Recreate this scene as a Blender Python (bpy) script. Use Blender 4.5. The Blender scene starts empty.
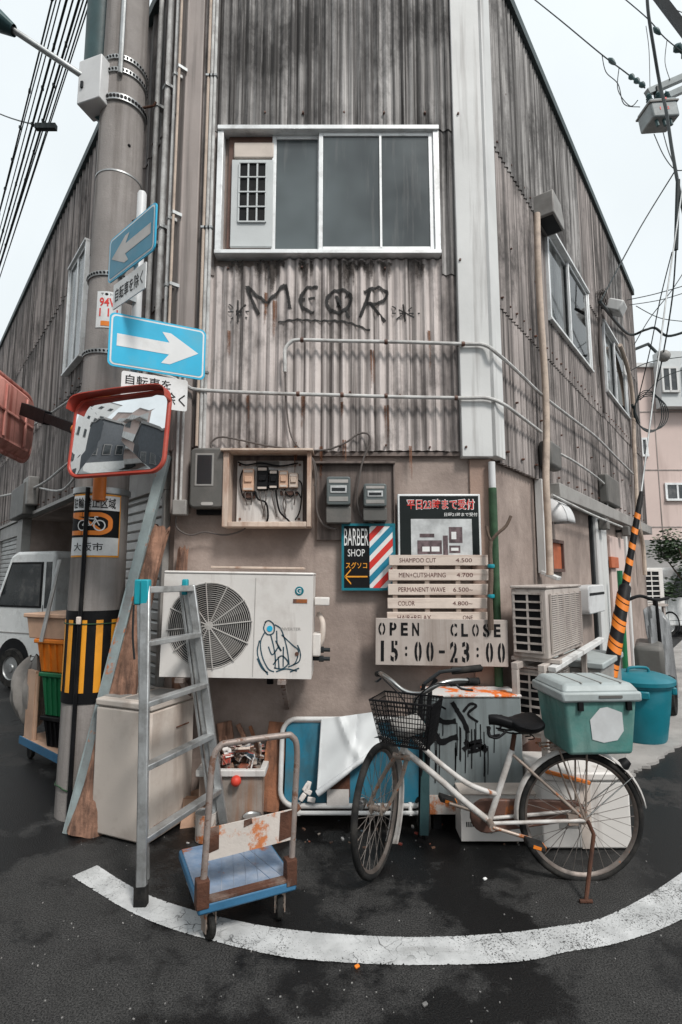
import bpy, bmesh, math, random
from mathutils import Matrix, Vector
R = math.radians
rnd = random.Random(7)
scene = bpy.context.scene
# ------------------------------------------------------------------ camera
FPX, PITCH, EYE = 532.0, R(6.75), 1.55
cam_d = bpy.data.cameras.new('camera'); cam = bpy.data.objects.new('camera', cam_d)
scene.collection.objects.link(cam); scene.camera = cam
cam_d.sensor_width = 36.0; cam_d.lens = FPX / 1024 * 36.0; cam_d.clip_start = 0.05; cam_d.clip_end = 600
cam.location = (0, 0, EYE); cam.rotation_euler = (R(90) + PITCH, 0, 0)
# ------------------------------------------------------------------ sky (bright overcast) and soft sun
SUN_EL, SUN_AZ = R(50), R(146)
world = bpy.data.worlds.new('World'); scene.world = world; world.use_nodes = True
nt = world.node_tree; nt.nodes.clear()
wo = nt.nodes.new('ShaderNodeOutputWorld'); bg = nt.nodes.new('ShaderNodeBackground')
sky = nt.nodes.new('ShaderNodeTexSky'); sky.sky_type = 'NISHITA'; sky.sun_disc = False
sky.sun_elevation = SUN_EL; sky.sun_rotation = SUN_AZ; sky.air_density = 1.0; sky.dust_density = 4.0
hs = nt.nodes.new('ShaderNodeHueSaturation'); hs.inputs['Saturation'].default_value = 0.25
mx = nt.nodes.new('ShaderNodeMix'); mx.data_type = 'RGBA'; mx.inputs[0].default_value = 0.93
mx.inputs[7].default_value = (4.82, 5.18, 5.34, 1)      # overcast cloud layer, even in every direction
nt.links.new(sky.outputs[0], hs.inputs['Color']); nt.links.new(hs.outputs[0], mx.inputs[6])
ctc = nt.nodes.new('ShaderNodeTexCoord'); cn = nt.nodes.new('ShaderNodeTexNoise'); cn.inputs['Scale'].default_value = 2.2; cn.inputs['Detail'].default_value = 5
cr_ = nt.nodes.new('ShaderNodeMapRange'); cr_.inputs[1].default_value = .3; cr_.inputs[2].default_value = .7; cr_.inputs[3].default_value = .93; cr_.inputs[4].default_value = 1.05      # faint cloud tone
cv = nt.nodes.new('ShaderNodeVectorMath'); cv.operation = 'SCALE'
nt.links.new(ctc.outputs['Generated'], cn.inputs['Vector']); nt.links.new(cn.outputs[0], cr_.inputs[0]); nt.links.new(mx.outputs[2], cv.inputs[0]); nt.links.new(cr_.outputs[0], cv.inputs['Scale'])
nt.links.new(cv.outputs[0], bg.inputs[0]); bg.inputs[1].default_value = 0.1
nt.links.new(bg.outputs[0], wo.inputs[0])
sun_d = bpy.data.lights.new('sun', 'SUN'); sun_d.energy = 1.5; sun_d.angle = R(12); sun_d.color = (1, .965, .92)
sun = bpy.data.objects.new('sun', sun_d); scene.collection.objects.link(sun)
sun.location = (0, 0, 30)
sun.rotation_euler = Vector((-math.sin(SUN_AZ) * math.cos(SUN_EL), -math.cos(SUN_AZ) * math.cos(SUN_EL), -math.sin(SUN_EL))).to_track_quat('-Z', 'Y').to_euler()
scene.view_settings.view_transform = 'Standard'; scene.view_settings.look = 'None'
scene.view_settings.exposure = 0.95; scene.view_settings.gamma = 1.0; scene.view_settings.use_curve_mapping = False

# ------------------------------------------------------------------ helpers
def ray(px, py):
    x = (px - 341) / FPX; y = (512 - py) / FPX
    return Vector((x, math.cos(PITCH) - y * math.sin(PITCH), math.sin(PITCH) + y * math.cos(PITCH)))
EYEV = Vector((0, 0, EYE))
def G(px, py, z=0.0):
    d = ray(px, py); return EYEV + d * ((z - EYE) / d.z)
def D(px, py, Y):
    d = ray(px, py); return EYEV + d * (Y / d.y)
def frame(o, u, up=(0, 0, 1)):
    u = Vector(u).normalized(); z = Vector(up).normalized(); y = z.cross(u).normalized(); z = u.cross(y)
    m = Matrix.Identity(4)
    for i in range(3): m[i][0] = u[i]; m[i][1] = y[i]; m[i][2] = z[i]; m[i][3] = o[i]
    return m
def on(F, px, py, off=0.0):            # where a pixel's ray meets the plane y=-off of a frame (x right, y inwards, z up)
    n = F.col[1].to_3d(); o = F.col[3].to_3d(); d = ray(px, py)
    t = (n.dot(o - EYEV) - off) / n.dot(d)
    return F.inverted() @ (EYEV + d * t)
def rect(F, x0, y0, x1, y1, off=0.0):
    ym = (y0 + y1) / 2; xm = (x0 + x1) / 2
    return on(F, x0, ym, off).x, on(F, x1, ym, off).x, on(F, xm, y1, off).z, on(F, xm, y0, off).z
YW = 3.75
CF = frame((0, YW, 0), (1, 0, 0))
L0 = Vector((-1.176, YW, 0)); R0 = Vector((1.07, YW, 0))
aR, aL = R(37.5), R(39.7)
RU = Vector((math.sin(aR), math.cos(aR), 0)); LU = Vector((math.sin(aL), -math.cos(aL), 0))
RF = frame(R0, RU); LF = frame(L0, LU)

class MB:
    def __init__(s, F=None): s.v = []; s.f = []; s.F = F; s.a = {}
    def add(s, vs, fs):
        b = len(s.v)
        for p in vs:
            p = Vector(p); s.v.append(s.F @ p if s.F else p)
        for q in fs: s.f.append([i + b for i in q])
        return s
    def box(s, x0, x1, y0, y1, z0, z1):
        s.add([(x, y, z) for z in (z0, z1) for y in (y0, y1) for x in (x0, x1)],
              [(0, 2, 3, 1), (4, 5, 7, 6), (0, 1, 5, 4), (2, 6, 7, 3), (0, 4, 6, 2), (1, 3, 7, 5)]); return s
    def obox(s, M, sx, sy, sz):
        vs = [M @ Vector((x * sx / 2, y * sy / 2, z * sz / 2)) for z in (-1, 1) for y in (-1, 1) for x in (-1, 1)]
        s.add(vs, [(0, 2, 3, 1), (4, 5, 7, 6), (0, 1, 5, 4), (2, 6, 7, 3), (0, 4, 6, 2), (1, 3, 7, 5)]); return s
    def beam(s, p0, p1, w, h, up=(0, 0, 1)):      # bar of w x h between two points
        p0 = Vector(p0); p1 = Vector(p1); d = (p1 - p0); L = d.length; d.normalize(); up = Vector(up)
        if abs(d.dot(up)) > .98: up = Vector((0, 1, 0))
        a = d.cross(up).normalized(); b = a.cross(d)
        M = Matrix(((a.x, d.x, b.x, 0), (a.y, d.y, b.y, 0), (a.z, d.z, b.z, 0), (0, 0, 0, 1))); M.translation = (p0 + p1) / 2
        return s.obox(M, w, L, h)
    def tube(s, pts, r, n=8, closed=False, cap=True):
        pts = [Vector(p) for p in pts]; N = len(pts)
        rs = r if isinstance(r, (list, tuple)) else [r] * N
        vs = []; prev = None
        for i, p in enumerate(pts):
            if closed: t = pts[(i + 1) % N] - pts[i - 1]
            else: t = pts[min(i + 1, N - 1)] - pts[max(i - 1, 0)]
            if t.length < 1e-9: t = Vector((0, 0, 1))
            t.normalize()
            if prev is None:
                a = t.cross(Vector((0, 0, 1)))
                if a.length < .05: a = t.cross(Vector((0, 1, 0)))
            else:
                a = prev - t * prev.dot(t)
                if a.length < 1e-6: a = t.orthogonal()
            a.normalize(); prev = a; b = t.cross(a)
            for k in range(n):
                an = 2 * math.pi * k / n + math.pi / n
                vs.append(p + (a * math.cos(an) + b * math.sin(an)) * rs[i])
        fs = []
        for i in range(N if closed else N - 1):
            j = (i + 1) % N
            for k in range(n):
                k2 = (k + 1) % n
                fs.append((i * n + k, j * n + k, j * n + k2, i * n + k2))
        if cap and not closed:
            fs.append(list(range(n))); fs.append([(N - 1) * n + k for k in reversed(range(n))])
        s.add(vs, fs); return s
    def cyl(s, p0, p1, r0, r1=None, n=14): return s.tube([p0, p1], [r0, r0 if r1 is None else r1], n)
    def lathe(s, prof, o=(0, 0, 0), ax=(0, 0, 1), n=20):      # (r, h) profile along an axis
        o = Vector(o); ax = Vector(ax).normalized(); a = ax.orthogonal().normalized(); b = ax.cross(a)
        vs = []; fs = []; m = len(prof)
        for r, h in prof:
            for k in range(n):
                an = 2 * math.pi * k / n
                vs.append(o + ax * h + (a * math.cos(an) + b * math.sin(an)) * max(r, 1e-4))
        for i in range(m - 1):
            for k in range(n):
                k2 = (k + 1) % n; fs.append((i * n + k, i * n + k2, (i + 1) * n + k2, (i + 1) * n + k))
        s.add(vs, fs); return s
    def prism(s, poly, y0, y1):                    # (x, z) outline extruded along y
        n = len(poly)
        s.add([(x, y0, z) for x, z in poly] + [(x, y1, z) for x, z in poly],
              [list(range(n)), list(range(2 * n - 1, n - 1, -1))] + [(i, i + n, (i + 1) % n + n, (i + 1) % n) for i in range(n)]); return s
    def grid(s, fn, nu, nv):
        vs = [fn(i / nu, j / nv) for j in range(nv + 1) for i in range(nu + 1)]
        fs = [(j * (nu + 1) + i, j * (nu + 1) + i + 1, (j + 1) * (nu + 1) + i + 1, (j + 1) * (nu + 1) + i) for j in range(nv) for i in range(nu)]
        s.add(vs, fs); return s
    def sheet_poly(s, poly, y=0.0): s.add([(x, y, z) for x, z in poly], [list(range(len(poly)))]); return s
    def sphere(s, c, r, n=10, sc=(1, 1, 1)):
        c = Vector(c); m = n // 2 + 1; vs = []; fs = []
        for j in range(m + 1):
            th = math.pi * j / m
            for k in range(n):
                ph = 2 * math.pi * k / n
                vs.append(c + Vector((r * sc[0] * math.sin(th) * math.cos(ph), r * sc[1] * math.sin(th) * math.sin(ph), r * sc[2] * math.cos(th))))
        for j in range(m):
            for k in range(n):
                k2 = (k + 1) % n; fs.append((j * n + k, (j + 1) * n + k, (j + 1) * n + k2, j * n + k2))
        s.add(vs, fs); return s
    def stroke(s, pts, w, yf=None, sub=4, fade=0.0):         # painted stroke lying on a surface y = yf(x)
        P = smooth_path(pts, sub); yf = yf or (lambda x: 0)
        vs = []; fs = []; at = []; N = len(P)
        for i, p in enumerate(P):
            a = P[max(i - 1, 0)]; b = P[min(i + 1, N - 1)]
            dx, dz = b[0] - a[0], b[1] - a[1]; L = math.hypot(dx, dz) or 1; ww = w * (0.85 + .3 * rnd.random()) / 2
            for sg in (1, .5, 0, -.5, -1):
                x = p[0] - dz / L * ww * sg; z = p[1] + dx / L * ww * sg
                vs.append((x, yf(x), z)); at.append((1 - abs(sg)) * (1 - fade * i / (N - 1)))
        for i in range(N - 1):
            for k in range(4): fs.append((5 * i + k, 5 * i + k + 1, 5 * i + k + 6, 5 * i + k + 5))
        b0 = len(s.v); s.add(vs, fs)
        for k, q in enumerate(at): s.a[b0 + k] = q
        return s
    def build(s, name, mat, parent=None, smooth=True, bevel=0.0, seg=2, org=None, kind=None):
        inv = None
        if parent is not None: inv = WM[parent.name].inverted()
        elif org is not None: inv = Matrix.Translation(-Vector(org))
        vs = [inv @ v for v in s.v] if inv else s.v
        me = bpy.data.meshes.new(name); me.from_pydata([tuple(v) for v in vs], [], s.f); me.validate(); me.update()
        bm = bmesh.new(); bm.from_mesh(me); bmesh.ops.recalc_face_normals(bm, faces=bm.faces); bm.to_mesh(me); bm.free()
        if s.a and len(me.vertices) == len(s.v):
            at = me.attributes.new('soft', 'FLOAT', 'POINT'); at.data.foreach_set('value', [s.a.get(i, 1.0) for i in range(len(s.v))])
        if smooth:
            me.polygons.foreach_set('use_smooth', [True] * len(me.polygons)); me.set_sharp_from_angle(angle=R(38))
        me.materials.append(MT(mat))
        o = bpy.data.objects.new(name, me); scene.collection.objects.link(o)
        if parent is not None: o.parent = parent; WM[o.name] = WM[parent.name]
        else:
            if org is not None: o.location = org
            WM[o.name] = Matrix.Translation(Vector(org)) if org is not None else Matrix.Identity(4)
        if bevel:
            b = o.modifiers.new('bevel', 'BEVEL'); b.width = bevel; b.segments = seg; b.limit_method = 'ANGLE'; b.angle_limit = R(40)
        if kind: o['kind'] = kind
        return o
WM = {}
def thing(name, label, cat, loc=(0, 0, 0), group=None):
    o = bpy.data.objects.new(name, None); scene.collection.objects.link(o); o.location = loc
    o.empty_display_size = .1; WM[o.name] = Matrix.Translation(Vector(loc))
    return tag(o, label, cat, group)
def tag(o, label, cat, group=None):
    o['label'] = label; o['category'] = cat
    if group: o['group'] = group
    return o
def smooth_path(pts, sub=6, closed=False):
    pts = [Vector(p) for p in pts]; n = len(pts)
    if n < 3 or sub < 2: return pts
    out = []
    for i in range(n if closed else n - 1):
        if closed: p0, p1, p2, p3 = pts[i - 1], pts[i], pts[(i + 1) % n], pts[(i + 2) % n]
        else: p0, p1, p2, p3 = pts[max(i - 1, 0)], pts[i], pts[i + 1], pts[min(i + 2, n - 1)]
        for k in range(sub):
            t = k / sub
            out.append(.5 * ((2 * p1) + (p2 - p0) * t + (2 * p0 - 5 * p1 + 4 * p2 - p3) * t * t + (3 * p1 - p0 - 3 * p2 + p3) * t ** 3))
    if not closed: out.append(pts[-1])
    return out
def rrect(w, h, r, n=5, cx=0, cz=0):               # rounded rectangle outline in (x, z)
    out = []
    for sx, sz, a0 in ((1, 1, 0), (-1, 1, 90), (-1, -1, 180), (1, -1, 270)):
        for k in range(n + 1):
            a = R(a0 + 90 * k / n); out.append((cx + sx * (w / 2 - r) + r * math.cos(a), cz + sz * (h / 2 - r) + r * math.sin(a)))
    return out
def sag(p0, p1, d, n=14):
    p0 = Vector(p0); p1 = Vector(p1)
    return [p0.lerp(p1, i / n) - Vector((0, 0, d * 4 * (i / n) * (1 - i / n))) for i in range(n + 1)]
_txt = {}
def text2d(s, bold=0.0):                            # glyph outlines of a word as flat triangles, cap height about 1, centred
    key = (s, bold)
    if key not in _txt:
        c = bpy.data.curves.new('t', 'FONT'); c.body = s; c.size = 1.0; c.offset = bold; c.align_x = 'CENTER'; c.align_y = 'CENTER'; c.resolution_u = 3
        o = bpy.data.objects.new('t', c); scene.collection.objects.link(o)
        dg = bpy.context.evaluated_depsgraph_get(); me = bpy.data.meshes.new_from_object(o.evaluated_get(dg))
        V = [(v.co.x, v.co.y) for v in me.vertices]; Fc = [list(p.vertices) for p in me.polygons]
        bpy.data.objects.remove(o); bpy.data.curves.remove(c); bpy.data.meshes.remove(me)
        if V:
            x0 = min(v[0] for v in V); x1 = max(v[0] for v in V); y0 = min(v[1] for v in V); y1 = max(v[1] for v in V)
            V = [((x - x0) / (x1 - x0) - .5, (y - y0) / (y1 - y0) - .5) for x, y in V]
        _txt[key] = (V, Fc)
    return _txt[key]
def put_text(mb, s, cx, cz, w, h, y, bold=0.0, fn=None):   # fit a word into a w x h field
    V, Fc = text2d(s, bold)
    fn = fn or (lambda x, z: (x, y, z))
    mb.add([fn(cx + a * w, cz + b * h) for a, b in V], Fc); return mb

# ------------------------------------------------------------------ procedural materials
SPEC = {}
_mats = {}
def MT(k):
    if k in _mats: return _mats[k]
    sp = SPEC[k]; m = sp(k) if callable(sp) else make_mat(k, **sp); _mats[k] = m; return m
def nn(nt, t, **kw):
    n = nt.nodes.new(t)
    for a, b in kw.items(): setattr(n, a, b)
    return n
def ramp(nt, src, p0, p1, c0=(0, 0, 0, 1), c1=(1, 1, 1, 1)):
    r = nn(nt, 'ShaderNodeValToRGB'); e = r.color_ramp.elements
    e[0].position = p0; e[1].position = p1; e[0].color = c0; e[1].color = c1
    nt.links.new(src, r.inputs[0]); return r.outputs[0]
def mixc(nt, fac, a, b, mode='MIX'):
    m = nn(nt, 'ShaderNodeMix', data_type='RGBA', blend_type=mode)
    for i, x in ((0, fac), (6, a), (7, b)):
        if isinstance(x, bpy.types.NodeSocket): nt.links.new(x, m.inputs[i])
        elif i == 0: m.inputs[0].default_value = x
        else: m.inputs[i].default_value = tuple(x)[:3] + (1,)
    return m.outputs[2]
def noise(nt, co, scale, detail=5, rough=.6, mp=(1, 1, 1)):
    if mp != (1, 1, 1):
        g = nn(nt, 'ShaderNodeMapping'); g.inputs['Scale'].default_value = mp; nt.links.new(co, g.inputs[0]); co = g.outputs[0]
    n = nn(nt, 'ShaderNodeTexNoise'); n.inputs['Scale'].default_value = scale; n.inputs['Detail'].default_value = detail; n.inputs['Roughness'].default_value = rough
    nt.links.new(co, n.inputs['Vector']); return n.outputs[0]
def make_mat(name, col, rough=.6, metal=0.0, var=.18, vs=5.0, dirt=None, damt=.3, dsc=3.0, streak=None, samt=.4, ssc=(14, 14, .5),
             rust=0.0, rsc=5.0, rcol=(.20, .065, .02), bump=.15, bsc=60.0, spec=.4, tint=.0, emit=None, coat=0.0, rot=None):
    m = bpy.data.materials.new(name); m.use_nodes = True; nt = m.node_tree; b = nt.nodes['Principled BSDF']
    tc = nn(nt, 'ShaderNodeTexCoord'); co = tc.outputs['Object']; oi = nn(nt, 'ShaderNodeObjectInfo')
    va = nn(nt, 'ShaderNodeVectorMath', operation='SCALE'); va.inputs[0].default_value = (9.1, 7.3, 5.7); nt.links.new(oi.outputs['Random'], va.inputs['Scale'])
    vb = nn(nt, 'ShaderNodeVectorMath', operation='ADD'); nt.links.new(co, vb.inputs[0]); nt.links.new(va.outputs[0], vb.inputs[1]); co = vb.outputs[0]
    c = mixc(nt, ramp(nt, noise(nt, co, vs), .3, .7), [x * (1 - var) for x in col], [min(1, x * (1 + var)) for x in col])
    if tint:
        mr = nn(nt, 'ShaderNodeMapRange'); mr.inputs[3].default_value = 1 - tint; mr.inputs[4].default_value = 1 + tint
        nt.links.new(oi.outputs['Random'], mr.inputs[0])
        vm = nn(nt, 'ShaderNodeVectorMath', operation='SCALE'); nt.links.new(c, vm.inputs[0]); nt.links.new(mr.outputs[0], vm.inputs['Scale']); c = vm.outputs[0]
    if dirt: c = mixc(nt, ramp(nt, noise(nt, co, dsc, 7, .68), .62 - damt * .5, .86 - damt * .4, c1=(.85,) * 3 + (1,)), c, dirt)
    if streak:
        f = ramp(nt, noise(nt, co, 1.0, 6, .62, ssc), .62 - samt * .4, .80 - samt * .3, c1=(.92,) * 3 + (1,)); c = mixc(nt, f, c, streak)
    rv = None
    if rust:
        f = ramp(nt, noise(nt, co, rsc, 8, .7), .70 - rust * .4, .74 - rust * .36)
        rc = mixc(nt, noise(nt, co, rsc * 6), rcol, [x * 2.1 for x in rcol]); c = mixc(nt, f, c, rc); rv = f
    nt.links.new(c, b.inputs['Base Color'])
    mr = nn(nt, 'ShaderNodeMapRange'); mr.inputs[3].default_value = max(.02, rough - .12); mr.inputs[4].default_value = min(1, rough + .12)
    nt.links.new(noise(nt, co, vs * 2.3), mr.inputs[0]); ro = mr.outputs[0]
    if rv is not None:
        m2 = nn(nt, 'ShaderNodeMix'); nt.links.new(rv, m2.inputs[0]); nt.links.new(ro, m2.inputs[2]); m2.inputs[3].default_value = .85; ro = m2.outputs[0]
        m3 = nn(nt, 'ShaderNodeMix'); nt.links.new(rv, m3.inputs[0]); m3.inputs[2].default_value = metal; m3.inputs[3].default_value = 0; nt.links.new(m3.outputs[0], b.inputs['Metallic'])
    else: b.inputs['Metallic'].default_value = metal
    nt.links.new(ro, b.inputs['Roughness']); b.inputs['Specular IOR Level'].default_value = spec; b.inputs['Coat Weight'].default_value = coat
    if bump:
        bp = nn(nt, 'ShaderNodeBump'); bp.inputs['Strength'].default_value = bump; bp.inputs['Distance'].default_value = .01
        nt.links.new(noise(nt, co, bsc, 4), bp.inputs['Height']); nt.links.new(bp.outputs[0], b.inputs['Normal'])
    if emit: b.inputs['Emission Color'].default_value = tuple(emit[:3]) + (1,); b.inputs['Emission Strength'].default_value = emit[3]
    return m
def asphalt_mat(name):
    m = bpy.data.materials.new(name); m.use_nodes = True; nt = m.node_tree; b = nt.nodes['Principled BSDF']
    co = nn(nt, 'ShaderNodeTexCoord').outputs['Object']
    agg = noise(nt, co, 150, 2, .6); sx = nn(nt, 'ShaderNodeSeparateXYZ'); nt.links.new(co, sx.inputs[0]); pat = noise(nt, co, 1.15, 9, .66); fine = noise(nt, co, 9, 5)
    dry = mixc(nt, ramp(nt, agg, .36, .66), (.007, .007, .007), (.066, .064, .062))
    dry = mixc(nt, ramp(nt, fine, .35, .7), mixc(nt, 1.0, dry, (.72, .72, .72), 'MULTIPLY'), dry)
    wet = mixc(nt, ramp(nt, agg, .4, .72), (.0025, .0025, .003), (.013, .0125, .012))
    nearw = nn(nt, 'ShaderNodeMapRange'); nt.links.new(sx.outputs['Y'], nearw.inputs[0]); nearw.inputs[1].default_value = 2.75; nearw.inputs[2].default_value = 3.3; nearw.inputs[3].default_value = 0; nearw.inputs[4].default_value = -.05      # darker towards the wall foot: damp, plus contact shade painted in
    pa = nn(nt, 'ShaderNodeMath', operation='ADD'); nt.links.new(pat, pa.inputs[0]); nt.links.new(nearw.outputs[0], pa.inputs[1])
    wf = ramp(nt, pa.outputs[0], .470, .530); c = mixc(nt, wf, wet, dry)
    vo = nn(nt, 'ShaderNodeTexVoronoi'); vo.inputs['Scale'].default_value = 60; nt.links.new(co, vo.inputs[0])
    c = mixc(nt, ramp(nt, vo.outputs['Distance'], .02, .04, (.6, .6, .6, 1), (0, 0, 0, 1)), c, (.13, .125, .12))
    # hairline cracks and tar seams
    v2 = nn(nt, 'ShaderNodeTexVoronoi', feature='DISTANCE_TO_EDGE'); v2.inputs['Scale'].default_value = .55
    wv = nn(nt, 'ShaderNodeVectorMath', operation='MULTIPLY_ADD'); nt.links.new(nn(nt, 'ShaderNodeTexNoise').outputs[1], wv.inputs[0]); wv.inputs[1].default_value = (.25, .25, 0); nt.links.new(co, wv.inputs[2])
    nt.links.new(wv.outputs[0], v2.inputs[0])
    nt.links.new(c, b.inputs['Base Color'])
    rr = nn(nt, 'ShaderNodeMapRange'); nt.links.new(wf, rr.inputs[0]); rr.inputs[3].default_value = .42; rr.inputs[4].default_value = .9
    nt.links.new(rr.outputs[0], b.inputs['Roughness']); b.inputs['Specular IOR Level'].default_value = .35
    bp = nn(nt, 'ShaderNodeBump'); bp.inputs['Strength'].default_value = .55; bp.inputs['Distance'].default_value = .006
    nt.links.new(agg, bp.inputs['Height']); nt.links.new(bp.outputs[0], b.inputs['Normal'])
    return m
def paint_mat(name):                                # worn, cracked white road paint
    m = bpy.data.materials.new(name); m.use_nodes = True; nt = m.node_tree; b = nt.nodes['Principled BSDF']
    co = nn(nt, 'ShaderNodeTexCoord').outputs['Object']
    c = mixc(nt, ramp(nt, noise(nt, co, 7), .35, .7), (.38, .385, .385), (.58, .585, .585))
    c = mixc(nt, ramp(nt, noise(nt, co, 60, 6, .75), .60, .72), c, (.22, .215, .21))
    v2 = nn(nt, 'ShaderNodeTexVoronoi', feature='DISTANCE_TO_EDGE'); v2.inputs['Scale'].default_value = 9
    wv = nn(nt, 'ShaderNodeVectorMath', operation='MULTIPLY_ADD'); tn = nn(nt, 'ShaderNodeTexNoise'); tn.inputs['Scale'].default_value = 9
    nt.links.new(co, tn.inputs[0]); nt.links.new(tn.outputs[1], wv.inputs[0]); wv.inputs[1].default_value = (.22, .22, 0); nt.links.new(co, wv.inputs[2]); nt.links.new(wv.outputs[0], v2.inputs[0])
    br = ramp(nt, noise(nt, co, 3.4), .44, .60)
    cr = ramp(nt, v2.outputs['Distance'], .004, .028, (1, 1, 1, 1), (0, 0, 0, 1))
    f = mixc(nt, 1.0, cr, br, 'MULTIPLY'); c = mixc(nt, f, c, (.05, .05, .05))
    c = mixc(nt, ramp(nt, noise(nt, co, 3.1, 8, .7), .66, .72), c, (.07, .068, .066))
    wa = nn(nt, 'ShaderNodeMath', operation='MULTIPLY_ADD'); nt.links.new(noise(nt, co, 1.7, 6, .6), wa.inputs[0]); wa.inputs[1].default_value = .75; nt.links.new(noise(nt, co, 150, 3, .65), wa.inputs[2])
    c = mixc(nt, ramp(nt, wa.outputs[0], .985, 1.05), c, (.05, .049, .048))      # worn through to the stones
    c = mixc(nt, ramp(nt, noise(nt, co, 1.0, 6, .6, (1.2, 9, 1)), .60, .74, c1=(.5, .5, .5, 1)), c, (.16, .155, .15))      # tyre scuffs
    nt.links.new(c, b.inputs['Base Color']); b.inputs['Roughness'].default_value = .75
    bp = nn(nt, 'ShaderNodeBump'); bp.inputs['Strength'].default_value = .4; bp.inputs['Distance'].default_value = .004
    nt.links.new(noise(nt, co, 150, 3), bp.inputs['Height']); nt.links.new(bp.outputs[0], b.inputs['Normal'])
    return m
def glass_mat(name, col=(.05, .06, .065), rough=.12):
    return make_mat(name, col, rough=rough, var=.25, vs=1.3, dirt=(.22, .21, .20), damt=.22, dsc=2.2, bump=.02, bsc=9, spec=.7)
def soft_mat(name, col, lo_, hi_, top, ns=70):        # sprayed or run-off mark: fades out towards the edge of its stroke
    m = bpy.data.materials.new(name); m.use_nodes = True; nt = m.node_tree; b = nt.nodes['Principled BSDF']
    co = nn(nt, 'ShaderNodeTexCoord').outputs['Object']; at = nn(nt, 'ShaderNodeAttribute', attribute_name='soft')
    n1 = noise(nt, co, ns, 4, .7); ad = nn(nt, 'ShaderNodeMath', operation='MULTIPLY_ADD'); nt.links.new(n1, ad.inputs[0]); ad.inputs[1].default_value = .9; nt.links.new(at.outputs['Fac'], ad.inputs[2])
    nt.links.new(ramp(nt, ad.outputs[0], lo_, hi_, (0, 0, 0, 1), (top, top, top, 1)), b.inputs['Alpha'])
    nt.links.new(mixc(nt, n1, [x * .7 for x in col], [x * 1.3 for x in col]), b.inputs['Base Color']); b.inputs['Roughness'].default_value = .85; return m
def island_mat(name, cols):
    m = bpy.data.materials.new(name); m.use_nodes = True; nt = m.node_tree; b = nt.nodes['Principled BSDF']
    r = nn(nt, 'ShaderNodeValToRGB'); r.color_ramp.interpolation = 'CONSTANT'; g = nn(nt, 'ShaderNodeNewGeometry'); nt.links.new(g.outputs['Random Per Island'], r.inputs[0]); e = r.color_ramp.elements
    while len(e) < len(cols): e.new(.5)
    for i, c in enumerate(cols): e[i].position = i / len(cols); e[i].color = tuple(c) + (1,)
    co = nn(nt, 'ShaderNodeTexCoord').outputs['Object']
    nt.links.new(mixc(nt, ramp(nt, noise(nt, co, 30, 6), .45, .65), r.outputs[0], (.06, .045, .04)), b.inputs['Base Color']); b.inputs['Roughness'].default_value = .75; return m
def mirror_mat(name):
    m = bpy.data.materials.new(name); m.use_nodes = True; nt = m.node_tree; b = nt.nodes['Principled BSDF']; b.inputs['Metallic'].default_value = 1; b.inputs['Roughness'].default_value = .012
    co = nn(nt, 'ShaderNodeTexCoord').outputs['Object']; nt.links.new(mixc(nt, ramp(nt, noise(nt, co, 3), .4, .7), (.86, .88, .89), (.72, .73, .73)), b.inputs['Base Color']); return m
def frosted_mat(name):          # old frosted glass: soft reflection painted into the colour, grimy streaks over it
    m = bpy.data.materials.new(name); m.use_nodes = True; nt = m.node_tree; b = nt.nodes['Principled BSDF']
    co = nn(nt, 'ShaderNodeTexCoord').outputs['Object']
    c = mixc(nt, ramp(nt, noise(nt, co, 1.15, 3, .5), .34, .66), (.012, .015, .017), (.095, .115, .12))
    c = mixc(nt, ramp(nt, noise(nt, co, 1.0, 6, .65, (18, 18, 1.2)), .55, .8, c1=(.6, .6, .6, 1)), c, (.17, .165, .16))
    nt.links.new(c, b.inputs['Base Color']); b.inputs['Specular IOR Level'].default_value = .6
    r = nn(nt, 'ShaderNodeMapRange'); r.inputs[3].default_value = .08; r.inputs[4].default_value = .34; nt.links.new(noise(nt, co, 2.3, 5, .6), r.inputs[0]); nt.links.new(r.outputs[0], b.inputs['Roughness']); return m
def clear_pane_mat(name):
    m = bpy.data.materials.new(name); m.use_nodes = True; nt = m.node_tree; nt.nodes.remove(nt.nodes['Principled BSDF']); o = nt.nodes['Material Output']
    tr = nn(nt, 'ShaderNodeBsdfTransparent'); tr.inputs[0].default_value = (.72, .76, .77, 1); gl = nn(nt, 'ShaderNodeBsdfGlossy'); gl.inputs['Roughness'].default_value = .04
    fr = nn(nt, 'ShaderNodeFresnel'); fr.inputs[0].default_value = 1.55; mx = nn(nt, 'ShaderNodeMixShader'); nt.links.new(fr.outputs[0], mx.inputs[0]); nt.links.new(tr.outputs[0], mx.inputs[1]); nt.links.new(gl.outputs[0], mx.inputs[2]); nt.links.new(mx.outputs[0], o.inputs[0]); return m
def foliage_mat(name):
    m = make_mat(name, (.05, .085, .04), rough=.6, var=.5, vs=4, bump=0); return m
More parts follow.
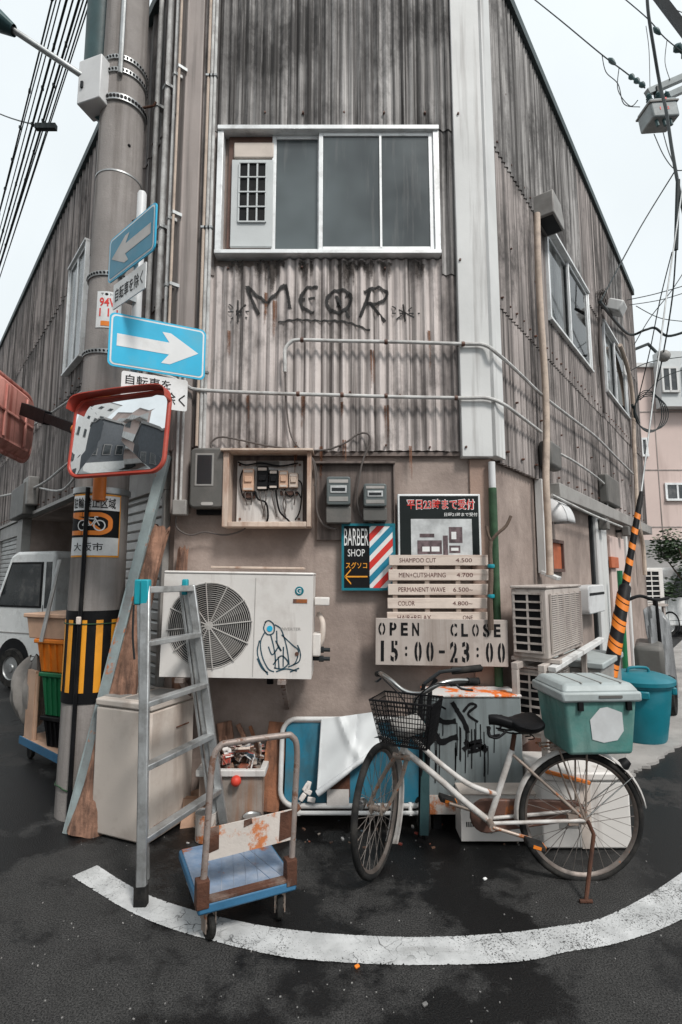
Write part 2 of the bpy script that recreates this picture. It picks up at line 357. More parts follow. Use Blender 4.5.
def sheet_mat(name, light, dark, amt, blot, tint, rust):
    # weathered corrugated sheet: tinted per sheet, fine run-off streaks, broad soot blotches, a little rust
    m = bpy.data.materials.new(name); m.use_nodes = True; nt = m.node_tree; b = nt.nodes['Principled BSDF']
    co = nn(nt, 'ShaderNodeTexCoord').outputs['Object']; oi = nn(nt, 'ShaderNodeObjectInfo')
    va = nn(nt, 'ShaderNodeVectorMath', operation='SCALE'); va.inputs[0].default_value = (9.1, 7.3, 5.7); nt.links.new(oi.outputs['Random'], va.inputs['Scale'])
    vb = nn(nt, 'ShaderNodeVectorMath', operation='ADD'); nt.links.new(co, vb.inputs[0]); nt.links.new(va.outputs[0], vb.inputs[1]); co2 = vb.outputs[0]
    mr = nn(nt, 'ShaderNodeMapRange'); mr.inputs[3].default_value = 1 - tint; mr.inputs[4].default_value = 1 + tint; nt.links.new(oi.outputs['Random'], mr.inputs[0])
    base = mixc(nt, ramp(nt, noise(nt, co2, 2.2, 6, .6), .35, .68), [x * .82 for x in light], [min(1, x * 1.12) for x in light])
    vm = nn(nt, 'ShaderNodeVectorMath', operation='SCALE'); nt.links.new(base, vm.inputs[0]); nt.links.new(mr.outputs[0], vm.inputs['Scale']); c = vm.outputs[0]
    f1 = ramp(nt, noise(nt, co, 1.0, 7, .66, (26, 26, .30)), .60 - amt * .3, .74 - amt * .2); c = mixc(nt, f1, c, dark)
    f2 = ramp(nt, noise(nt, co2, 1.0, 5, .6, (9, 9, .55)), .62 - amt * .25, .85 - amt * .2, c1=(.8, .8, .8, 1)); c = mixc(nt, f2, c, [x * 1.3 for x in dark])
    f3 = ramp(nt, noise(nt, co, 1.0, 8, .7, (2.1, 2.1, 1.3)), .66 - blot * .3, .80 - blot * .25, c1=(.85, .85, .85, 1)); c = mixc(nt, f3, c, [x * .9 for x in dark])
    f4 = ramp(nt, noise(nt, co2, 1.0, 7, .6, (30, 30, 2.2)), .76 - rust, .82 - rust); c = mixc(nt, f4, c, (.20, .10, .06))
    f5 = ramp(nt, noise(nt, co, 1.0, 6, .7, (40, 40, .8)), .60, .72, c1=(.5, .5, .5, 1)); c = mixc(nt, f5, c, [min(1, x * 1.35) for x in light])
    nt.links.new(c, b.inputs['Base Color']); b.inputs['Roughness'].default_value = .72; b.inputs['Specular IOR Level'].default_value = .3
    bp = nn(nt, 'ShaderNodeBump'); bp.inputs['Strength'].default_value = .2; bp.inputs['Distance'].default_value = .01
    nt.links.new(noise(nt, co, 40, 5), bp.inputs['Height']); nt.links.new(bp.outputs[0], b.inputs['Normal']); return m
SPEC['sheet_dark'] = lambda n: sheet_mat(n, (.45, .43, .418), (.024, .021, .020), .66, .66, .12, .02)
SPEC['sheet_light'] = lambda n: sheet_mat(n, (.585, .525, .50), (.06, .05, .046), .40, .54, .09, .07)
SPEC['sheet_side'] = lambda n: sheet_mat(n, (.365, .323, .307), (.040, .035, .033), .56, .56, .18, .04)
DK = (.07, .062, .057)
SPEC.update(
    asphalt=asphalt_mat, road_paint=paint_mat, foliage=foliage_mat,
    clear_pane=clear_pane_mat, glass=lambda n: glass_mat(n, (.03, .035, .038), .13), frosted=frosted_mat,
    sheet_dark_old=dict(col=(.25, .235, .225), rough=.75, var=.2, vs=3, streak=(.045, .041, .040), samt=.62, ssc=(20, 20, .35), dirt=(.09, .08, .075), damt=.45, dsc=1.6, tint=.10, bump=.1),
    sheet_light_old=dict(col=(.47, .41, .385), rough=.7, var=.12, vs=3, streak=(.13, .105, .095), samt=.28, ssc=(16, 16, .55), dirt=(.16, .13, .12), damt=.28, dsc=1.9, rust=.06, rsc=2.6, tint=.05, bump=.1),
    sheet_side_old=dict(col=(.285, .25, .235), rough=.72, var=.18, vs=2, streak=(.085, .074, .07), samt=.42, ssc=(12, 12, .35), dirt=(.10, .085, .08), damt=.3, dsc=1.4, tint=.14, bump=.1),
    trim=dict(col=(.60, .60, .59), rough=.55, var=.1, vs=2, streak=(.22, .20, .19), samt=.24, ssc=(9, 9, .4), rust=.03, rsc=3, bump=.05),
    trim_tan=dict(col=(.33, .285, .265), rough=.6, var=.12, vs=2, streak=(.14, .12, .11), samt=.4, ssc=(12, 12, .4), bump=.08),
    mortar=dict(col=(.385, .31, .272), rough=.9, var=.15, vs=2.2, streak=(.20, .155, .135), samt=.22, ssc=(3.5, 3.5, .8), dirt=(.185, .143, .124), damt=.5, dsc=1.7, bump=.35, bsc=45),
    mortar_orange=dict(col=(.36, .25, .20), rough=.9, var=.13, vs=3, dirt=(.2, .15, .13), damt=.3, bump=.3),
    concrete=dict(col=(.285, .26, .246), rough=.88, var=.16, vs=2.5, streak=(.13, .112, .10), samt=.42, ssc=(9, 9, .5), dirt=(.36, .33, .31), damt=.25, bump=.35, bsc=80),
    paving=dict(col=(.33, .315, .30), rough=.9, var=.16, vs=2, dirt=(.19, .18, .17), damt=.35, bump=.4, bsc=90),
    kerb=dict(col=(.26, .25, .24), rough=.9, var=.2, vs=4, dirt=(.1, .1, .1), damt=.4, bump=.5),
    steel=dict(col=(.42, .43, .43), rough=.45, metal=.75, var=.2, rust=.03, dirt=(.2, .19, .18), damt=.3, bump=.1),
    alu=dict(col=(.56, .57, .57), rough=.42, metal=.8, var=.15, dirt=(.24, .23, .22), damt=.35, dsc=8, bump=.12),
    alu_frame=dict(col=(.76, .77, .77), rough=.5, metal=.25, var=.1, dirt=(.36, .35, .34), damt=.25, dsc=6, bump=.05),
    conduit=dict(col=(.56, .555, .54), rough=.6, var=.15, dirt=(.2, .18, .17), damt=.35, dsc=7, rust=.05, bump=.1),
    conduit_tan=dict(col=(.52, .42, .345), rough=.75, var=.12, dirt=(.24, .19, .16), damt=.3, dsc=6, bump=.2),
    dark_metal=dict(col=(.022, .025, .027), rough=.55, spec=.2, var=.3, bump=.1), teal_dark=dict(col=(.03, .07, .075), rough=.5, var=.3, bump=.1),
    black=dict(col=(.008, .008, .009), rough=.55, spec=.15, var=.4, dirt=(.03, .028, .027), damt=.2, bump=.1),
    rubber=dict(col=(.014, .014, .014), rough=.8, spec=.15, var=.3, dirt=(.06, .055, .05), damt=.35, dsc=9, bump=.2),
    ink=dict(col=(.009, .009, .010), rough=.6, spec=.15, var=.3, bump=0), spray=lambda n: soft_mat(n, (.022, .021, .021), .50, .78, .96),
    blue_ink=dict(col=(.02, .06, .085), rough=.6, var=.3, bump=0), dark_red=dict(col=(.09, .018, .016), rough=.6, bump=0),
    red_print=dict(col=(.62, .035, .028), rough=.5, var=.08, bump=0), white_print=dict(col=(.74, .74, .73), rough=.5, var=.06, dirt=(.5, .48, .46), damt=.2, bump=0),
    orange_print=dict(col=(.72, .20, .02), rough=.5, var=.1, bump=0), yellow_print=dict(col=(.80, .33, .025), rough=.5, var=.1, dirt=(.4, .16, .02), damt=.2, bump=0),
    cream=dict(col=(.60, .52, .46), rough=.6, var=.08, dirt=(.33, .27, .23), damt=.25, bump=.05),
    ac_white=dict(col=(.66, .63, .60), rough=.45, var=.05, vs=2, streak=(.38, .33, .30), samt=.14, ssc=(8, 8, .8), dirt=(.42, .37, .34), damt=.2, dsc=2.5, bump=.04),
    ac_old=dict(col=(.46, .41, .375), rough=.6, var=.08, vs=2, streak=(.22, .18, .16), samt=.28, dirt=(.27, .22, .2), damt=.3, bump=.08),
    wire_grey=dict(col=(.42, .40, .38), rough=.5, var=.1, dirt=(.2, .17, .15), damt=.3, bump=0),
    freezer=dict(col=(.58, .515, .46), rough=.5, var=.06, vs=2, streak=(.34, .27, .225), samt=.2, ssc=(6, 6, .7), dirt=(.33, .25, .2), damt=.24, dsc=2.2, rust=.03, rsc=3, bump=.06),
    grey_plastic=dict(col=(.115, .112, .105), rough=.55, spec=.25, var=.12, dirt=(.2, .18, .165), damt=.3, bump=.1),
    grey_light=dict(col=(.30, .29, .275), rough=.55, var=.12, dirt=(.16, .145, .135), damt=.3, bump=.1),
    wood_box=dict(col=(.58, .465, .385), rough=.7, var=.15, streak=(.34, .2, .14), samt=.35, ssc=(10, 10, 2), rust=.10, rsc=4, rcol=(.25, .09, .035), bump=.15),
    panel_white=dict(col=(.56, .54, .52), rough=.7, var=.1, streak=(.32, .28, .26), samt=.3, ssc=(12, 12, 1), bump=.1),
    board_dark=dict(col=(.17, .135, .12), rough=.8, var=.25, streak=(.07, .055, .05), samt=.45, ssc=(14, 14, .6), bump=.2),
    wood_pale=dict(col=(.64, .54, .47), rough=.75, var=.12, streak=(.38, .28, .23), samt=.3, ssc=(1.5, 20, 20), bump=.15),
    sign_board=dict(col=(.43, .375, .34), rough=.75, var=.1, dirt=(.25, .205, .18), damt=.3, streak=(.27, .22, .19), samt=.25, bump=.1),
    crate_dirty=dict(col=(.33, .29, .26), rough=.65, var=.12, streak=(.26, .13, .07), samt=.4, ssc=(14, 14, 1), dirt=(.15, .12, .1), damt=.4, bump=.1), wood_brown=dict(col=(.25, .105, .055), rough=.8, var=.3, streak=(.06, .03, .02), samt=.5, ssc=(16, 16, 1.2), rust=.2, rsc=9, rcol=(.3, .12, .05), bump=.4),
    wood_log=dict(col=(.31, .17, .115), rough=.9, var=.35, vs=9, streak=(.07, .04, .03), samt=.5, ssc=(22, 22, 2.2), bump=.8, bsc=25),
    sign_blue=dict(col=(.022, .42, .66), rough=.35, var=.07, dirt=(.1, .38, .5), damt=.2, bump=.02),
    sign_blue_dark=dict(col=(.018, .20, .31), rough=.4, var=.1, dirt=(.08, .2, .26), damt=.25, bump=.02),
    sign_white=dict(col=(.70, .71, .71), rough=.4, var=.06, dirt=(.45, .44, .42), damt=.25, bump=.02),
    sign_grey=dict(col=(.50, .48, .46), rough=.5, var=.08, dirt=(.3, .28, .27), damt=.3, bump=.02),
    red_mirror=dict(col=(.46, .055, .035), rough=.45, var=.15, dirt=(.34, .12, .09), damt=.3, bump=.05),
    red_faded=dict(col=(.72, .33, .28), rough=.6, var=.15, dirt=(.4, .2, .17), damt=.3, streak=(.30, .07, .05), samt=.3, bump=.08),
    orange_paint=dict(col=(.56, .155, .025), rough=.5, var=.15, rust=.1, bump=.1),
    mirror=mirror_mat,
    plastic_orange=dict(col=(.75, .21, .018), rough=.45, var=.1, dirt=(.4, .13, .03), damt=.25, bump=.05),
    plastic_green=dict(col=(.012, .14, .055), rough=.5, var=.15, bump=.05), plastic_tan=dict(col=(.62, .40, .28), rough=.55, var=.1, dirt=(.4, .25, .18), damt=.3, bump=.08),
    plastic_teal=dict(col=(.006, .155, .20), rough=.42, var=.1, dirt=(.05, .2, .25), damt=.25, bump=.04),
    plastic_jade=dict(col=(.045, .19, .17), rough=.55, var=.28, vs=6, dirt=(.17, .27, .245), damt=.5, dsc=4, streak=(.03, .085, .075), samt=.35, ssc=(9, 9, 1.5), bump=.12),
    lid_grey=dict(col=(.36, .40, .40), rough=.5, var=.1, dirt=(.24, .26, .25), damt=.3, bump=.05),
    teal_bits=dict(col=(.01, .27, .33), rough=.45, bump=.05),
    van_white=dict(col=(.76, .77, .76), rough=.25, var=.05, dirt=(.34, .33, .32), damt=.2, bump=0, coat=.4),
    cloth_grey=dict(col=(.25, .235, .22), rough=.9, var=.2, dirt=(.13, .12, .11), damt=.4, bump=.3, bsc=20),
    blue_sheet=dict(col=(.008, .155, .245), rough=.55, var=.25, vs=3, streak=(.012, .06, .085), samt=.3, ssc=(5, 5, 1.5), dirt=(.05, .10, .12), damt=.5, dsc=6, bump=.15, bsc=14),
    white_vinyl=dict(col=(.60, .615, .62), rough=.5, var=.05, vs=2, dirt=(.45, .45, .45), damt=.2, bump=.05, bsc=8),
    tube_white=dict(col=(.60, .60, .59), rough=.45, var=.1, dirt=(.34, .30, .27), damt=.3, rust=.10, rsc=9, bump=.05),
    rusty_tube=dict(col=(.32, .27, .245), rough=.5, metal=.35, var=.2, dirt=(.2, .15, .13), damt=.4, dsc=9, rust=.40, rsc=14, rcol=(.10, .052, .034), bump=.2),
    rim_dark=dict(col=(.17, .145, .13), rough=.45, metal=.5, var=.25, dirt=(.08, .06, .05), damt=.45, dsc=12, rust=.2, rsc=20, bump=.1),
    rust=dict(col=(.075, .030, .017), rough=.85, var=.4, vs=9, dirt=(.35, .3, .26), damt=.2, bump=.5),
    cart_blue=dict(col=(.13, .215, .345), rough=.6, var=.25, vs=6, dirt=(.33, .34, .37), streak=(.14, .17, .22), samt=.4, ssc=(4, 4, 4), damt=.5, dsc=3, rust=.24, rsc=3.2, bump=.12),
    cart_edge=dict(col=(.035, .13, .24), rough=.5, var=.2, rust=.2, rsc=6, bump=.15),
    cart_plate=dict(col=(.52, .47, .43), rough=.7, var=.1, rust=.52, rsc=6, rcol=(.30, .10, .035), dirt=(.2, .17, .15), damt=.3, bump=.2),
    cabinet=dict(col=(.205, .235, .24), rough=.55, var=.14, vs=2.5, streak=(.10, .11, .11), samt=.35, ssc=(10, 10, .7), dirt=(.30, .32, .32), damt=.22, rust=.05, rsc=3, bump=.08),
    cabinet_top=dict(col=(.62, .60, .58), rough=.6, var=.08, rust=.50, rsc=5.5, rcol=(.46, .105, .018), bump=.2),
    bike_white=dict(col=(.55, .53, .51), rough=.38, var=.08, dirt=(.28, .24, .21), damt=.42, dsc=9, rust=.15, rsc=14, bump=.05),
    bike_rust=dict(col=(.33, .27, .23), rough=.5, metal=.5, var=.2, rust=.35, rsc=20, bump=.2),
    chrome=dict(col=(.42, .42, .41), rough=.3, metal=1, var=.1, rust=.12, rsc=16, bump=.05),
    spoke=dict(col=(.25, .22, .2), rough=.45, metal=.6, var=.2, bump=0),
    brown_case=dict(col=(.11, .055, .04), rough=.55, var=.3, rust=.2, bump=.15),
    rail_blue=dict(col=(.27, .33, .335), rough=.6, var=.15, rust=.26, rsc=4, rcol=(.25, .09, .04), dirt=(.16, .16, .16), damt=.45, bump=.15),
    shutter=dict(col=(.40, .40, .39), rough=.5, metal=.3, var=.08, dirt=(.2, .19, .18), damt=.25, bump=.05),
    pink_wall=dict(col=(.60, .48, .44), rough=.85, var=.06, vs=1, streak=(.42, .32, .29), samt=.2, ssc=(2, 2, .2), bump=.1),
    pale_wall=dict(col=(.55, .57, .57), rough=.8, var=.06, bump=.1), grey_wall=dict(col=(.30, .29, .285), rough=.85, var=.08, bump=.1),
    dark_wall=dict(col=(.10, .108, .12), rough=.7, var=.15, bump=.1), white_wall=dict(col=(.66, .66, .65), rough=.8, var=.05, dirt=(.5, .49, .47), damt=.2, bump=.1),
    brown_paint=dict(col=(.10, .055, .045), rough=.6, var=.2, bump=.1), brick_orange=dict(col=(.42, .115, .05), rough=.7, var=.2, bump=.1),
    cable=dict(col=(.018, .026, .028), rough=.6, var=.2, bump=0), cable_grey=dict(col=(.10, .085, .078), rough=.6, var=.2, bump=0),
    transformer=dict(col=(.23, .26, .265), rough=.5, var=.12, dirt=(.12, .13, .13), damt=.3, bump=.05),
    pole_white=dict(col=(.62, .62, .62), rough=.45, var=.08, dirt=(.38, .36, .35), damt=.2, bump=.05),
    poster_black=dict(col=(.012, .016, .016), rough=.45, spec=.2, var=.2, bump=0), stain_rust=lambda n: soft_mat(n, (.20, .09, .05), .50, 1.1, .8, 40), stain_dark=lambda n: soft_mat(n, (.07, .058, .052), .55, 1.25, .75, 35), rubbish=lambda n: island_mat(n, [(.30, .09, .05), (.60, .57, .55), (.16, .08, .05), (.5, .42, .36), (.38, .05, .03), (.65, .62, .6), (.22, .14, .10), (.10, .16, .2)]), dull_poster=dict(col=(.10, .115, .115), rough=.35, var=.15, bump=0), photo_pale=dict(col=(.50, .51, .51), rough=.35, var=.25, vs=14, bump=0),
    photo_dark=dict(col=(.12, .085, .09), rough=.4, var=.6, vs=24, bump=0), clear_sheet=dict(col=(.22, .225, .23), rough=.3, var=.2, vs=6, bump=.3, bsc=9),
    leaf_green=dict(col=(.03, .075, .035), rough=.55, var=.4, vs=12, bump=0), bark=dict(col=(.12, .085, .065), rough=.9, var=.3, bump=.5),
    roof_edge=dict(col=(.045, .065, .068), rough=.6, var=.2, bump=.05), trash_red=dict(col=(.55, .05, .03), rough=.5, bump=0), paper=dict(col=(.6, .56, .53), rough=.8, var=.2, bump=.2),
)
# ================================================================== SETTING: ground, marking, pavement
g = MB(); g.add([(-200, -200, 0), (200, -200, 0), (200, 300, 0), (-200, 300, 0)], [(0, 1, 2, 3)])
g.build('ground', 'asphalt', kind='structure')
lo = [(72, 877), (120, 907), (164, 927), (214, 942), (279, 957), (339, 963), (415, 966), (515, 963), (566, 953), (621, 943), (682, 920), (770, 868)]
up = [(97, 866), (140, 892), (190, 910), (234, 921), (279, 929), (339, 935), (415, 938), (490, 935), (551, 928), (611, 915), (682, 873), (738, 822)]
A = smooth_path([G(*p) for p in lo], 60); B = smooth_path([G(*p) for p in up], 60)
mk = MB(); vs = []; fs = []
rj = random.Random(3)
for i, (a, b) in enumerate(zip(A, B)):
    j1 = (-.010 if rj.random() < .025 else 0); a = a + (a - b).normalized() * (rj.uniform(-.002, .002) + j1); b = b + (b - a).normalized() * (rj.uniform(-.002, .002) + (-.010 if rj.random() < .025 else 0))
    vs += [(a.x, a.y, .004), (b.x, b.y, .004)]
for i in range(len(A) - 1): fs.append((2 * i, 2 * i + 2, 2 * i + 3, 2 * i + 1))
mk.add(vs, fs); mk.build('road_marking', 'road_paint', kind='structure')
RFi = RF.inverted()
e = [RFi @ G(*p) for p in ((560, 800), (600, 788), (622, 780), (640, 772), (660, 760), (682, 746))]
poly = [(0.35, -.01)] + [(p.x, p.y) for p in e] + [(e[-1].x + 14, e[-1].y), (e[-1].x + 14, -.01)]
rag = []
for i in range(len(poly)):
    a = Vector(poly[i]); b = Vector(poly[(i + 1) % len(poly)]); n = 9 if 0 < i < 6 else 1
    for k in range(n): q = a.lerp(b, k / n); rag.append((q.x + (rj.uniform(-.03, .03) if n > 1 else 0), q.y + (rj.uniform(-.03, .03) if n > 1 else 0)))
pv = MB(RF); n = len(rag)
pv.add([(x, y, 0) for x, y in rag] + [(x, y, .022) for x, y in rag], [list(range(n, 2 * n))] + [(i, (i + 1) % n, (i + 1) % n + n, i + n) for i in range(n)])
pv.build('pavement', 'paving', kind='structure')
# small grit and litter lying on the asphalt
lm = MB(); rl = random.Random(11)
for i in range(150):
    p = G(rl.uniform(-20, 700), rl.uniform(835, 1040)); s_ = rl.uniform(.0015, .0038)
    lm.obox(Matrix.Translation((p.x, p.y, s_ * .4)) @ Matrix.Rotation(rl.uniform(0, 6), 4, 'Z'), s_ * 2, s_ * 1.3, s_)
lm.build('grit', 'kerb', kind='stuff')
for px, py, mt, lb in ((357, 968, 'orange_print', 'tiny orange scrap lying just outside the white painted arc'), (485, 880, 'white_print', 'tiny pale scrap lying on the asphalt below the bicycle pedals'), (425, 1006, 'kerb', 'tiny grey pebble on the asphalt near the bottom edge')):
    p = G(px, py); lt = MB(); lt.obox(Matrix.Translation((p.x, p.y, .006)) @ Matrix.Rotation(.6, 4, 'Z') @ Matrix.Rotation(.2, 4, 'X'), .02, .013, .008)
    tag(lt.build('litter', mt, org=p, bevel=.002), lb, 'litter')

# ================================================================== CORNER BUILDING
bld = thing('corner_building', 'two storey corner building clad in stained corrugated sheets with a cut corner', 'building', (0, 0, 0))
ZT = 6.62; ZL = 2.40
RLEN, LLEN = 6.75, 18.0
def W(F, x, y, z): return F @ Vector((x, y, z))
foot = [L0, R0, W(RF, RLEN, 0, 0), W(RF, RLEN, 7, 0), W(LF, -LLEN, 6, 0), W(LF, -LLEN, 0, 0)]
n = len(foot)
sR = on(LF, 108, 540, .03).x - .16; sL = -5.35                # the ground floor opens into a carport on the left wall
def solid(fp, z0, z1, nm='wall'):
    n = len(fp); core = MB(); core.add([(p.x, p.y, z0) for p in fp] + [(p.x, p.y, z1) for p in fp], [list(range(n - 1, -1, -1)), list(range(n, 2 * n))] + [(i, (i + 1) % n, (i + 1) % n + n, i + n) for i in range(n)])
    return core.build(nm, 'mortar', bld, smooth=False)
solid(foot, 2.36, ZT - .02, 'upper_wall')
solid(foot[:6] + [W(LF, sL, 0, 0), W(LF, sL, 3.3, 0), W(LF, sR, 3.3, 0), W(LF, sR, 0, 0)], -.05, 2.36)
RWIN = []
def corrug(F, x0, x1, z0, z1, off, mat, pitch=.0665, amp=.022, ph=0.0, trap=False, name='corrugated_sheet'):
    mb = MB(F); nx = max(4, int((x1 - x0) / pitch * 8)); cols = []
    for i in range(nx + 1):
        x = x0 + (x1 - x0) * i / nx; s_ = math.sin(2 * math.pi * x / pitch + ph)
        if trap: s_ = max(-1, min(1, 2.6 * (s_ - .45)))
        cols.append((x, -off - amp * (.5 + .5 * s_)))
    vs = []; fs = []; m = len(cols)
    for z, yo in ((z0, .03), (z0, .0), (z1, .0)):
        for x, y in cols: vs.append((x, y + yo, z))
    for j in range(2):
        for i in range(m - 1): fs.append((j * m + i, j * m + i + 1, (j + 1) * m + i + 1, (j + 1) * m + i))
    mb.add(vs, fs); return mb.build(name, mat, bld)
PI2 = math.pi * 2
xa = on(CF, 207, 300).x; xb = on(CF, 455, 300).x           # limits of the sheeting on the cut corner
wx0, wx1, wz0, wz1 = rect(CF, 216, 126, 440, 254, .09)     # upstairs window
zb0 = on(CF, 330, 452).z
xm = (xa + xb) / 2
corrug(CF, xa, xm + .01, wz1 - .008, ZT, .046, 'sheet_dark'); corrug(CF, xm, xb, wz1 - .008, ZT, .050, 'sheet_dark')
zs = on(CF, 450, 272).z
corrug(CF, xa, wx0 - .01, zs - .05, wz1 + .02, .040, 'sheet_side'); corrug(CF, wx1 + .008, xb, zs - .05, wz1 + .02, .040, 'sheet_dark')
xs = [xa, -.42, .22, on(CF, 441, 350).x, xb]
for i in range(4):
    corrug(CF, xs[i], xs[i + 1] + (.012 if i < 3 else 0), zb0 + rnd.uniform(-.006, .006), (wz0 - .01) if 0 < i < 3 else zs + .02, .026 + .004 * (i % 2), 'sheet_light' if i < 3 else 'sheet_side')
core_s = lambda x: -.032 - .022 * (.5 + .5 * math.sin(PI2 * x / .0665)) - .006      # surface of the lower sheets
# right wall sheets, three overlapping rows, cut round the two windows
pA = on(RF, 553, 340, .09).x; pB = on(RF, 592, 340, .09).x; pA2 = on(RF, 609, 400, .09).x; pB2 = on(RF, 629, 400, .09).x
def side_sheet(x0, x1, z0, z1, off, mat, ph):
    for wa_, wb_, wz_, wt_ in ((pA, pB, 3.98, 5.02), (pA2, pB2, 3.98, 5.0)):
        if x0 < wb_ - .01 and x1 > wa_ + .01 and z0 < wt_ - .02 and z1 > wz_ + .02:
            for a, b, c, d in ((x0, wa_, z0, z1), (wb_, x1, z0, z1), (max(x0, wa_), min(x1, wb_), z0, wz_ + .005), (max(x0, wa_), min(x1, wb_), wt_ - .005, z1)):
                if b - a > .03 and d - c > .03: side_sheet(a, b, c, d, off, mat, ph)
            return
    corrug(RF, x0, x1, z0, z1, off, mat, ph=ph)
rows = [(ZL - .03, 3.62, .028), (3.58, 4.95, .040), (4.90, ZT, .052)]
for ri, (z0, z1, off) in enumerate(rows):
    x = .10
    while x < RLEN - .02:
        x2 = min(RLEN, x + rnd.choice((.86, .9, .98)))
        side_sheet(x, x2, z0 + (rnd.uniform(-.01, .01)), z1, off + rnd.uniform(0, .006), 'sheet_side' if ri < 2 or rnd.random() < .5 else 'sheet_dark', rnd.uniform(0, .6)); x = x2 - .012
for ri, (z0, z1, off) in enumerate([(2.42, 3.72, .03), (3.68, 5.2, .042), (5.15, ZT, .054)]):
    x = -.10
    while x > -LLEN:
        x2 = max(-LLEN, x - rnd.choice((1.1, 1.3, 1.6)))
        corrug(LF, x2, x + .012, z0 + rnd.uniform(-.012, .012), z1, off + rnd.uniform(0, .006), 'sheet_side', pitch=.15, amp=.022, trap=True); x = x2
# corner trims
lx0 = on(CF, 181, 300).x
zr0 = on(CF, 470, 459).z
mb = MB(CF); mb.box(xb + .004, R0.x + .004, -.075, .0, zr0, ZT); mb.build('corner_trim', 'trim', bld, bevel=.006)
mb = MB(RF); mb.box(-.058, .12, -.072, .0, zr0 + .003, ZT); mb.build('corner_trim', 'trim', bld, bevel=.006)
mb = MB(CF); mb.box(L0.x - .02, xa - .07, -.070, .0, on(CF, 190, 515).z, ZT); mb.build('corner_trim', 'trim_tan', bld, bevel=.008)
mb = MB(CF); mb.box(xa - .068, xa - .002, -.046, .0, zb0 + .02, ZT); mb.build('corner_trim', 'sheet_side', bld, bevel=.004)
mb = MB(LF); mb.box(-.10, .05, -.066, .0, 2.42, ZT); mb.build('corner_trim', 'trim_tan', bld, bevel=.008)
# eave flashing
ef = [L0, R0]
mb = MB(CF); mb.box(L0.x - .1, R0.x + .1, -.10, .0, ZT - .05, ZT + .05); mb.build('eave_flashing', 'roof_edge', bld)
mb = MB(RF); mb.box(-.02, RLEN + .05, -.11, .0, ZT - .05, ZT + .052); mb.build('eave_flashing', 'roof_edge', bld)
mb = MB(LF); mb.box(-LLEN, .02, -.11, .0, ZT - .05, ZT + .052); mb.build('eave_flashing', 'roof_edge', bld)
mb = MB(RF); mb.box(RLEN, RLEN + .05, -.07, .02, ZL - .05, ZT); mb.build('corner_trim', 'trim_tan', bld, bevel=.006)
# bolts with rubber washers, one joined part per wall
bt = MB(CF)
def bolt(mb, x, y, z, r=.010): mb.cyl((x, y + .01, z), (x, y - .012, z), r, r * .8, 6)
for px in (265, 303, 344, 384, 425): q = on(CF, px, 112, .07); bolt(bt, q.x, -.062, q.z)
for px, py in ((302, 267), (385, 268), (228, 268), (247, 446), (296, 443), (340, 446), (386, 445), (430, 447), (230, 400), (350, 392), (400, 395)): q = on(CF, px, py, .05); bolt(bt, q.x, -.045, q.z, .008)
for px, py in ((458, 114), (460, 260), (466, 447), (458, 345)): q = on(CF, px, py, .075); bolt(bt, q.x, -.075, q.z)
bt.build('bolts', 'brown_case', bld, kind='stuff')
bt = MB(RF)
for z in (2.46, 3.66, 4.98):
    x = .2
    while x < RLEN:
        if not (z > 4 and (pA - .03 < x < pB + .03 or pA2 - .03 < x < pB2 + .03)): bolt(bt, x, -.062, z + rnd.uniform(-.01, .01))
        x += .16 if z > 3 else .33
for z in (2.9, 4.2, 5.6):
    x = .45
    while x < RLEN:
        if not (4 < z < 5 and (pA - .03 < x < pB + .03 or pA2 - .03 < x < pB2 + .03)): bolt(bt, x, -.058, z)
        x += .62
bt.build('bolts', 'brown_case', bld, kind='stuff')
bt = MB(LF)
for z in (2.5, 3.75, 5.22):
    x = -.3
    while x > -12: bolt(bt, x, -.072, z); x -= .3
bt.build('bolts', 'brown_case', bld, kind='stuff')

def window(F, x0, x1, z0, z1, off, parent, sashes, mat='frosted', fw=.045, dep=.10, fmat='alu_frame'):
    fr = MB(F); y1 = -off; y0 = -off - dep
    fr.box(x0, x1, y0 - .014, y1, z1 - fw * .8, z1); fr.box(x0, x1, y0 - .012, y1, z0, z0 + fw * .7)
    fr.box(x0, x0 + fw, y0, y1, z0 + fw * .7, z1 - fw * .8); fr.box(x1 - fw, x1, y0, y1, z0 + fw * .7, z1 - fw * .8)
    wn = fr.build('window', fmat, parent, bevel=.004)
    for i, (a, b, d) in enumerate(sashes):
        a = x0 + fw + (x1 - x0 - 2 * fw) * a; b = x0 + fw + (x1 - x0 - 2 * fw) * b; y = y0 + .015 + d * .03
        za, zb = z0 + fw * .7, z1 - fw * .8; sw = .032
        s_ = MB(F); s_.box(a, a + sw, y, y + .026, za, zb); s_.box(b - sw, b, y, y + .026, za, zb); s_.box(a + sw, b - sw, y, y + .026, za, za + sw * 1.2); s_.box(a + sw, b - sw, y, y + .026, zb - sw, zb)
        s_.build('sash', fmat, wn, bevel=.003)
        p = MB(F); p.box(a + sw - .003, b - sw + .003, y + .010, y + .016, za + sw, zb - sw + .003); p.build('pane', mat, wn, smooth=False)
    return wn
wn = window(CF, wx0, wx1, wz0, wz1, .0, bld, [(.23, .47, 1), (.455, 1.0, 0)], dep=.09)
wn['label'] = 'aluminium sliding window with a lattice panel behind its open left side'
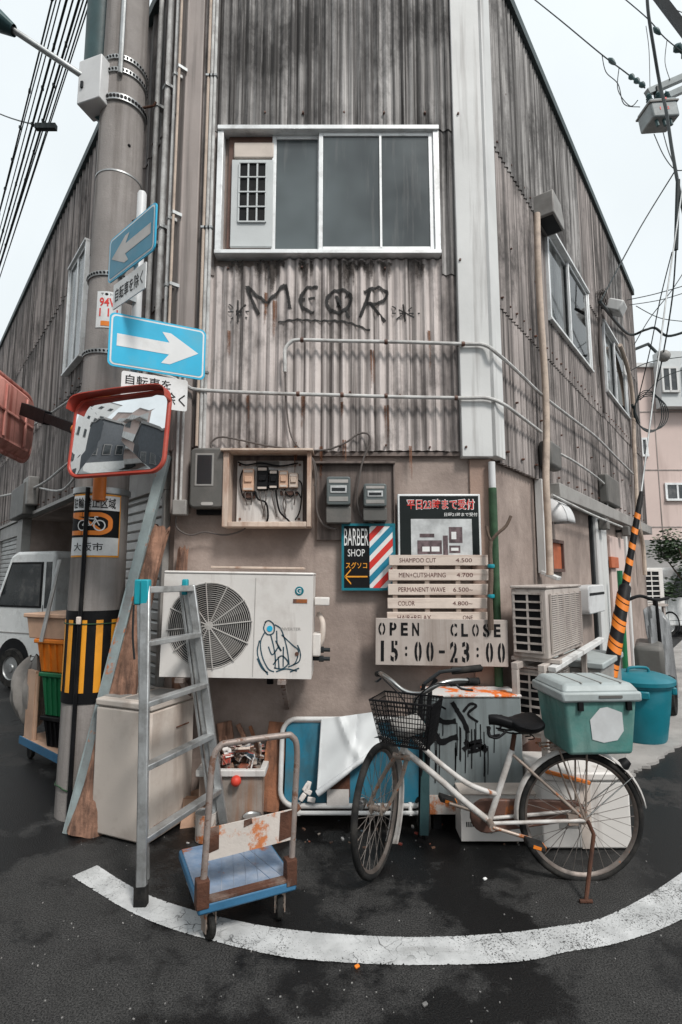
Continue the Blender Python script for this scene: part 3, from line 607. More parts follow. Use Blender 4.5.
# mullion of the right sash, and what shows in the open left side
mx_ = on(CF, 381, 190, .1).x; m_ = MB(CF); m_.box(mx_ - .008, mx_ + .008, -.078, -.062, wz0 + .06, wz1 - .06); m_.build('mullion', 'alu_frame', wn)
a0, a1, c0, c1 = rect(CF, 228, 137, 277, 248, .03)
m_ = MB(CF); m_.box(a0, a1, -.03, -.006, c0, c1); m_.build('inner_panel', 'brown_case', wn)
a0, a1, c0, c1 = rect(CF, 231, 160, 273, 247, .05)
m_ = MB(CF); m_.box(a0, a1, -.055, -.03, c0, c1); lat = m_.build('lattice_panel', 'pale_wall', wn, bevel=.004)
m_ = MB(CF); m_.box(a0 + .01, a1, -.05, -.03, c1 + .02, c1 + .15); m_.build('roller_blind', 'cream', wn, bevel=.01)
b0, b1, d0, d1 = rect(CF, 239, 163, 266, 222, .06)
m_ = MB(CF); m_.box(b0, b1, -.058, -.054, d0, d1); m_.build('lattice_pane', 'black', wn, smooth=False)
m_ = MB(CF)
for k in range(4): x = b0 + (b1 - b0) * k / 3; m_.box(x - .006, x + .006, -.066, -.058, d0, d1)
for k in range(5): z = d0 + (d1 - d0) * k / 4; m_.box(b0, b1, -.069, -.060, z - .005, z + .005)
m_.build('lattice_bar', 'pale_wall', wn)
# right wall windows
def rw(px0, px1, sash):
    return None
def win_right(xa_, xb_, z0, z1, lb):
    w_ = window(RF, xa_, xb_, z0, z1, .0, bld, [(0, .52, 1), (.48, 1.0, 0)], mat='clear_pane', fw=.04, dep=.085)
    m_ = MB(RF); m_.box(xa_ + .04, xb_ - .04, -.016, -.006, z0 + .03, z1 - .03); m_.build('dark_interior', 'dark_metal', w_); w_['label'] = lb
    for a, b in ((.08, .2), (.3, .42), (.58, .78)):
        m_ = MB(RF); xw = xb_ - xa_; m_.grid(lambda u, v: (xa_ + xw * (a + (b - a) * u), -.025 - .005 * math.sin(u * 19), z0 + .08 + (z1 - z0 - .16) * v), 12, 1); m_.build('curtain', 'paper', w_)
win_right(pA, pB, 3.98, 5.02, 'nearer upstairs sliding window on the right wall')
win_right(pA2, pB2, 3.98, 5.0, 'farther upstairs sliding window on the right wall')
window(LF, on(LF, 66, 340, .1).x, on(LF, 82, 340, .1).x, 3.95, 5.35, .06, bld, [(0, .5, 0), (.5, 1, 0)], mat='glass', dep=.06, fw=.035)
window(LF, -9.6, -7.9, 3.9, 5.2, .06, bld, [(0, .5, 0), (.5, 1, 0)], mat='glass', dep=.06, fw=.035)
# right wall ground floor: grey soffit beam, posts, doorway, small brown window
mb = MB(RF); mb.box(1.25, RLEN, -.14, .0, ZL - .17, ZL - .035); mb.build('soffit_beam', 'grey_light', bld, bevel=.008)
def post(F, x0, x1, z0, z1, d, mat, name='post'): mb = MB(F); mb.box(x0, x1, -d, 0, z0, z1); return mb.build(name, mat, bld, bevel=.006)
a0 = on(RF, 598, 575, .06).x; a1 = on(RF, 608, 575, .06).x; post(RF, a0, a1, .02, ZL - .175, .07, 'trim')
a2 = on(RF, 594, 575, .03).x; post(RF, a2, a0 - .004, .02, ZL - .178, .04, 'dark_metal')
x0, x1, z0, z1 = rect(RF, 551, 540, 563, 572, .02)
mb = MB(RF); mb.box(x0, x1, -.035, 0, z0, z0 + .03); mb.box(x0, x1, -.035, 0, z1 - .03, z1); mb.box(x0, x0 + .03, -.034, 0, z0 + .03, z1 - .03); mb.box(x1 - .03, x1, -.034, 0, z0 + .03, z1 - .03)
w_ = mb.build('window', 'brown_paint', bld); w_['label'] = 'small brown framed ground floor window'
mb = MB(RF); mb.box(x0 + .03, x1 - .03, -.012, -.004, z0 + .03, z1 - .03); mb.build('pane', 'brick_orange', w_, smooth=False)
a3 = on(RF, 612, 590, .02).x; a4 = on(RF, 626, 590, .02).x
mb = MB(RF); mb.box(a3, a4, -.03, 0, .05, 2.05); dr = mb.build('door', 'pink_wall', bld, bevel=.005)
mb = MB(RF); mb.box(a3 + .06, a3 + .12, -.06, -.03, .95, 1.12); mb.build('handle', 'black', dr)
post(RF, a4 + .01, a4 + .12, .02, ZL - .18, .06, 'trim')
mb = MB(RF); mb.box(.02, RLEN, -.02, 0, .02, .30); mb.build('plinth', 'brown_case', bld)
# orange rendered pier under the right corner trim
x0, x1, z0, z1 = rect(CF, 470, 462, 489, 560, 0)
mb = MB(CF); mb.box(x0, R0.x + .004, -.02, 0, .02, zr0 - .004); mb.build('corner_pier', 'mortar_orange', bld, bevel=.006)
# meter recess board line and sheet-bottom drip edge on cut corner
mb = MB(CF); mb.box(xa, xb, -.03, 0, zb0 - .035, zb0 - .008); mb.build('drip_edge', 'board_dark', bld)
# left wall ground floor: roller shutters between concrete posts
def shutter(F, x0, x1, z0, z1, d):
    mb = MB(F); zz = z0; vs = []
    fr = MB(F); fr.box(x0 - .05, x0, -d - .03, 0, z0, z1); fr.box(x1, x1 + .05, -d - .03, 0, z0, z1); fr.box(x0 - .05, x1 + .05, -d - .05, 0, z1, z1 + .22)
    sh = fr.build('roller_shutter', 'grey_light', bld, bevel=.006)
    while zz < z1 - .01:
        s_ = MB(F); s_.add([(x, y, z) for x in (x0, x1) for y, z in ((-d, zz), (-d - .012, zz + .012), (-d - .012, zz + .058), (-d, zz + .072))], [(0, 4, 5, 1), (1, 5, 6, 2), (2, 6, 7, 3)])
        s_.build('slat', 'shutter', sh); zz += .075
sx1 = on(LF, 163, 540, .03).x; sx0 = on(LF, 108, 540, .03).x
shutter(LF, sx0, sx1, .02, 2.16, .02)
post(LF, -5.75, -5.352, .0, 2.38, .12, 'grey_light'); post(LF, -8.4, -8.0, 0, 2.38, .12, 'grey_light')
shutter(LF, -7.92, -5.82, .02, 2.16, .02); shutter(LF, -10.9, -8.5, .02, 2.16, .02)
mb = MB(LF); mb.box(-12, -.0, -.10, .0, 2.385, 2.425); mb.build('soffit_beam', 'grey_light', bld)

# rust runs under the bolts and soot runs under the window sill, laid on the lower sheets
rs = MB(CF); rk = random.Random(21)
for px, py in ((303, 395), (342, 402), (247, 395), (296, 446), (386, 405), (275, 300), (430, 330), (265, 292), (344, 440), (320, 446), (228, 330), (410, 446), (372, 350)):
    a = on(CF, px, py, .05)
    for k in range(3): x = a.x + rk.uniform(-.012, .012); L = rk.uniform(.08, .3); rs.stroke([(x, a.z), (x + .002, a.z - L / 2), (x, a.z - L)], rk.uniform(.010, .022), core_s, 3, .8)
rs.build('rust_stain', 'stain_rust', bld, smooth=False, kind='stuff')
rs = MB(CF); zz = wz0 - .02
for k in range(150):
    x = rk.uniform(wx0 + .02, wx1 - .02); cl = math.sin(x * 9) * .5 + math.sin(x * 23 + 1) * .5
    if cl < -.1: continue
    L = rk.uniform(.02, .16) * (1 + cl); z = zz - rk.uniform(0, .04); rs.stroke([(x, z), (x + rk.uniform(-.004, .004), z - L / 2), (x, z - L)], rk.uniform(.02, .05), lambda x: core_s(x) + .002, 3, .9)
rs.build('soot_stain', 'stain_dark', bld, smooth=False, kind='stuff')
# ================================================================== THINGS ON THE CUT CORNER WALL
def cpath(F, pts, off): return [W(F, *on(F, x, y, off)) for x, y in pts]
def pipe(name, pts, r, mat, label, cat, sub=5, parent=None, n=8, clips=None):
    P = smooth_path(pts, sub) if sub > 1 else pts
    mb = MB(); mb.tube(P, r, n)
    if parent is not None: return mb.build(name, mat, parent)
    o = mb.build(name, mat, org=P[-1]); tag(o, label, cat)
    if clips:
        for q in clips:
            c = MB(); c.lathe([(r * 1.25, -.012), (r * 1.45, 0), (r * 1.25, .012)], q[0], q[1], 10); c.build('clip', 'brown_case', o)
    return o
ca = cpath(CF, [(285, 372), (285, 362), (285, 350), (290, 343), (299, 340), (340, 341), (400, 342), (462, 344), (484, 345)], .10) + cpath(RF, [(499, 355), (520, 374), (543, 396), (570, 417), (596, 437), (615, 456), (633, 474)], .11)
pipe('conduit', ca, .013, 'conduit', 'upper grey conduit bending down at its left end and wrapping onto the right wall', 'conduit', clips=[(W(CF, *on(CF, px, py, .10)), (1, 0, 0)) for px, py in ((302, 340), (386, 342), (463, 344))])
cb = cpath(CF, [(150, 372), (172, 378), (187, 386), (200, 390), (260, 393), (330, 395), (400, 397), (462, 398), (486, 398)], .10) + cpath(RF, [(503, 404), (520, 416), (541, 432)], .11)
pipe('conduit', cb, .013, 'conduit', 'lower grey conduit running level across the cut corner below the graffiti', 'conduit', clips=[(W(CF, *on(CF, px, py, .10)), (1, 0, 0)) for px, py in ((298, 394), (342, 395), (386, 396), (456, 398))])
for i, (px, pb, r, lb) in enumerate(((197.0, 446, .011, 'left one of the three thin vertical conduits left of the upstairs window'), (200.6, 452, .012, 'middle one of the three thin vertical conduits left of the upstairs window'), (204.2, 455, .012, 'right one of the three thin vertical conduits left of the upstairs window'))):
    q = on(CF, px, 430, .09); zb_ = on(CF, px, pb, .09).z
    mb = MB(CF); mb.tube([(q.x, -.09, zb_), (q.x, -.09, ZT - .06)], r, 8); o = mb.build('vertical_conduit', 'conduit' if i else 'conduit_tan', org=W(CF, q.x, -.09, zb_)); tag(o, lb, 'conduit', 'vertical conduits left of the upstairs window')
    for z in (zb_ + .6, 4.1, 5.35):
        c = MB(CF); c.box(q.x - .018, q.x + .018, -.106, -.075, z - .008, z + .008); c.build('clip', 'steel', o)
jx0, jx1, jz0, jz1 = rect(CF, 173, 500, 187, 515, .11)
mb = MB(CF); mb.box(jx0, jx1, -.13, -.065, jz0, jz1); o = mb.build('junction_box', 'grey_light', org=W(CF, jx0, -.1, jz0), bevel=.006); tag(o, 'small grey junction box at the foot of two conduits, left of the fuse box', 'junction box')
for px, r, lb in ((176.5, .009, 'left of the two conduits dropping into the small junction box'), (181.5, .009, 'right of the two conduits dropping into the small junction box')):
    q = on(CF, px, 470, .10); mb = MB(CF); mb.tube([(q.x, -.10, jz1 - .01), (q.x, -.10, on(CF, px, 330, .1).z)], r, 8); tag(mb.build('vertical_conduit', 'conduit', org=W(CF, q.x, -.1, jz1)), lb, 'conduit')
# grey meter cover
x0, x1, z0, z1 = rect(CF, 190, 448, 226, 508, .14)
t = thing('meter_cover', 'rounded grey plastic meter cover with dark window left of the fuse box', 'meter box', W(CF, (x0 + x1) / 2, 0, z0))
mb = MB(CF); mb.prism(rrect(x1 - x0, z1 - z0, .035, 4, (x0 + x1) / 2, (z0 + z1) / 2), -.15, -.04); mb.build('cover', 'grey_plastic', t, bevel=.012)
a0, a1, c0, c1 = rect(CF, 197, 455, 212, 484, .15); mb = MB(CF); mb.box(a0, a1, -.156, -.149, c0, c1); mb.build('sight_window', 'glass', t, bevel=.003)
mb = MB(CF); mb.box(a0 - .012, a1 + .012, -.1535, -.149, c0 - .012, c1 + .012); mb.build('window_rim', 'grey_light', t)
a0, a1, c0, c1 = rect(CF, 201, 503, 213, 508, .15); mb = MB(CF); mb.prism(rrect(a1 - a0, .022, .010, 3, (a0 + a1) / 2, c1 - .005), -.155, -.148); mb.build('latch', 'wire_grey', t)
mb = MB(CF); mb.box(x0 + .03, x1 - .02, -.06, 0, z0 - .035, z0 + .01); mb.build('cable_entry', 'black', t)
# open fuse box
x0, x1, z0, z1 = rect(CF, 223, 452, 311, 527, .14)
t = thing('fuse_box', 'open pale wooden fuse box with breakers and wires inside', 'fuse box', W(CF, (x0 + x1) / 2, 0, z0))
w_ = .04
mb = MB(CF); mb.box(x0, x0 + w_, -.16, 0, z0, z1); mb.build('side', 'wood_box', t, bevel=.004)
mb = MB(CF); mb.box(x1 - w_ * .7, x1, -.16, 0, z0, z1); mb.build('side', 'wood_box', t, bevel=.004)
mb = MB(CF); mb.box(x0 + w_ + .001, x1 - w_ * .7 - .001, -.158, 0, z0, z0 + .035); mb.build('bottom', 'wood_box', t, bevel=.004)
mb = MB(CF); mb.box(x0 - .015, x1 + .015, -.19, 0, z1, z1 + .016); mb.build('top', 'wood_box', t, bevel=.003)
mb = MB(CF); mb.box(x0 + w_, x1 - w_ * .7, -.012, .004, z0 + .035, z1); mb.build('back', 'board_dark', t)
a0, a1, c0, c1 = rect(CF, 237, 461, 303, 523, .02)
mb = MB(CF); mb.box(a0, a1, -.03, -.012, c0, c1); mb.build('mounting_plate', 'panel_white', t, bevel=.003)
for (p0, q0, p1, q1, mt) in ((243, 469, 254, 491, 'plastic_tan'), (257, 467, 268, 490, 'black'), (269, 470, 278, 489, 'black'), (279, 471, 288, 488, 'plastic_tan'), (289, 473, 298, 488, 'conduit_tan')):
    a0, a1, c0, c1 = rect(CF, p0, q0, p1, q1, .06); mb = MB(CF); mb.box(a0, a1, -.075, -.03, c0, c1); mb.box(a0 + .012, a1 - .012, -.085, -.07, (c0 + c1) / 2 - .018, (c0 + c1) / 2 + .022)
    bk = mb.build('breaker', mt, t, bevel=.004); mb = MB(CF); mb.box(a0 + .008, a1 - .008, -.078, -.07, c1 - .028, c1 - .008); mb.box(a0 + .008, a1 - .008, -.078, -.07, c0 + .006, c0 + .02); mb.build('terminal', 'cream', bk)
for k, px in enumerate((246, 250, 261, 264, 273, 282, 285, 293)):
    pts = [W(CF, *on(CF, px, 489, .05)), W(CF, *on(CF, px + (2 if k % 2 else -1), 496, .07)), W(CF, *on(CF, px + 1, 505, .05)), W(CF, *on(CF, px + (4 if k % 3 else -1), 517, .04))]
    if k in (0, 1, 7): pts = pts[:3]
    pipe('wire', pts, .004, 'cable_grey', '', '', parent=t)
q = on(CF, 241, 519, .03); s_ = MB(CF)
for px, py in ((240, 465), (300, 465), (240, 519), (299, 519)): q = on(CF, px, py, .03); s_.cyl((q.x, -.036, q.z), (q.x, -.02, q.z), .009, .009, 8)
s_.build('screws', 'brown_case', t)
for pts, r in (([(238, 462), (246, 465), (262, 463), (280, 466), (298, 463)], .006), ([(255, 491), (258, 499), (266, 503), (268, 516), (266, 524)], .007), ([(276, 490), (277, 500), (280, 512), (288, 520), (291, 524)], .007), ([(284, 489), (290, 497), (297, 492), (301, 498)], .005), ([(243, 470), (240, 480), (243, 496), (251, 499), (254, 492)], .005), ([(298, 480), (302, 486), (300, 510), (295, 520)], .005)):
    pipe('wire', cpath(CF, pts, .055), r, 'black', '', '', parent=t)
for p0, q0, p1, q1, mt in ((243, 493, 255, 498, 'brown_case'), (280, 491, 298, 495, 'brown_case'), (256, 461, 279, 466, 'grey_plastic')):
    a0, a1, c0, c1 = rect(CF, p0, q0, p1, q1, .05); mb = MB(CF); mb.box(a0, a1, -.05, -.03, c0, c1); mb.build('terminal_block', mt, t, bevel=.003)
# meter board and the two electricity meters
x0, x1, z0, z1 = rect(CF, 317, 465, 393, 526, .02)
mb = MB(CF); mb.box(x0, x1, -.035, 0, z0 - .1, z1); mb.box(x0 - .012, x1 + .014, -.075, 0, z1, z1 + .016); mb.box(x1, x1 + .012, -.06, 0, z0 - .02, z1)
tag(mb.build('meter_board', 'board_dark', org=W(CF, x0, 0, z0 - .1), bevel=.003), 'dark weathered wooden board behind the two electricity meters', 'board')
for (p0, q0, p1, q1, lb) in ((326, 477, 351, 523, 'larger left one of the two grey electricity meters'), (363, 484, 387, 521, 'smaller right one of the two grey electricity meters')):
    x0, x1, z0, z1 = rect(CF, p0, q0, p1, q1, .12); h = z1 - z0; t = thing('electricity_meter', lb, 'meter', W(CF, (x0 + x1) / 2, -.03, z0), 'electricity meters on the board')
    mb = MB(CF); mb.prism(rrect(x1 - x0, h * .36, .012, 3, (x0 + x1) / 2, z0 + h * .18), -.125, -.036); mb.build('terminal_cover', 'grey_plastic', t, bevel=.006)
    mb = MB(CF); mb.prism(rrect((x1 - x0) * .96, h * .62, .016, 3, (x0 + x1) / 2, z0 + h * .69), -.145, -.036); mb.build('case', 'dull_poster', t, bevel=.008)
    mb = MB(CF); mb.box(x0 + .03, x1 - .03, -.150, -.140, z0 + h * .64, z0 + h * .80); ds = mb.build('display', 'photo_pale', t, bevel=.002)
    mb = MB(CF); mb.box(x0 + .04, x1 - .04, -.1525, -.149, z0 + h * .68, z0 + h * .75); mb.build('digits', 'dark_metal', ds)
    mb = MB(CF); mb.box(x0 + .02, x1 - .02, -.1485, -.140, z0 + h * .86, z0 + h * .93); mb.build('label_plate', 'wire_grey', t)
    mb = MB(CF); mb.box(x0 + .02, x1 - .02, -.1485, -.140, z0 + h * .46, z0 + h * .56); mb.build('label_plate', 'grey_light', t)
# cables on the wall
CAB = [([(212, 449), (211, 443), (220, 437), (240, 440), (268, 446), (298, 450), (312, 458), (317, 475), (314, 486)], .0065, 'brown cable arching from the grey meter cover over the fuse box'),
       ([(226, 450), (270, 452), (300, 449), (313, 462), (316, 490), (317, 512), (324, 525), (336, 529)], .008, 'brown cable running over the fuse box and down its right side to the meters'),
       ([(285, 370), (286, 400), (290, 432), (298, 447), (304, 450)], .006, 'thin cable dropping from the end of the upper conduit'),
       ([(300, 450), (325, 450), (345, 443), (358, 434), (368, 434), (370, 443), (363, 460), (359, 480), (357, 500), (362, 517), (374, 523)], .007, 'brown cable looping above the meters and down between them'),
       ([(176, 516), (177, 528), (190, 535), (205, 532), (225, 535), (243, 530), (246, 524)], .006, 'thin cable sagging below the grey meter cover')]
for pts, r, lb in CAB: pipe('cable', cpath(CF, pts, .075), r, 'cable_grey', lb, 'cable')
# graffiti sprayed on the lower sheets: real strokes laid on the corrugation
GS = []; C2 = lambda px, py: (lambda q: Vector((q.x, q.z)))(on(CF, px, py, .045))
def gs(pts, w=.029): GS.append(([C2(*p) for p in pts], w))
for a in ([(229, 304), (247, 318)], [(246, 305), (231, 319)], [(238, 300), (238, 322)], [(228, 312), (249, 311)]): gs(a, .014)
gs([(247, 286), (251, 298), (259, 315)]); gs([(247, 286), (256, 295), (267, 303)]); gs([(267, 303), (276, 294), (285, 284)]); gs([(285, 284), (288, 296), (290, 309)])
gs([(318, 288), (308, 288), (301, 297), (303, 308), (314, 313)]); gs([(302, 299), (315, 299)], .028)
gs([(340, 290), (330, 294), (327, 304), (334, 312), (345, 310), (351, 300), (347, 292), (338, 290)]); gs([(336, 296), (349, 318)], .028); gs([(349, 292), (330, 312)], .026)
gs([(370, 290), (366, 302), (360, 318)]); gs([(364, 292), (378, 288), (387, 294), (380, 303), (366, 304)]); gs([(370, 304), (385, 322)])
for a in ([(392, 306), (414, 318)], [(412, 307), (396, 320)], [(403, 304), (405, 322)], [(392, 313), (420, 313)]): gs(a, .014)
gs([(278, 323), (295, 320), (318, 321), (345, 322), (370, 331)], .018)
# speckles under the window and drips
tg = thing('graffiti', 'black spray painted word with stars on the corrugated wall under the window', 'graffiti', W(CF, 0, 0, 3.4))
for nm, a, b in (('star', 0, 4), ('letter', 4, 8), ('letter', 8, 10), ('letter', 10, 13), ('letter', 13, 16), ('star', 16, 20), ('underline', 20, 21)):
    mb = MB(CF)
    for pts, w in GS[a:b]: mb.stroke(pts, w, core_s, 8)
    mb.build(nm, 'spray', tg)
# barber sign
x0, x1, z0, z1 = rect(CF, 342, 524, 395, 590, .06); wd, ht = x1 - x0, z1 - z0; cx = (x0 + x1) / 2
t = thing('barber_sign', 'small barber shop sign with teal frame, orange arrow and red white blue stripes', 'sign', W(CF, cx, 0, z0))
mb = MB(CF); mb.box(x0, x1, -.06, -.036, z0, z1); mb.build('board', 'ink', t)
mb = MB(CF); f_ = .014
mb.box(x0 - .003, x1 + .003, -.066, -.03, z1 - f_, z1 + .003); mb.box(x0 - .003, x1 + .003, -.066, -.03, z0 - .003, z0 + f_); mb.box(x0 - .003, x0 + f_, -.065, -.03, z0 + f_, z1 - f_); mb.box(x1 - f_, x1 + .003, -.065, -.03, z0 + f_, z1 - f_); mb.build('frame', 'plastic_teal', t)
xs_ = x0 + wd * .52
mb = MB(CF); mb.box(xs_, x1 - f_, -.0625, -.059, z0 + f_, z1 - f_); mb.build('stripe_panel', 'white_print', t)
def clipped_stripe(mb, xl, xr, za, zb, c, w, y, slope=1.0):      # diagonal stripe clipped to a rectangle
    b = bmesh.new(); vs = [b.verts.new(v) for v in ((xl - 2, 0, c + slope * -2), (xr + 2, 0, c + slope * (xr - xl + 2)), (xr + 2, 0, c + slope * (xr - xl + 2) + w), (xl - 2, 0, c + slope * -2 + w))]
    b.faces.new(vs)
    for co, no in (((xl, 0, 0), (-1, 0, 0)), ((xr, 0, 0), (1, 0, 0)), ((0, 0, za), (0, 0, -1)), ((0, 0, zb), (0, 0, 1))):
        bmesh.ops.bisect_plane(b, geom=b.verts[:] + b.edges[:] + b.faces[:], plane_co=co, plane_no=no, clear_outer=True)
    b.verts.ensure_lookup_table(); ix = {v: i for i, v in enumerate(b.verts)}
    if b.faces: mb.add([(v.co.x, y, v.co.z) for v in b.verts], [[ix[v] for v in f.verts] for f in b.faces])
    b.free()
mr, mbl = MB(CF), MB(CF)
for k in range(-3, 8):
    c = z0 - .16 + k * .098; clipped_stripe(mr if k % 2 else mbl, xs_, x1 - f_, z0 + f_, z1 - f_, c, .056, -.0635, 1.05)
mr.build('red_stripes', 'red_print', t, smooth=False); mbl.build('blue_stripes', 'sign_blue_dark', t, smooth=False)
mb = MB(CF); put_text(mb, 'BARBER', x0 + wd * .27, z1 - ht * .20, wd * .46, ht * .26, -.0625); put_text(mb, 'SHOP', x0 + wd * .27, z1 - ht * .44, wd * .32, ht * .11, -.0625); mb.build('lettering', 'white_print', t, smooth=False)
mb = MB(CF); put_text(mb, 'スグソコ', x0 + wd * .27, z1 - ht * .63, wd * .40, ht * .10, -.0625, .01)
az = z0 + ht * .20; mb.box(x0 + wd * .06, x0 + wd * .48, -.0625, -.06, az - .005, az + .005)
mb.add([(x0 + wd * .05, -.0625, az + .004), (x0 + wd * .05, -.0625, az - .004), (x0 + wd * .17, -.0625, az - .055), (x0 + wd * .17, -.0625, az - .043), (x0 + wd * .07, -.0625, az), (x0 + wd * .17, -.0625, az + .043), (x0 + wd * .17, -.0625, az + .055)], [(0, 1, 2, 3, 4), (0, 4, 5, 6)])
mb.build('arrow', 'yellow_print', t, smooth=False)
# poster
x0, x1, z0, z1 = rect(CF, 398, 494, 481, 562, .09); wd, ht = x1 - x0, z1 - z0
t = thing('poster', 'black framed poster with red lettering above a shop photograph', 'poster', W(CF, (x0 + x1) / 2, 0, z0))
mb = MB(CF); mb.box(x0, x1, -.09, -.04, z0, z1); mb.build('backing', 'alu_frame', t, bevel=.004)
mb = MB(CF); mb.box(x0 + .014, x1 - .014, -.093, -.089, z0, z1 - .014); mb.build('sheet', 'poster_black', t)
mb = MB(CF); put_text(mb, '平日23時まで受付', (x0 + x1) / 2 + .01, z1 - ht * .155, wd * .83, ht * .165, -.0945, .045); mb.build('lettering_outline', 'white_print', t, smooth=False)
mb = MB(CF); put_text(mb, '平日23時まで受付', (x0 + x1) / 2 + .01, z1 - ht * .155, wd * .81, ht * .145, -.0962, .012); mb.build('lettering', 'red_print', t, smooth=False)
mb = MB(CF); put_text(mb, '日曜21時まで受付', x1 - wd * .24, z1 - ht * .305, wd * .40, ht * .055, -.0945, .01); mb.build('small_lettering', 'white_print', t, smooth=False)
a0, a1, c0, c1 = rect(CF, 411, 519, 472, 556, .09)
mb = MB(CF); mb.box(a0, a1, -.0955, -.092, c0, c1); mb.build('photograph', 'photo_pale', t)
ww, hh = a1 - a0, c1 - c0
mb = MB(CF)
for a, b, c, d in ((.10, .50, .05, .42), (.52, .60, .0, .55), (.62, .84, .35, .78), (.62, .80, .08, .28), (.14, .38, .5, .6)): mb.box(a0 + a * ww, a0 + b * ww, -.0966, -.095, c0 + c * hh, c0 + d * hh)
mb.build('photograph_print', 'photo_dark', t, smooth=False)
mb = MB(CF)
for a, b, c, d in ((.18, .3, .12, .25), (.33, .46, .12, .25), (.66, .74, .45, .65), (.65, .77, .14, .22)): mb.box(a0 + a * ww, a0 + b * ww, -.0975, -.0963, c0 + c * hh, c0 + d * hh)
mb.build('photograph_print', 'white_print', t, smooth=False)
# slatted price board
SL = [(389, 555, 488, 565.5, ('SHAMPOO CUT', '4.500')), (388.5, 569.5, 489, 580.5, ('MEN+CUTSHAPING', '4.700')), (388, 584, 489, 595, ('PERMANENT WAVE', '6.500~')), (387.5, 598, 488.5, 608.5, ('COLOR', '4.800~')), (387, 612, 489, 623, ('HAIR+RELAX', 'ONE'))]
x0, x1, z0, z1 = rect(CF, 387, 555, 489, 623, .13)
t = thing('price_board', 'pale slatted wooden price board above the opening hours sign', 'board', W(CF, (x0 + x1) / 2, 0, z0))
for px in (395, 427, 458): q = on(CF, px, 585, .11); mb = MB(CF); mb.box(q.x - .016, q.x + .016, -.115, -.098, z0, z1 + .0); mb.build('batten', 'wood_pale', t)
for (p0, q0, p1, q1, tx) in SL:
    x0, x1, z0, z1 = rect(CF, p0, q0, p1, q1, .13); mb = MB(CF); mb.box(x0, x1, -.135, -.1155, z0, z1); sl = mb.build('slat', 'wood_pale', t, bevel=.003)
    mb = MB(CF); L = len(tx[0]) * .0225; h = (z1 - z0) * .42; put_text(mb, tx[0], x0 + .07 + L / 2, (z0 + z1) / 2, L, h, -.1365); L2 = len(tx[1]) * .022; put_text(mb, tx[1], x1 - .11 - L2 / 2, (z0 + z1) / 2, L2, h * .9, -.1365); mb.build('lettering', 'dark_red', sl, smooth=False)
# opening hours sign, stencilled
x0, x1, z0, z1 = rect(CF, 375.5, 619, 508, 666, .16); wd, ht = x1 - x0, z1 - z0; cx = (x0 + x1) / 2
SFr = CF @ Matrix.Translation((cx, 0, z0 + ht / 2)) @ Matrix.Rotation(R(.9), 4, 'Y')
t = thing('opening_hours_sign', 'brown board stencilled OPEN CLOSE 15:00 - 23:00', 'sign', W(CF, cx, 0, z0))
mb = MB(SFr); mb.box(-wd / 2, wd / 2, -.162, -.145, -ht / 2, ht / 2); mb.build('board', 'sign_board', t, bevel=.003)
def stencil(mb, s, cx, cz, w, h, y):
    n = len(s); adv = w / n
    for i, ch in enumerate(s):
        if ch == ' ': continue
        x = cx - w / 2 + adv * (i + .5); cw = adv * (.62 if ch not in '1:-' else (.27 if ch == '1' else .20 if ch == ':' else .5)); chh = h if ch not in ':-' else (h * .48 if ch == ':' else h * .14)
        V, Fc = text2d(ch, .035); b = bmesh.new(); vv = [b.verts.new((p[0] * cw, 0, p[1] * chh)) for p in V]
        for f in Fc:
            try: b.faces.new([vv[k] for k in f])
            except ValueError: pass
        if ch in 'OPECS0235D':
            g_ = cw * .085; xo = cw * .02
            for c in (xo - g_, xo + g_): bmesh.ops.bisect_plane(b, geom=b.verts[:] + b.edges[:] + b.faces[:], plane_co=(c, 0, 0), plane_no=(1, 0, 0))
            lim = (lambda z: True) if ch in 'O0' else (lambda z: z > chh * .1) if ch in 'P' else (lambda z: abs(z) > chh * .28)
            if ch in 'O0PCS235E': bmesh.ops.delete(b, geom=[f for f in b.faces if abs(f.calc_center_median().x - xo) < g_ and lim(f.calc_center_median().z) and ch != 'E'], context='FACES')
        b.verts.ensure_lookup_table(); ix = {v: k for k, v in enumerate(b.verts)}
        mb.add([(x + v.co.x, y, cz + v.co.z) for v in b.verts], [[ix[v] for v in f.verts] for f in b.faces]); b.free()
mb = MB(SFr); stencil(mb, 'OPEN', -wd / 2 + wd * .175, ht * .27, wd * .34, ht * .28, -.1635); stencil(mb, 'CLOSE', wd / 2 - wd * .245, ht * .27, wd * .41, ht * .28, -.1635)
stencil(mb, '15:00-23:00', .0, -ht * .20, wd * .985, ht * .44, -.1635); mb.build('lettering', 'ink', t, smooth=False)
# corner drain pipe with green lower sleeve, and forked stick tied in front
q = on(CF, 493.5, 520, .06); za = on(CF, 493, 462, .06).z; zb_ = on(CF, 493, 488, .06).z
t = thing('corner_pipe', 'corner drain pipe, pale above and wrapped in green below, behind the forked stick', 'pipe', W(CF, q.x, -.06, .0))
mb = MB(CF); mb.tube([(q.x, -.06, zb_), (q.x, -.06, za)], .024, 12); mb.build('upper_pipe', 'pole_white', t)
mb = MB(CF); mb.tube([(q.x, -.06, .02), (q.x, -.06, zb_)], .028, 12); mb.build('sleeve', 'leaf_green', t)
t = thing('forked_stick', 'bare forked stick tied upright at the right end of the price board', 'stick', W(CF, *on(CF, 491, 628, .19)))
st = [W(CF, *on(CF, px, py, .185)) for px, py in ((491, 630), (490, 600), (491, 575), (490, 552), (491, 541))]
mb = MB(); mb.tube(smooth_path(st, 4), [.020 - .007 * i / 16 for i in range(17)], 8); mb.build('stem', 'bark', t)
mb = MB(); mb.tube(smooth_path([st[-1]] + [W(CF, *on(CF, px, py, .2)) for px, py in ((497, 534), (506, 526), (511, 516))], 4), .011, 8); mb.build('fork', 'bark', t)
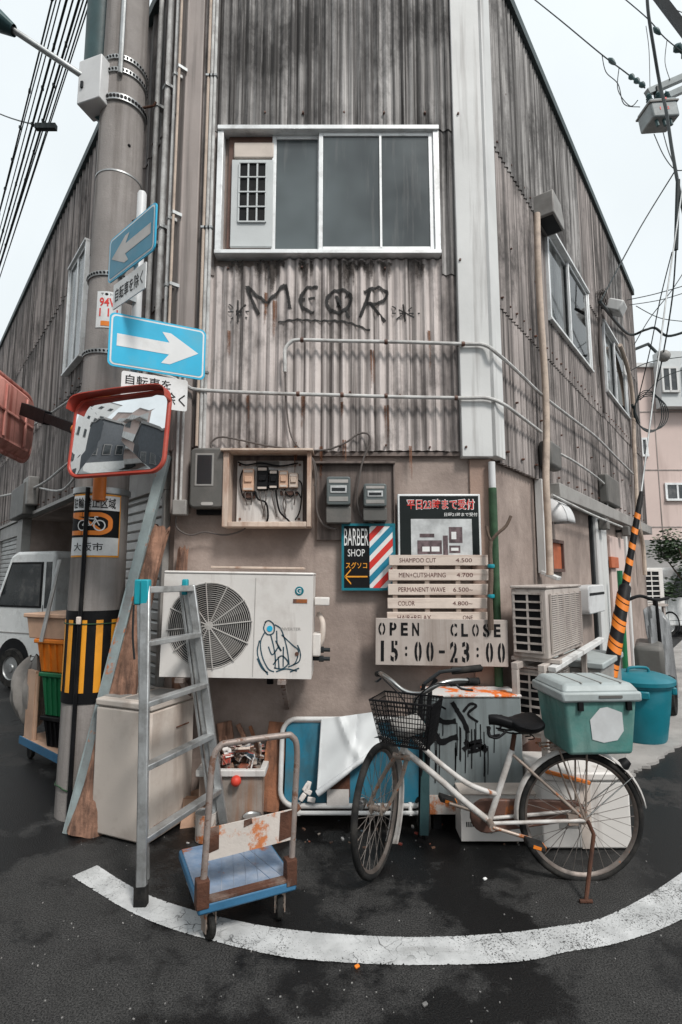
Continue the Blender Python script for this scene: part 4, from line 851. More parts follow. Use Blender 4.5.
mb = MB(); mb.tube(smooth_path([st[-1]] + [W(CF, *on(CF, px, py, .19)) for px, py in ((488, 534), (486.5, 526))], 4), .009, 8); mb.build('fork', 'bark', t)
for py in (566, 596):
    q = on(CF, 491, py, .185); mb = MB(CF); mb.lathe([(.022, -.012), (.025, 0), (.022, .012)], (q.x, -.185, q.z), (0, 0, 1), 10); mb.build('tie', 'teal_bits', t)

# ------------------------------------------------------------------ outdoor unit hung on the wall
def plate_hole(mb, x0, x1, z0, z1, cx, cz, r, y, n=40):
    ang = sorted([2 * math.pi * k / n for k in range(n)] + [math.atan2(z - cz, x - cx) % (2 * math.pi) for x in (x0, x1) for z in (z0, z1)])
    vs = []
    for a in ang:
        c, s_ = math.cos(a), math.sin(a); ts = []
        if c > 1e-9: ts.append((x1 - cx) / c)
        if c < -1e-9: ts.append((x0 - cx) / c)
        if s_ > 1e-9: ts.append((z1 - cz) / s_)
        if s_ < -1e-9: ts.append((z0 - cz) / s_)
        tt = min(ts); vs += [(cx + c * r, y, cz + s_ * r), (cx + c * tt, y, cz + s_ * tt)]
    m = len(ang); mb.add(vs, [(2 * i, 2 * i + 1, 2 * ((i + 1) % m) + 1, 2 * ((i + 1) % m)) for i in range(m)])
def fan_unit(F, x0, x1, z0, z1, yf, yb, cx, cz, r, t, mat, rings=19, spokes=12):
    mb = MB(F); plate_hole(mb, x0, x1, z0, z1, cx, cz, r, yf)
    mb.add([(x0, yf, z0), (x1, yf, z0), (x1, yf, z1), (x0, yf, z1), (x0, yb, z0), (x1, yb, z0), (x1, yb, z1), (x0, yb, z1)], [(0, 1, 5, 4), (1, 2, 6, 5), (2, 3, 7, 6), (3, 0, 4, 7), (4, 5, 6, 7)])
    bmx = mb.build('casing', mat, t)
    mb = MB(F); mb.lathe([(r, 0), (r * .98, .02), (r * .96, .11), (.001, .11)], (cx, yf, cz), (0, 1, 0), 40); mb.build('fan_well', 'dark_metal', t)
    bl = MB(F)
    for k in range(3):
        a = 2 * math.pi * k / 3 + .4
        bl.grid(lambda u, v: (cx + (r * (.15 + .75 * u)) * math.cos(a + 1.1 * v), yf + .05 + .04 * v, cz + (r * (.15 + .75 * u)) * math.sin(a + 1.1 * v)), 4, 6)
    bl.lathe([(.001, .03), (r * .16, .035), (r * .18, .09)], (cx, yf, cz), (0, 1, 0), 16); bl.build('fan', 'grey_plastic', t)
    gl = MB(F)
    for k in range(rings):
        rr = r * (.10 + .92 * k / (rings - 1)); gl.tube([(cx + rr * math.cos(a), yf - .016 + .014 * (rr / r) ** 2, cz + rr * math.sin(a)) for a in [2 * math.pi * i / 44 for i in range(44)]], .0024, 4, closed=True)
    for k in range(spokes):
        a = 2 * math.pi * k / spokes + .12; gl.tube([(cx + rr * math.cos(a), yf - .020 + .014 * (rr / r) ** 2, cz + rr * math.sin(a)) for rr in (0, r * .35, r * .7, r * 1.04)], .0042, 5)
    gl.lathe([(.001, -.024), (r * .1, -.022), (r * .11, -.012)], (cx, yf, cz), (0, 1, 0), 14)
    gl.build('fan_grille', 'wire_grey', t)
    return bmx
x0, x1, z0, z1 = rect(CF, 161, 574.5, 311.5, 678, .40); AF = CF @ Matrix.Translation(((x0 + x1) / 2, 0, z0)) @ Matrix.Rotation(R(.9), 4, 'Y')
hw, hh = (x1 - x0) / 2, z1 - z0
t = thing('outdoor_unit', 'large white outdoor air conditioner hung on the wall behind the stepladder', 'air conditioner', W(CF, (x0 + x1) / 2, -.2, z0))
q = on(CF, 208.6, 626, .40); fx = q.x - (x0 + x1) / 2; fz = q.z - z0
rr_ = 41.5 / 150.5 * hw * 2
fan_unit(AF, -hw, hw, 0, hh, -.40, -.09, fx, fz, rr_, t, 'ac_white', rings=20, spokes=12)
mb = MB(AF); sx = (on(CF, 253.5, 626, .4).x - (x0 + x1) / 2); mb.box(sx - .0025, sx + .0025, -.4022, -.399, .01, hh - .02); mb.build('panel_seam', 'wire_grey', t)
mb = MB(AF); mb.box(-hw - .003, hw + .003, -.405, -.088, hh, hh + .018); mb.build('top_lid', 'ac_white', t, bevel=.008)
ex, ez = on(CF, 298, 590, .4).x - (x0 + x1) / 2, on(CF, 298, 590, .4).z - z0
mb = MB(AF); mb.lathe([(.001, -.004), (.026, -.004), (.028, .0)], (ex, -.40, ez), (0, 1, 0), 24); em = mb.build('emblem', 'plastic_teal', t)
mb = MB(AF); mb.tube([(ex + .015 * math.cos(a), -.405, ez + .015 * math.sin(a)) for a in [R(40 + 280 * k / 16) for k in range(17)]], .0024, 5); mb.box(ex, ex + .014, -.407, -.404, ez - .003, ez + .003); mb.build('emblem_mark', 'white_print', em)
a0 = on(CF, 292, 600, .4).x - (x0 + x1) / 2; a1 = on(CF, 306, 600, .4).x - (x0 + x1) / 2
mb = MB(AF); mb.box(a0, a1, -.4035, -.399, ez - .074, ez - .05); mb.build('rating_label', 'brown_case', t); 
mb = MB(AF); b0 = on(CF, 280, 628, .4).x - (x0 + x1) / 2; b1 = on(CF, 300, 628, .4).x - (x0 + x1) / 2; bz = on(CF, 290, 628, .4).z - z0; put_text(mb, 'INVERTER', (b0 + b1) / 2, bz, b1 - b0, .018, -.4025); mb.build('lettering', 'wire_grey', t, smooth=False)
sk = MB(AF)
def az_(px, py): q = on(CF, px, py, .4); return Vector((q.x - (x0 + x1) / 2, q.z - z0))
for pts in ([(264, 622), (268, 620), (273, 624), (273, 632), (267, 634), (263, 628), (265, 621)], [(274, 624), (280, 628), (284, 638), (287, 650), (289, 664)], [(264, 632), (260, 642), (262, 656), (268, 668), (274, 671)], [(259, 640), (257, 652), (261, 664), (268, 674)], [(270, 634), (273, 645), (275, 656), (275, 668)], [(276, 630), (277, 644), (281, 650), (275, 640)], [(281, 634), (292, 644), (298, 650), (295, 662), (288, 666)], [(297, 644), (300, 652), (299, 660), (293, 664)], [(273, 664), (281, 655), (288, 662), (282, 668), (274, 667)], [(257, 658), (262, 668), (268, 672)], [(276, 671), (286, 668), (297, 670)], [(278, 656), (279, 668)], [(283, 646), (283, 666)], [(268, 646), (272, 654), (278, 646)], [(290, 671), (299, 667)]):
    sk.stroke([az_(*p) for p in pts], .0075, lambda x: -.4022, 6)
sk.build('graffiti', 'blue_ink', t, smooth=False)
mb = MB(AF); q = az_(269, 628); mb.lathe([(.001, -.0035), (.018, -.0035), (.018, 0)], (q.x, -.40, q.y), (0, 1, 0), 16); mb.build('sticker', 'sign_blue', t)
mb = MB(AF); q = az_(296.5, 653); mb.lathe([(.001, -.004), (.012, -.004), (.013, 0)], (q.x, -.40, q.y), (0, 1, 0), 12); mb.build('screw_hole', 'brown_case', t)
mb = MB(AF); mb.box(hw + .004, hw + .10, -.30, -.20, hh * .70, hh * .78); mb.build('side_bracket', 'ac_white', t, bevel=.006); mb = MB(AF); mb.box(hw, hw + .05, -.32, -.18, hh * .2, hh * .42); mb.build('valve_cover', 'ac_white', t, bevel=.006)
mb = MB(AF); mb.tube(smooth_path([(hw + .02, -.25, hh * .25), (hw + .055, -.27, hh * .35), (hw + .06, -.27, hh * .52), (hw + .03, -.2, hh * .6)], 5), .018, 10); mb.build('hose', 'cream', t)
mb = MB(AF)
for zz in (.16, .25): mb.tube([(hw, -.25, hh * zz), (hw + .11, -.25, hh * zz)], .013, 10); mb.tube([(hw + .04, -.25, hh * zz), (hw + .07, -.25, hh * zz)], .02, 6)
mb.build('valve', 'dark_metal', t)
for sx_ in (-hw * .72, hw * .62):
    mb = MB(AF); mb.box(sx_ - .025, sx_ + .025, -.43, .0, -.03, -.004); mb.beam((sx_, -.36, -.03), (sx_, -.02, -.26), .03, .03); mb.build('wall_bracket', 'rusty_tube', t)
mb = MB(AF); mb.tube([(hw * .42, -.25, .0), (hw * .42, -.25, -.06)], .022, 10); mb.build('drain', 'black', t)
a0, a1, c0, c1 = rect(CF, 212, 569, 304, 575, .33)
mb = MB(CF); mb.obox(Matrix.Translation(((a0 + a1) / 2, -.29, z1 + .042)) @ Matrix.Rotation(R(.8), 4, 'Y'), a1 - a0, .16, .014); tr_ = mb.build('thin_tray', 'wood_box', org=W(CF, (a0 + a1) / 2, -.29, z1 + .03), bevel=.003); tag(tr_, 'thin pinkish wooden strip lying on top of the wall hung air conditioner', 'strip')
# ================================================================== UTILITY POLE with its fittings
PC = Vector((-1.70, 3.75, 0)); toc = -PC.normalized(); toc.z = 0; prt = Vector((-toc.y, toc.x, 0))
if prt.x < 0: prt = -prt
PR = lambda z: .187 - .0052 * z
PF = frame(PC, prt)                                     # x right, -y to the camera
def zpole(px, py): return on(PF, px, py, .18).z
def cylpt(a, z, dr=0.0): r = PR(z) + dr; return PC + prt * (r * math.sin(a)) + toc * (r * math.cos(a)) + Vector((0, 0, z))
t_pole = thing('utility_pole', 'tall weathered concrete utility pole with black and yellow guard at the left', 'utility pole', PC)
mb = MB(); mb.lathe([(PR(z), z) for z in (-.05, 0, 1, 2, 3, 4, 5, 6, 7, 8.2)] + [(.001, 8.2)], PC, (0, 0, 1), 40); mb.build('shaft', 'concrete', t_pole)
def wrap(a0, a1, z0, z1, dr, name, mat, parent, n=24, rim=.001):
    a0, a1 = R(a0), R(a1); mb = MB()
    mb.grid(lambda u, v: cylpt(a0 + (a1 - a0) * u, z0 + (z1 - z0) * v, dr), n, 2)
    return mb.build(name, mat, parent)
def band(z, h, dr, mat='steel', lugs=True):
    mb = MB(); mb.lathe([(PR(z), -h / 2), (PR(z) + dr, -h / 2), (PR(z) + dr, h / 2), (PR(z), h / 2)], PC + Vector((0, 0, z)), (0, 0, 1), 40)
    b_ = mb.build('band', mat, t_pole)
    if lugs:
        mb = MB()
        for k in range(22):
            a = R(-90 + 180 * k / 21); p = cylpt(a, z, dr + .001); d = (p - PC - Vector((0, 0, z))).normalized(); mb.cyl(p - d * .004, p + d * .004, h * .24, h * .24, 8)
        mb.build('band_holes', 'black', b_)
    return b_
for py in (58, 71): band(zpole(130, py), .035, .012)
band(zpole(128, 98), .05, .016); band(zpole(122, 170), .012, .004, lugs=False); band(zpole(108, 272), .035, .010); band(zpole(103, 350), .032, .010)
zg0, zg1 = zpole(88, 704), zpole(88, 611)
wrap(-180, 180, zg0, zg1, .006, 'guard', 'black', t_pole, 48)
for k, a in enumerate((-78, -52, -22, 8, 38, 66, 100, 135, 170, 205, 240)): wrap(a - 6.5, a + 6.5, zg0 + .07, zg1 - .06, .0085, 'yellow_bar', 'yellow_print', t_pole, 5)
mb = MB(); mb.tube([cylpt(2 * math.pi * k / 40, zg1 - .085, .011) for k in range(40)], .004, 5, closed=True); mb.build('green_wire', 'leaf_green', t_pole)
mb = MB(); mb.tube([cylpt(2 * math.pi * k / 40, zpole(88, 788) + .01 * math.sin(k), .006) for k in range(40)], .004, 5, closed=True); mb.build('green_wire', 'leaf_green', t_pole)
# number plate
zp0, zp1 = zpole(100, 326), zpole(100, 289)
wrap(-36, 20, zp0, zp1, .004, 'number_plate', 'sign_white', t_pole, 8)
def ptext(s, a, z, w, h, dr, bold=.0):                     # lettering bent round the shaft
    mb = MB(); put_text(mb, s, 0, z, w, h, 0, bold, fn=lambda x, zz: cylpt(R(a) + x / PR(zz), zz, dr)); return mb
hh = zp1 - zp0
ptext('94W', -6, zp0 + hh * .70, .135, hh * .24, .0062, .02).build('number_lettering', 'red_print', t_pole, smooth=False)
ptext('1 1 1', -8, zp0 + hh * .42, .12, hh * .22, .0062, .02).build('number_lettering', 'red_print', t_pole, smooth=False)
wrap(-24, 10, zp0 + hh * .05, zp0 + hh * .18, .0065, 'plate_bar', 'orange_print', t_pole, 6)
ptext('〒●ト子', -8, zp1 - hh * .08, .11, hh * .07, .0062).build('number_lettering', 'ink', t_pole, smooth=False)
# bicycle parking notice
zn0, zn1 = zpole(86, 557), zpole(86, 493); hh = zn1 - zn0
wrap(-74, 42, zn0, zn1, .004, 'notice', 'yellow_print', t_pole, 24); wrap(-72, 39, zn0 + .012, zn1 - .012, .0055, 'notice_field', 'sign_white', t_pole, 24)
wrap(-72, 39, zn0 + hh * .31, zn1 - hh * .26, .007, 'notice_field', 'ink', t_pole, 24)
ptext('駐輪禁止区域', -20, zn1 - hh * .145, .30, hh * .17, .0075, .012).build('notice_lettering', 'ink', t_pole, smooth=False)
ptext('大阪市', -26, zn0 + hh * .16, .20, hh * .13, .0075, .01).build('notice_lettering', 'ink', t_pole, smooth=False)
zc = zn0 + hh * .525; mb = MB()
def pring(pts, w, dr, mb):
    P = smooth_path([Vector((a, b)) for a, b in pts], 4); vs = []; fs = []
    for i, p in enumerate(P):
        a = P[max(i - 1, 0)]; b = P[min(i + 1, len(P) - 1)]; d = (b - a).normalized()
        for sg in (1, -1): q = p + Vector((-d.y, d.x)) * w / 2 * sg; vs.append(cylpt(R(-20) + q.x / .18, zc + q.y, dr))
    for i in range(len(P) - 1): fs.append((2 * i, 2 * i + 1, 2 * i + 3, 2 * i + 2))
    mb.add(vs, fs)
pring([(-.16, .062), (.0, .062), (.07, .060), (.115, .035), (.122, .0), (.115, -.035), (.07, -.060), (.0, -.062), (-.16, -.062)], .030, .0085, mb); pring([(-.15, .05), (-.03, .02), (.06, -.045)], .018, .0085, mb); mb.build('prohibition_ring', 'orange_print', t_pole, smooth=False)
mb = MB()
for cx in (-.055, .055): pring([(cx + .034 * math.cos(R(k)), -.012 + .034 * math.sin(R(k))) for k in range(0, 361, 45)], .008, .0092, mb)
for s_ in ([(-.055, -.012), (-.02, .03), (.03, .03)], [(.055, -.012), (.03, .03), (.025, .045), (.045, .046)], [(-.02, .03), (.0, -.012), (.03, .03)], [(-.03, .042), (-.01, .042)], [(-.055, -.012), (0, -.012)]): pring(s_, .007, .0092, mb)
mb.build('bicycle_symbol', 'white_print', t_pole, smooth=False)
# thin black pipe strapped to the front of the pole, and steps
mb = MB(); mb.tube([cylpt(R(-28), z, .018) for z in (.0, .6, 1.2, zn1 + .04)], .014, 8); mb.build('strap_pipe', 'black', t_pole)
mb = MB(); p = cylpt(R(-28), zg1 - .06, .036); mb.obox(Matrix.Translation(p), .03, .02, .05); mb.build('pipe_clip', 'cream', t_pole, bevel=.006)
mb = MB(); mb.tube([cylpt(R(-10), z, .02) for z in (zpole(125, 75), 7.5, 8.1)], .018, 8); mb.build('riser_conduit', 'steel', t_pole)
for px, py, a in ((118, 213, 40), (137, 97, 55)):
    z = zpole(px, py); p = cylpt(R(a), z, -.01); d = cylpt(R(a), z, .12) - p; mb = MB(); mb.tube([p, p + d * .85, p + d + Vector((0, 0, .03))], .009, 8); mb.build('step_bolt', 'rust', t_pole)
for z, a, r in ((zpole(120, 140), 20, .012),): mb = MB(); p = cylpt(R(a), z); mb.sphere(p, .012, 8); mb.build('step_socket', 'black', t_pole)
# cabinet box, lamp arm, lamp head
bx = frame(D(96, 88, 3.62), (math.cos(R(-18)), math.sin(R(-18)), 0))
t = thing('street_lamp', 'street lamp on a slanting arm with a white control box strapped to the pole', 'street lamp', D(100, 112, 3.62))
mb = MB(bx); mb.box(-.105, .105, -.07, .10, -.17, .19); mb.build('control_box', 'pole_white', t, bevel=.008)
mb = MB(bx); mb.box(-.07, -.05, -.082, -.069, -.05, .0); mb.build('lock', 'dark_metal', t)
mb = MB(bx); mb.prism([(-.13, -.10), (-.02, -.21), (.05, -.24), (.06, -.30), (.10, -.18), (.1, -.1)], .06, .16); mb.build('bracket', 'teal_dark', t)
a_ = D(84, 77, 3.60); b_ = D(10, 28, 3.45)
mb = MB(); mb.tube([a_, b_], .022, 10); mb.build('arm', 'steel', t)
d_ = (b_ - a_).normalized(); LFm = frame(b_, d_, (0, 0, 1))
mb = MB(LFm); mb.grid(lambda u, v: ((-.03 + .42 * u), .085 * math.cos(2 * math.pi * v) * (1 - .35 * u ** 3) * (.55 + .45 * min(1, u * 4)), .06 * math.sin(2 * math.pi * v) * (.6 + .4 * min(1, u * 4)) * (1 - .5 * u ** 4)), 12, 16); mb.build('lamp_head', 'teal_dark', t)
# dark cable closure behind the pole top
cc = PC + Vector((-.26, .12, 0)); mb = MB(); mb.lathe([(.001, zpole(100, 52)), (.10, zpole(100, 48)), (.12, zpole(100, 30)), (.12, 7.2), (.001, 7.25)], cc, (0, 0, 1), 14)
mb.cyl(cc + Vector((0, 0, 6.2)), PC + Vector((0, 0, 6.2)), .03, .03, 8)
tag(mb.build('cable_closure', 'teal_dark', org=cc), 'dark teal cable closure hanging behind the left of the pole top', 'cable box')

# ------------------------------------------------------------------ one way signs on their white post
pp = D(140, 240, 3.27); pp.z = 0; zt = on(frame(pp, (1, 0, 0)), 140, 192).z; zb_ = on(frame(pp, (1, 0, 0)), 150, 410).z
tp = thing('sign_post', 'short white sign post clamped to the right side of the utility pole', 'post', pp + Vector((0, 0, zb_)))
mb = MB(); mb.tube([pp + Vector((0, 0, zb_)), pp + Vector((0, 0, zt - .02)), pp + Vector((0, 0, zt - .004)), pp + Vector((0, 0, zt))], [.03, .03, .024, .004], 16); mb.build('tube', 'pole_white', tp)
mb = MB()
for z in (zpole(108, 272), zpole(103, 350)): mb.beam(pp + Vector((0, 0, z)), PC + (pp - PC).normalized() * .15 + Vector((0, 0, z)), .03, .03)
mb.build('clamp', 'steel', tp)
def arrow_sign(u, corners, off, mat, label, flip, edge, name='one_way_sign'):
    F = frame(pp, u); cs = [on(F, px, py, off) for px, py in corners]      # TL TR BR BL
    x0 = (cs[0].x + cs[3].x) / 2; x1 = (cs[1].x + cs[2].x) / 2; z1 = (cs[0].z + cs[1].z) / 2; z0 = (cs[2].z + cs[3].z) / 2
    w, h = x1 - x0, z1 - z0; cx, cz = (x0 + x1) / 2, (z0 + z1) / 2
    t = thing(name, label, 'sign', F @ Vector((cx, -off, z0)))
    print(name, 'size', round(w, 3), round(h, 3), F @ Vector((cx, -off, cz)))
    mb = MB(F); mb.prism(rrect(w, h, .035, 5, cx, cz), -off - .004, -off + .004); mb.build('plate', edge, t)
    mb = MB(F); mb.sheet_poly(rrect(w - .022, h - .022, .028, 5, cx, cz), -off - .0055); mb.build('border', 'sign_white', t, smooth=False)
    mb = MB(F); mb.sheet_poly(rrect(w - .042, h - .042, .022, 5, cx, cz), -off - .0070); mb.build('field', mat, t, smooth=False)
    s_ = -1 if flip else 1; a = w * .42; bh = h * .115; hb = h * .30; nk = w * .12
    poly = [(-a, -bh), (nk * .9, -bh), (nk * .25, -hb), (nk * 1.0, -hb), (a, 0), (nk * 1.0, hb), (nk * .25, hb), (nk * .9, bh), (-a, bh)]
    mb = MB(F); mb.add([(cx + s_ * x, -off - .0085, cz + z) for x, z in poly], [(0, 1, 7, 8), (1, 2, 3, 4), (1, 4, 7), (4, 5, 6, 7)]); mb.build('arrow', 'sign_white' if not flip else 'sign_grey', t, smooth=False)
    mb = MB(F); mb.box(-.04, .04, -off + .004, -.02, cz - .02, cz + .02); mb.build('bracket', 'steel', t)
    return F, (cx, cz, w, h)
def text_plate(F, corners, off, lines, label, r=.015):
    cs = [on(F, px, py, off) for px, py in corners]
    x0 = (cs[0].x + cs[3].x) / 2; x1 = (cs[1].x + cs[2].x) / 2; z1 = (cs[0].z + cs[1].z) / 2; z0 = (cs[2].z + cs[3].z) / 2
    w, h = x1 - x0, z1 - z0; cx, cz = (x0 + x1) / 2, (z0 + z1) / 2
    t = thing('supplementary_plate', label, 'sign', F @ Vector((cx, -off, z0)))
    mb = MB(F); mb.prism(rrect(w, h, r, 4, cx, cz), -off - .003, -off + .004); mb.build('plate', 'sign_white', t)
    mb = MB(F)
    for s_, dx, dz, ww, hh in lines: put_text(mb, s_, cx + dx * w, cz + dz * h, ww * w, hh * h, -off - .0045, .008)
    mb.build('lettering', 'ink', t, smooth=False)
    mb = MB(F); mb.box(-.03, .03, -off + .004, -.02, cz - .015, cz + .015); mb.build('bracket', 'steel', t)
uA = Vector((math.sin(R(49)), -math.cos(R(49)), 0))
FA, _ = arrow_sign(uA, ((111, 241), (157, 201), (155.5, 249), (108, 285)), .13, 'sign_blue_dark', 'upper blue one way sign with white arrow pointing left, seen at an angle', True, 'sign_blue')
text_plate(FA, ((113.5, 288), (147, 259), (145, 287), (113.5, 311)), .13, [('自転車を除く', 0, 0, .86, .55)], 'small white plate with one line of black characters under the angled one way sign', .004)
uB = Vector((math.sin(R(64)), math.cos(R(64)), 0))
FB, _ = arrow_sign(uB, ((111, 311.6), (206.5, 331), (204, 381.6), (106, 364)), .09, 'sign_blue', 'lower bright blue one way sign with white arrow pointing right', False, 'sign_blue')
text_plate(FB, ((121, 369), (188, 382), (186.5, 413), (121, 402)), .085, [('自転車を', -.10, .26, .68, .30), ('除く', .30, -.16, .34, .40)], 'white plate with black characters partly hidden behind the red framed mirror')

# ------------------------------------------------------------------ traffic mirrors
tm = thing('mirror_post', 'orange steel bracket clamped to the pole carrying the traffic mirrors', 'bracket', PC + Vector((0, 0, 1.9)))
mz = zpole(85, 480)
mb = MB(); c0 = PC + toc * (PR(2) + .045) + prt * -.02
mb.tube([c0 + Vector((0, 0, mz - .14)), c0 + Vector((0, 0, mz + .60))], .042, 16); mb.build('tube', 'orange_paint', tm)
mb = MB(); mb.tube([c0 + Vector((0, 0, mz + .30)), c0 + Vector((-.10, -.02, mz + .31)), c0 + Vector((-.2, .02, mz + .36))], .036, 12); mb.build('elbow', 'orange_paint', tm)
mb = MB()
for z in (mz - .06, mz + .45): mb.lathe([(PR(z), -.02), (PR(z) + .012, -.02), (PR(z) + .012, .02), (PR(z), .02)], PC + Vector((0, 0, z)), (0, 0, 1), 32)
mb.build('clamp_band', 'steel', tm)
MO = D(119, 435, 3.09); MF = frame(MO, (math.cos(R(18)), -math.sin(R(18)), 0), (.03, .08, 1))
cs = [on(MF, px, py) for px, py in ((70, 402), (162, 392), (171, 469), (76, 476))]
mw = ((cs[1].x - cs[0].x) + (cs[2].x - cs[3].x)) / 2; mh = ((cs[0].z - cs[3].z) + (cs[1].z - cs[2].z)) / 2; print('mirror', mw, mh, MO)
t = thing('traffic_mirror', 'rectangular convex traffic mirror with red rim and hood facing the camera', 'mirror', MO - Vector((0, 0, mh / 2)))
ol = rrect(mw - .02, mh - .02, .075, 7)
mb = MB(MF); vs = [(0, -.055, 0)]; fs = []; NR = 12; m = len(ol)
for k in range(1, NR + 1):
    s_ = k / NR; vs += [(x * s_, -.055 + .055 * (((x * s_) ** 2 + (z * s_) ** 2) / (.25 * (mw ** 2 + mh ** 2))), z * s_) for x, z in ol]
fs += [(0, 1 + i, 1 + (i + 1) % m) for i in range(m)]
for k in range(NR - 1): fs += [(1 + k * m + i, 1 + (k + 1) * m + i, 1 + (k + 1) * m + (i + 1) % m, 1 + k * m + (i + 1) % m) for i in range(m)]
mb.add(vs, fs); mb.build('reflector', 'mirror', t)
mb = MB(MF); mb.tube([(x, -.004, z) for x, z in rrect(mw, mh, .08, 8)], .014, 8, closed=True); mb.build('rim', 'red_mirror', t)
mb = MB(MF); pr = rrect(mw, mh, .08, 8); m = len(pr)
mb.add([(x, .0, z) for x, z in pr] + [(x * .82, .07, z * .82) for x, z in pr], [(i, (i + 1) % m, (i + 1) % m + m, i + m) for i in range(m)] + [list(range(m, 2 * m))]); mb.build('back_shell', 'red_faded', t)
hd = [(-mw / 2 - .012, mh / 2 - .07), (-mw / 2 + .03, mh / 2 + .005), (-.1, mh / 2 + .018), (.1, mh / 2 + .018), (mw / 2 - .03, mh / 2 + .005), (mw / 2 + .012, mh / 2 - .07)]
hd = smooth_path([Vector(p) for p in hd], 5); n = len(hd)
mb = MB(MF); mb.add([(p.x, -.004, p.y) for p in hd] + [(p.x * 1.01, -.075, p.y + .004) for p in hd] + [(p.x * 1.01, -.075, p.y + .010) for p in hd] + [(p.x, -.004, p.y + .008) for p in hd], [(k * n + i, k * n + i + 1, ((k + 1) % 4) * n + i + 1, ((k + 1) % 4) * n + i) for k in range(4) for i in range(n - 1)]); mb.build('hood', 'red_mirror', t)
ml = W(MF, -mw / 2 + .02, .03, 0)
mb = MB(); mb.beam(W(MF, -.12, .09, 0), c0 + Vector((0, 0, mz + .25)), .06, .06); mb.build('mounting_arm', 'orange_paint', t)
# second mirror, seen from behind
u2 = Vector((-.165, .986, 0)); O2 = D(34, 432, 4.55); F2 = frame(O2, u2, (0.02, 0, 1))
w2, h2 = .92, .56
t = thing('traffic_mirror', 'red traffic mirror seen from its ribbed back at the left edge', 'mirror', O2 - Vector((0, 0, h2 / 2)))
pr = rrect(w2, h2, .15, 8, -w2 / 2, 0); m = len(pr)
mb = MB(F2); mb.add([(x, .03, z) for x, z in pr] + [((x + w2 / 2) * .78 - w2 / 2, -.035, z * .78) for x, z in pr], [(i, (i + 1) % m, (i + 1) % m + m, i + m) for i in range(m)] + [list(range(m, 2 * m))]); mb.build('back_shell', 'red_faded', t)
mb = MB(F2); mb.tube([(x, .03, z) for x, z in rrect(w2 + .02, h2 + .02, .155, 9, -w2 / 2, 0)], .018, 8, closed=True); mb.build('rim', 'red_faded', t)
mb = MB(F2)
for k in (.3, .7): mb.box(-w2 * k - .016, -w2 * k + .016, -.048, -.034, -h2 * .36, h2 * .36)
for k in (0,): mb.box(-w2 * .86, -w2 * .14, -.046, -.034, k * h2 * 1.5 - .012, k * h2 * 1.5 + .012)
mb.build('rib', 'red_faded', t, bevel=.006)
mb = MB(F2); vs = [(x, .034, z) for x, z in pr]; mb.add(vs, [list(range(m))]); mb.build('reflector', 'mirror', t)
p2 = W(F2, -w2 * .45, -.07, .08); p3 = c0 + Vector((-.2, .02, mz + .36))
mb = MB(); mb.beam(p2, p2 + (p3 - p2) * .5, .05, .10); mb.beam(p2 + (p3 - p2) * .5, p3, .045, .07); mb.build('mounting_arm', 'black', t)

# ------------------------------------------------------------------ overhead cables along the left street
wl = -LU
for i, (px, r, zd, wob, lb) in enumerate(((101, .006, .0, .0, 'faint thin overhead cable closest to the utility pole'), (93, .007, 0, .0, 'thin overhead cable third from the utility pole'), (63, .006, 0, 0, 'thin overhead cable next to the leftmost one'), (97, .007, .0, .0, 'overhead cable nearest the street lamp arm'), (88, .011, .0, .02, 'thick overhead cable second from the pole on the left'), (81, .008, .0, .0, 'thin overhead cable in the middle of the left bundle'),
        (74, .011, .0, .03, 'thick overhead cable with clips in the left bundle'), (67, .006, .0, .0, 'thin overhead cable second from the left of the bundle'), (58, .008, 0, .02, 'leftmost overhead cable of the bundle above the left street'))):
    s_ = D(px + 9, -60, 3.7); e_ = s_ + wl * 30; P = sag(s_, e_, .35 + .08 * i, 26)
    mb = MB(); mb.tube(P, r, 6); o = mb.build('overhead_cable', 'cable', org=s_); tag(o, lb, 'cable', 'cables above the left street')
    if wob:
        mb = MB(); rr = random.Random(i)
        for k in range(60): q = P[0].lerp(P[-1], k / 60.); kk = k / 60 * 26; j = min(25, int(kk)); q = P[j].lerp(P[j + 1], kk - j); mb.obox(Matrix.Translation(q) @ Matrix.Rotation(rr.random(), 4, 'Z'), .02, .035, .03)
        mb.build('cable_clip', 'cable', o, kind='stuff')
mb = MB(); a_ = D(0, 114, 6.5); b_ = D(44, 126, 5.2); mb.tube([D(-60, 98, 9)] + sag(a_, b_, .02, 6), .008, 6); tag(mb.build('overhead_cable', 'cable', org=b_), 'thin cable crossing to the bundle from the left edge of the sky', 'cable')
mb = MB()
q = D(46, 127, 5.2); mb.obox(Matrix.Translation(q), .22, .05, .06)
tag(mb.build('cable_joint', 'cable', org=D(44, 126, 5.2)), 'dark clamp joining the overhead cables at the upper left', 'clamp')
# pipes climbing the left wall beside the pole
for px, py, r, mt, lb in ((153, 200, .020, 'conduit', 'grey riser pipe on the left wall nearest the utility pole'), (163, 200, .024, 'conduit', 'thicker grey riser pipe second from the utility pole'), (172, 150, .012, 'conduit', 'thin riser pipe beside the left corner trim'), (176, 150, .010, 'conduit_tan', 'thin tan riser pipe against the left corner trim')):
    q = on(LF, px, py, .12); zb2 = on(LF, px - 8, 455, .12).z if px < 170 else on(LF, px, 330, .12).z
    mb = MB(LF); mb.tube([(q.x, -.12, zb2), (q.x, -.12, ZT - .06)], r, 10); o = mb.build('riser_pipe', mt, org=W(LF, q.x, -.12, zb2)); tag(o, lb, 'pipe')
    for z in (zb2 + .4, 4.2, 5.4):
        c = MB(LF); c.box(q.x - r * 1.4, q.x + r * 1.4, -.12 - r * 1.2, -.06, z - .012, z + .012); c.build('clip', 'steel', o)
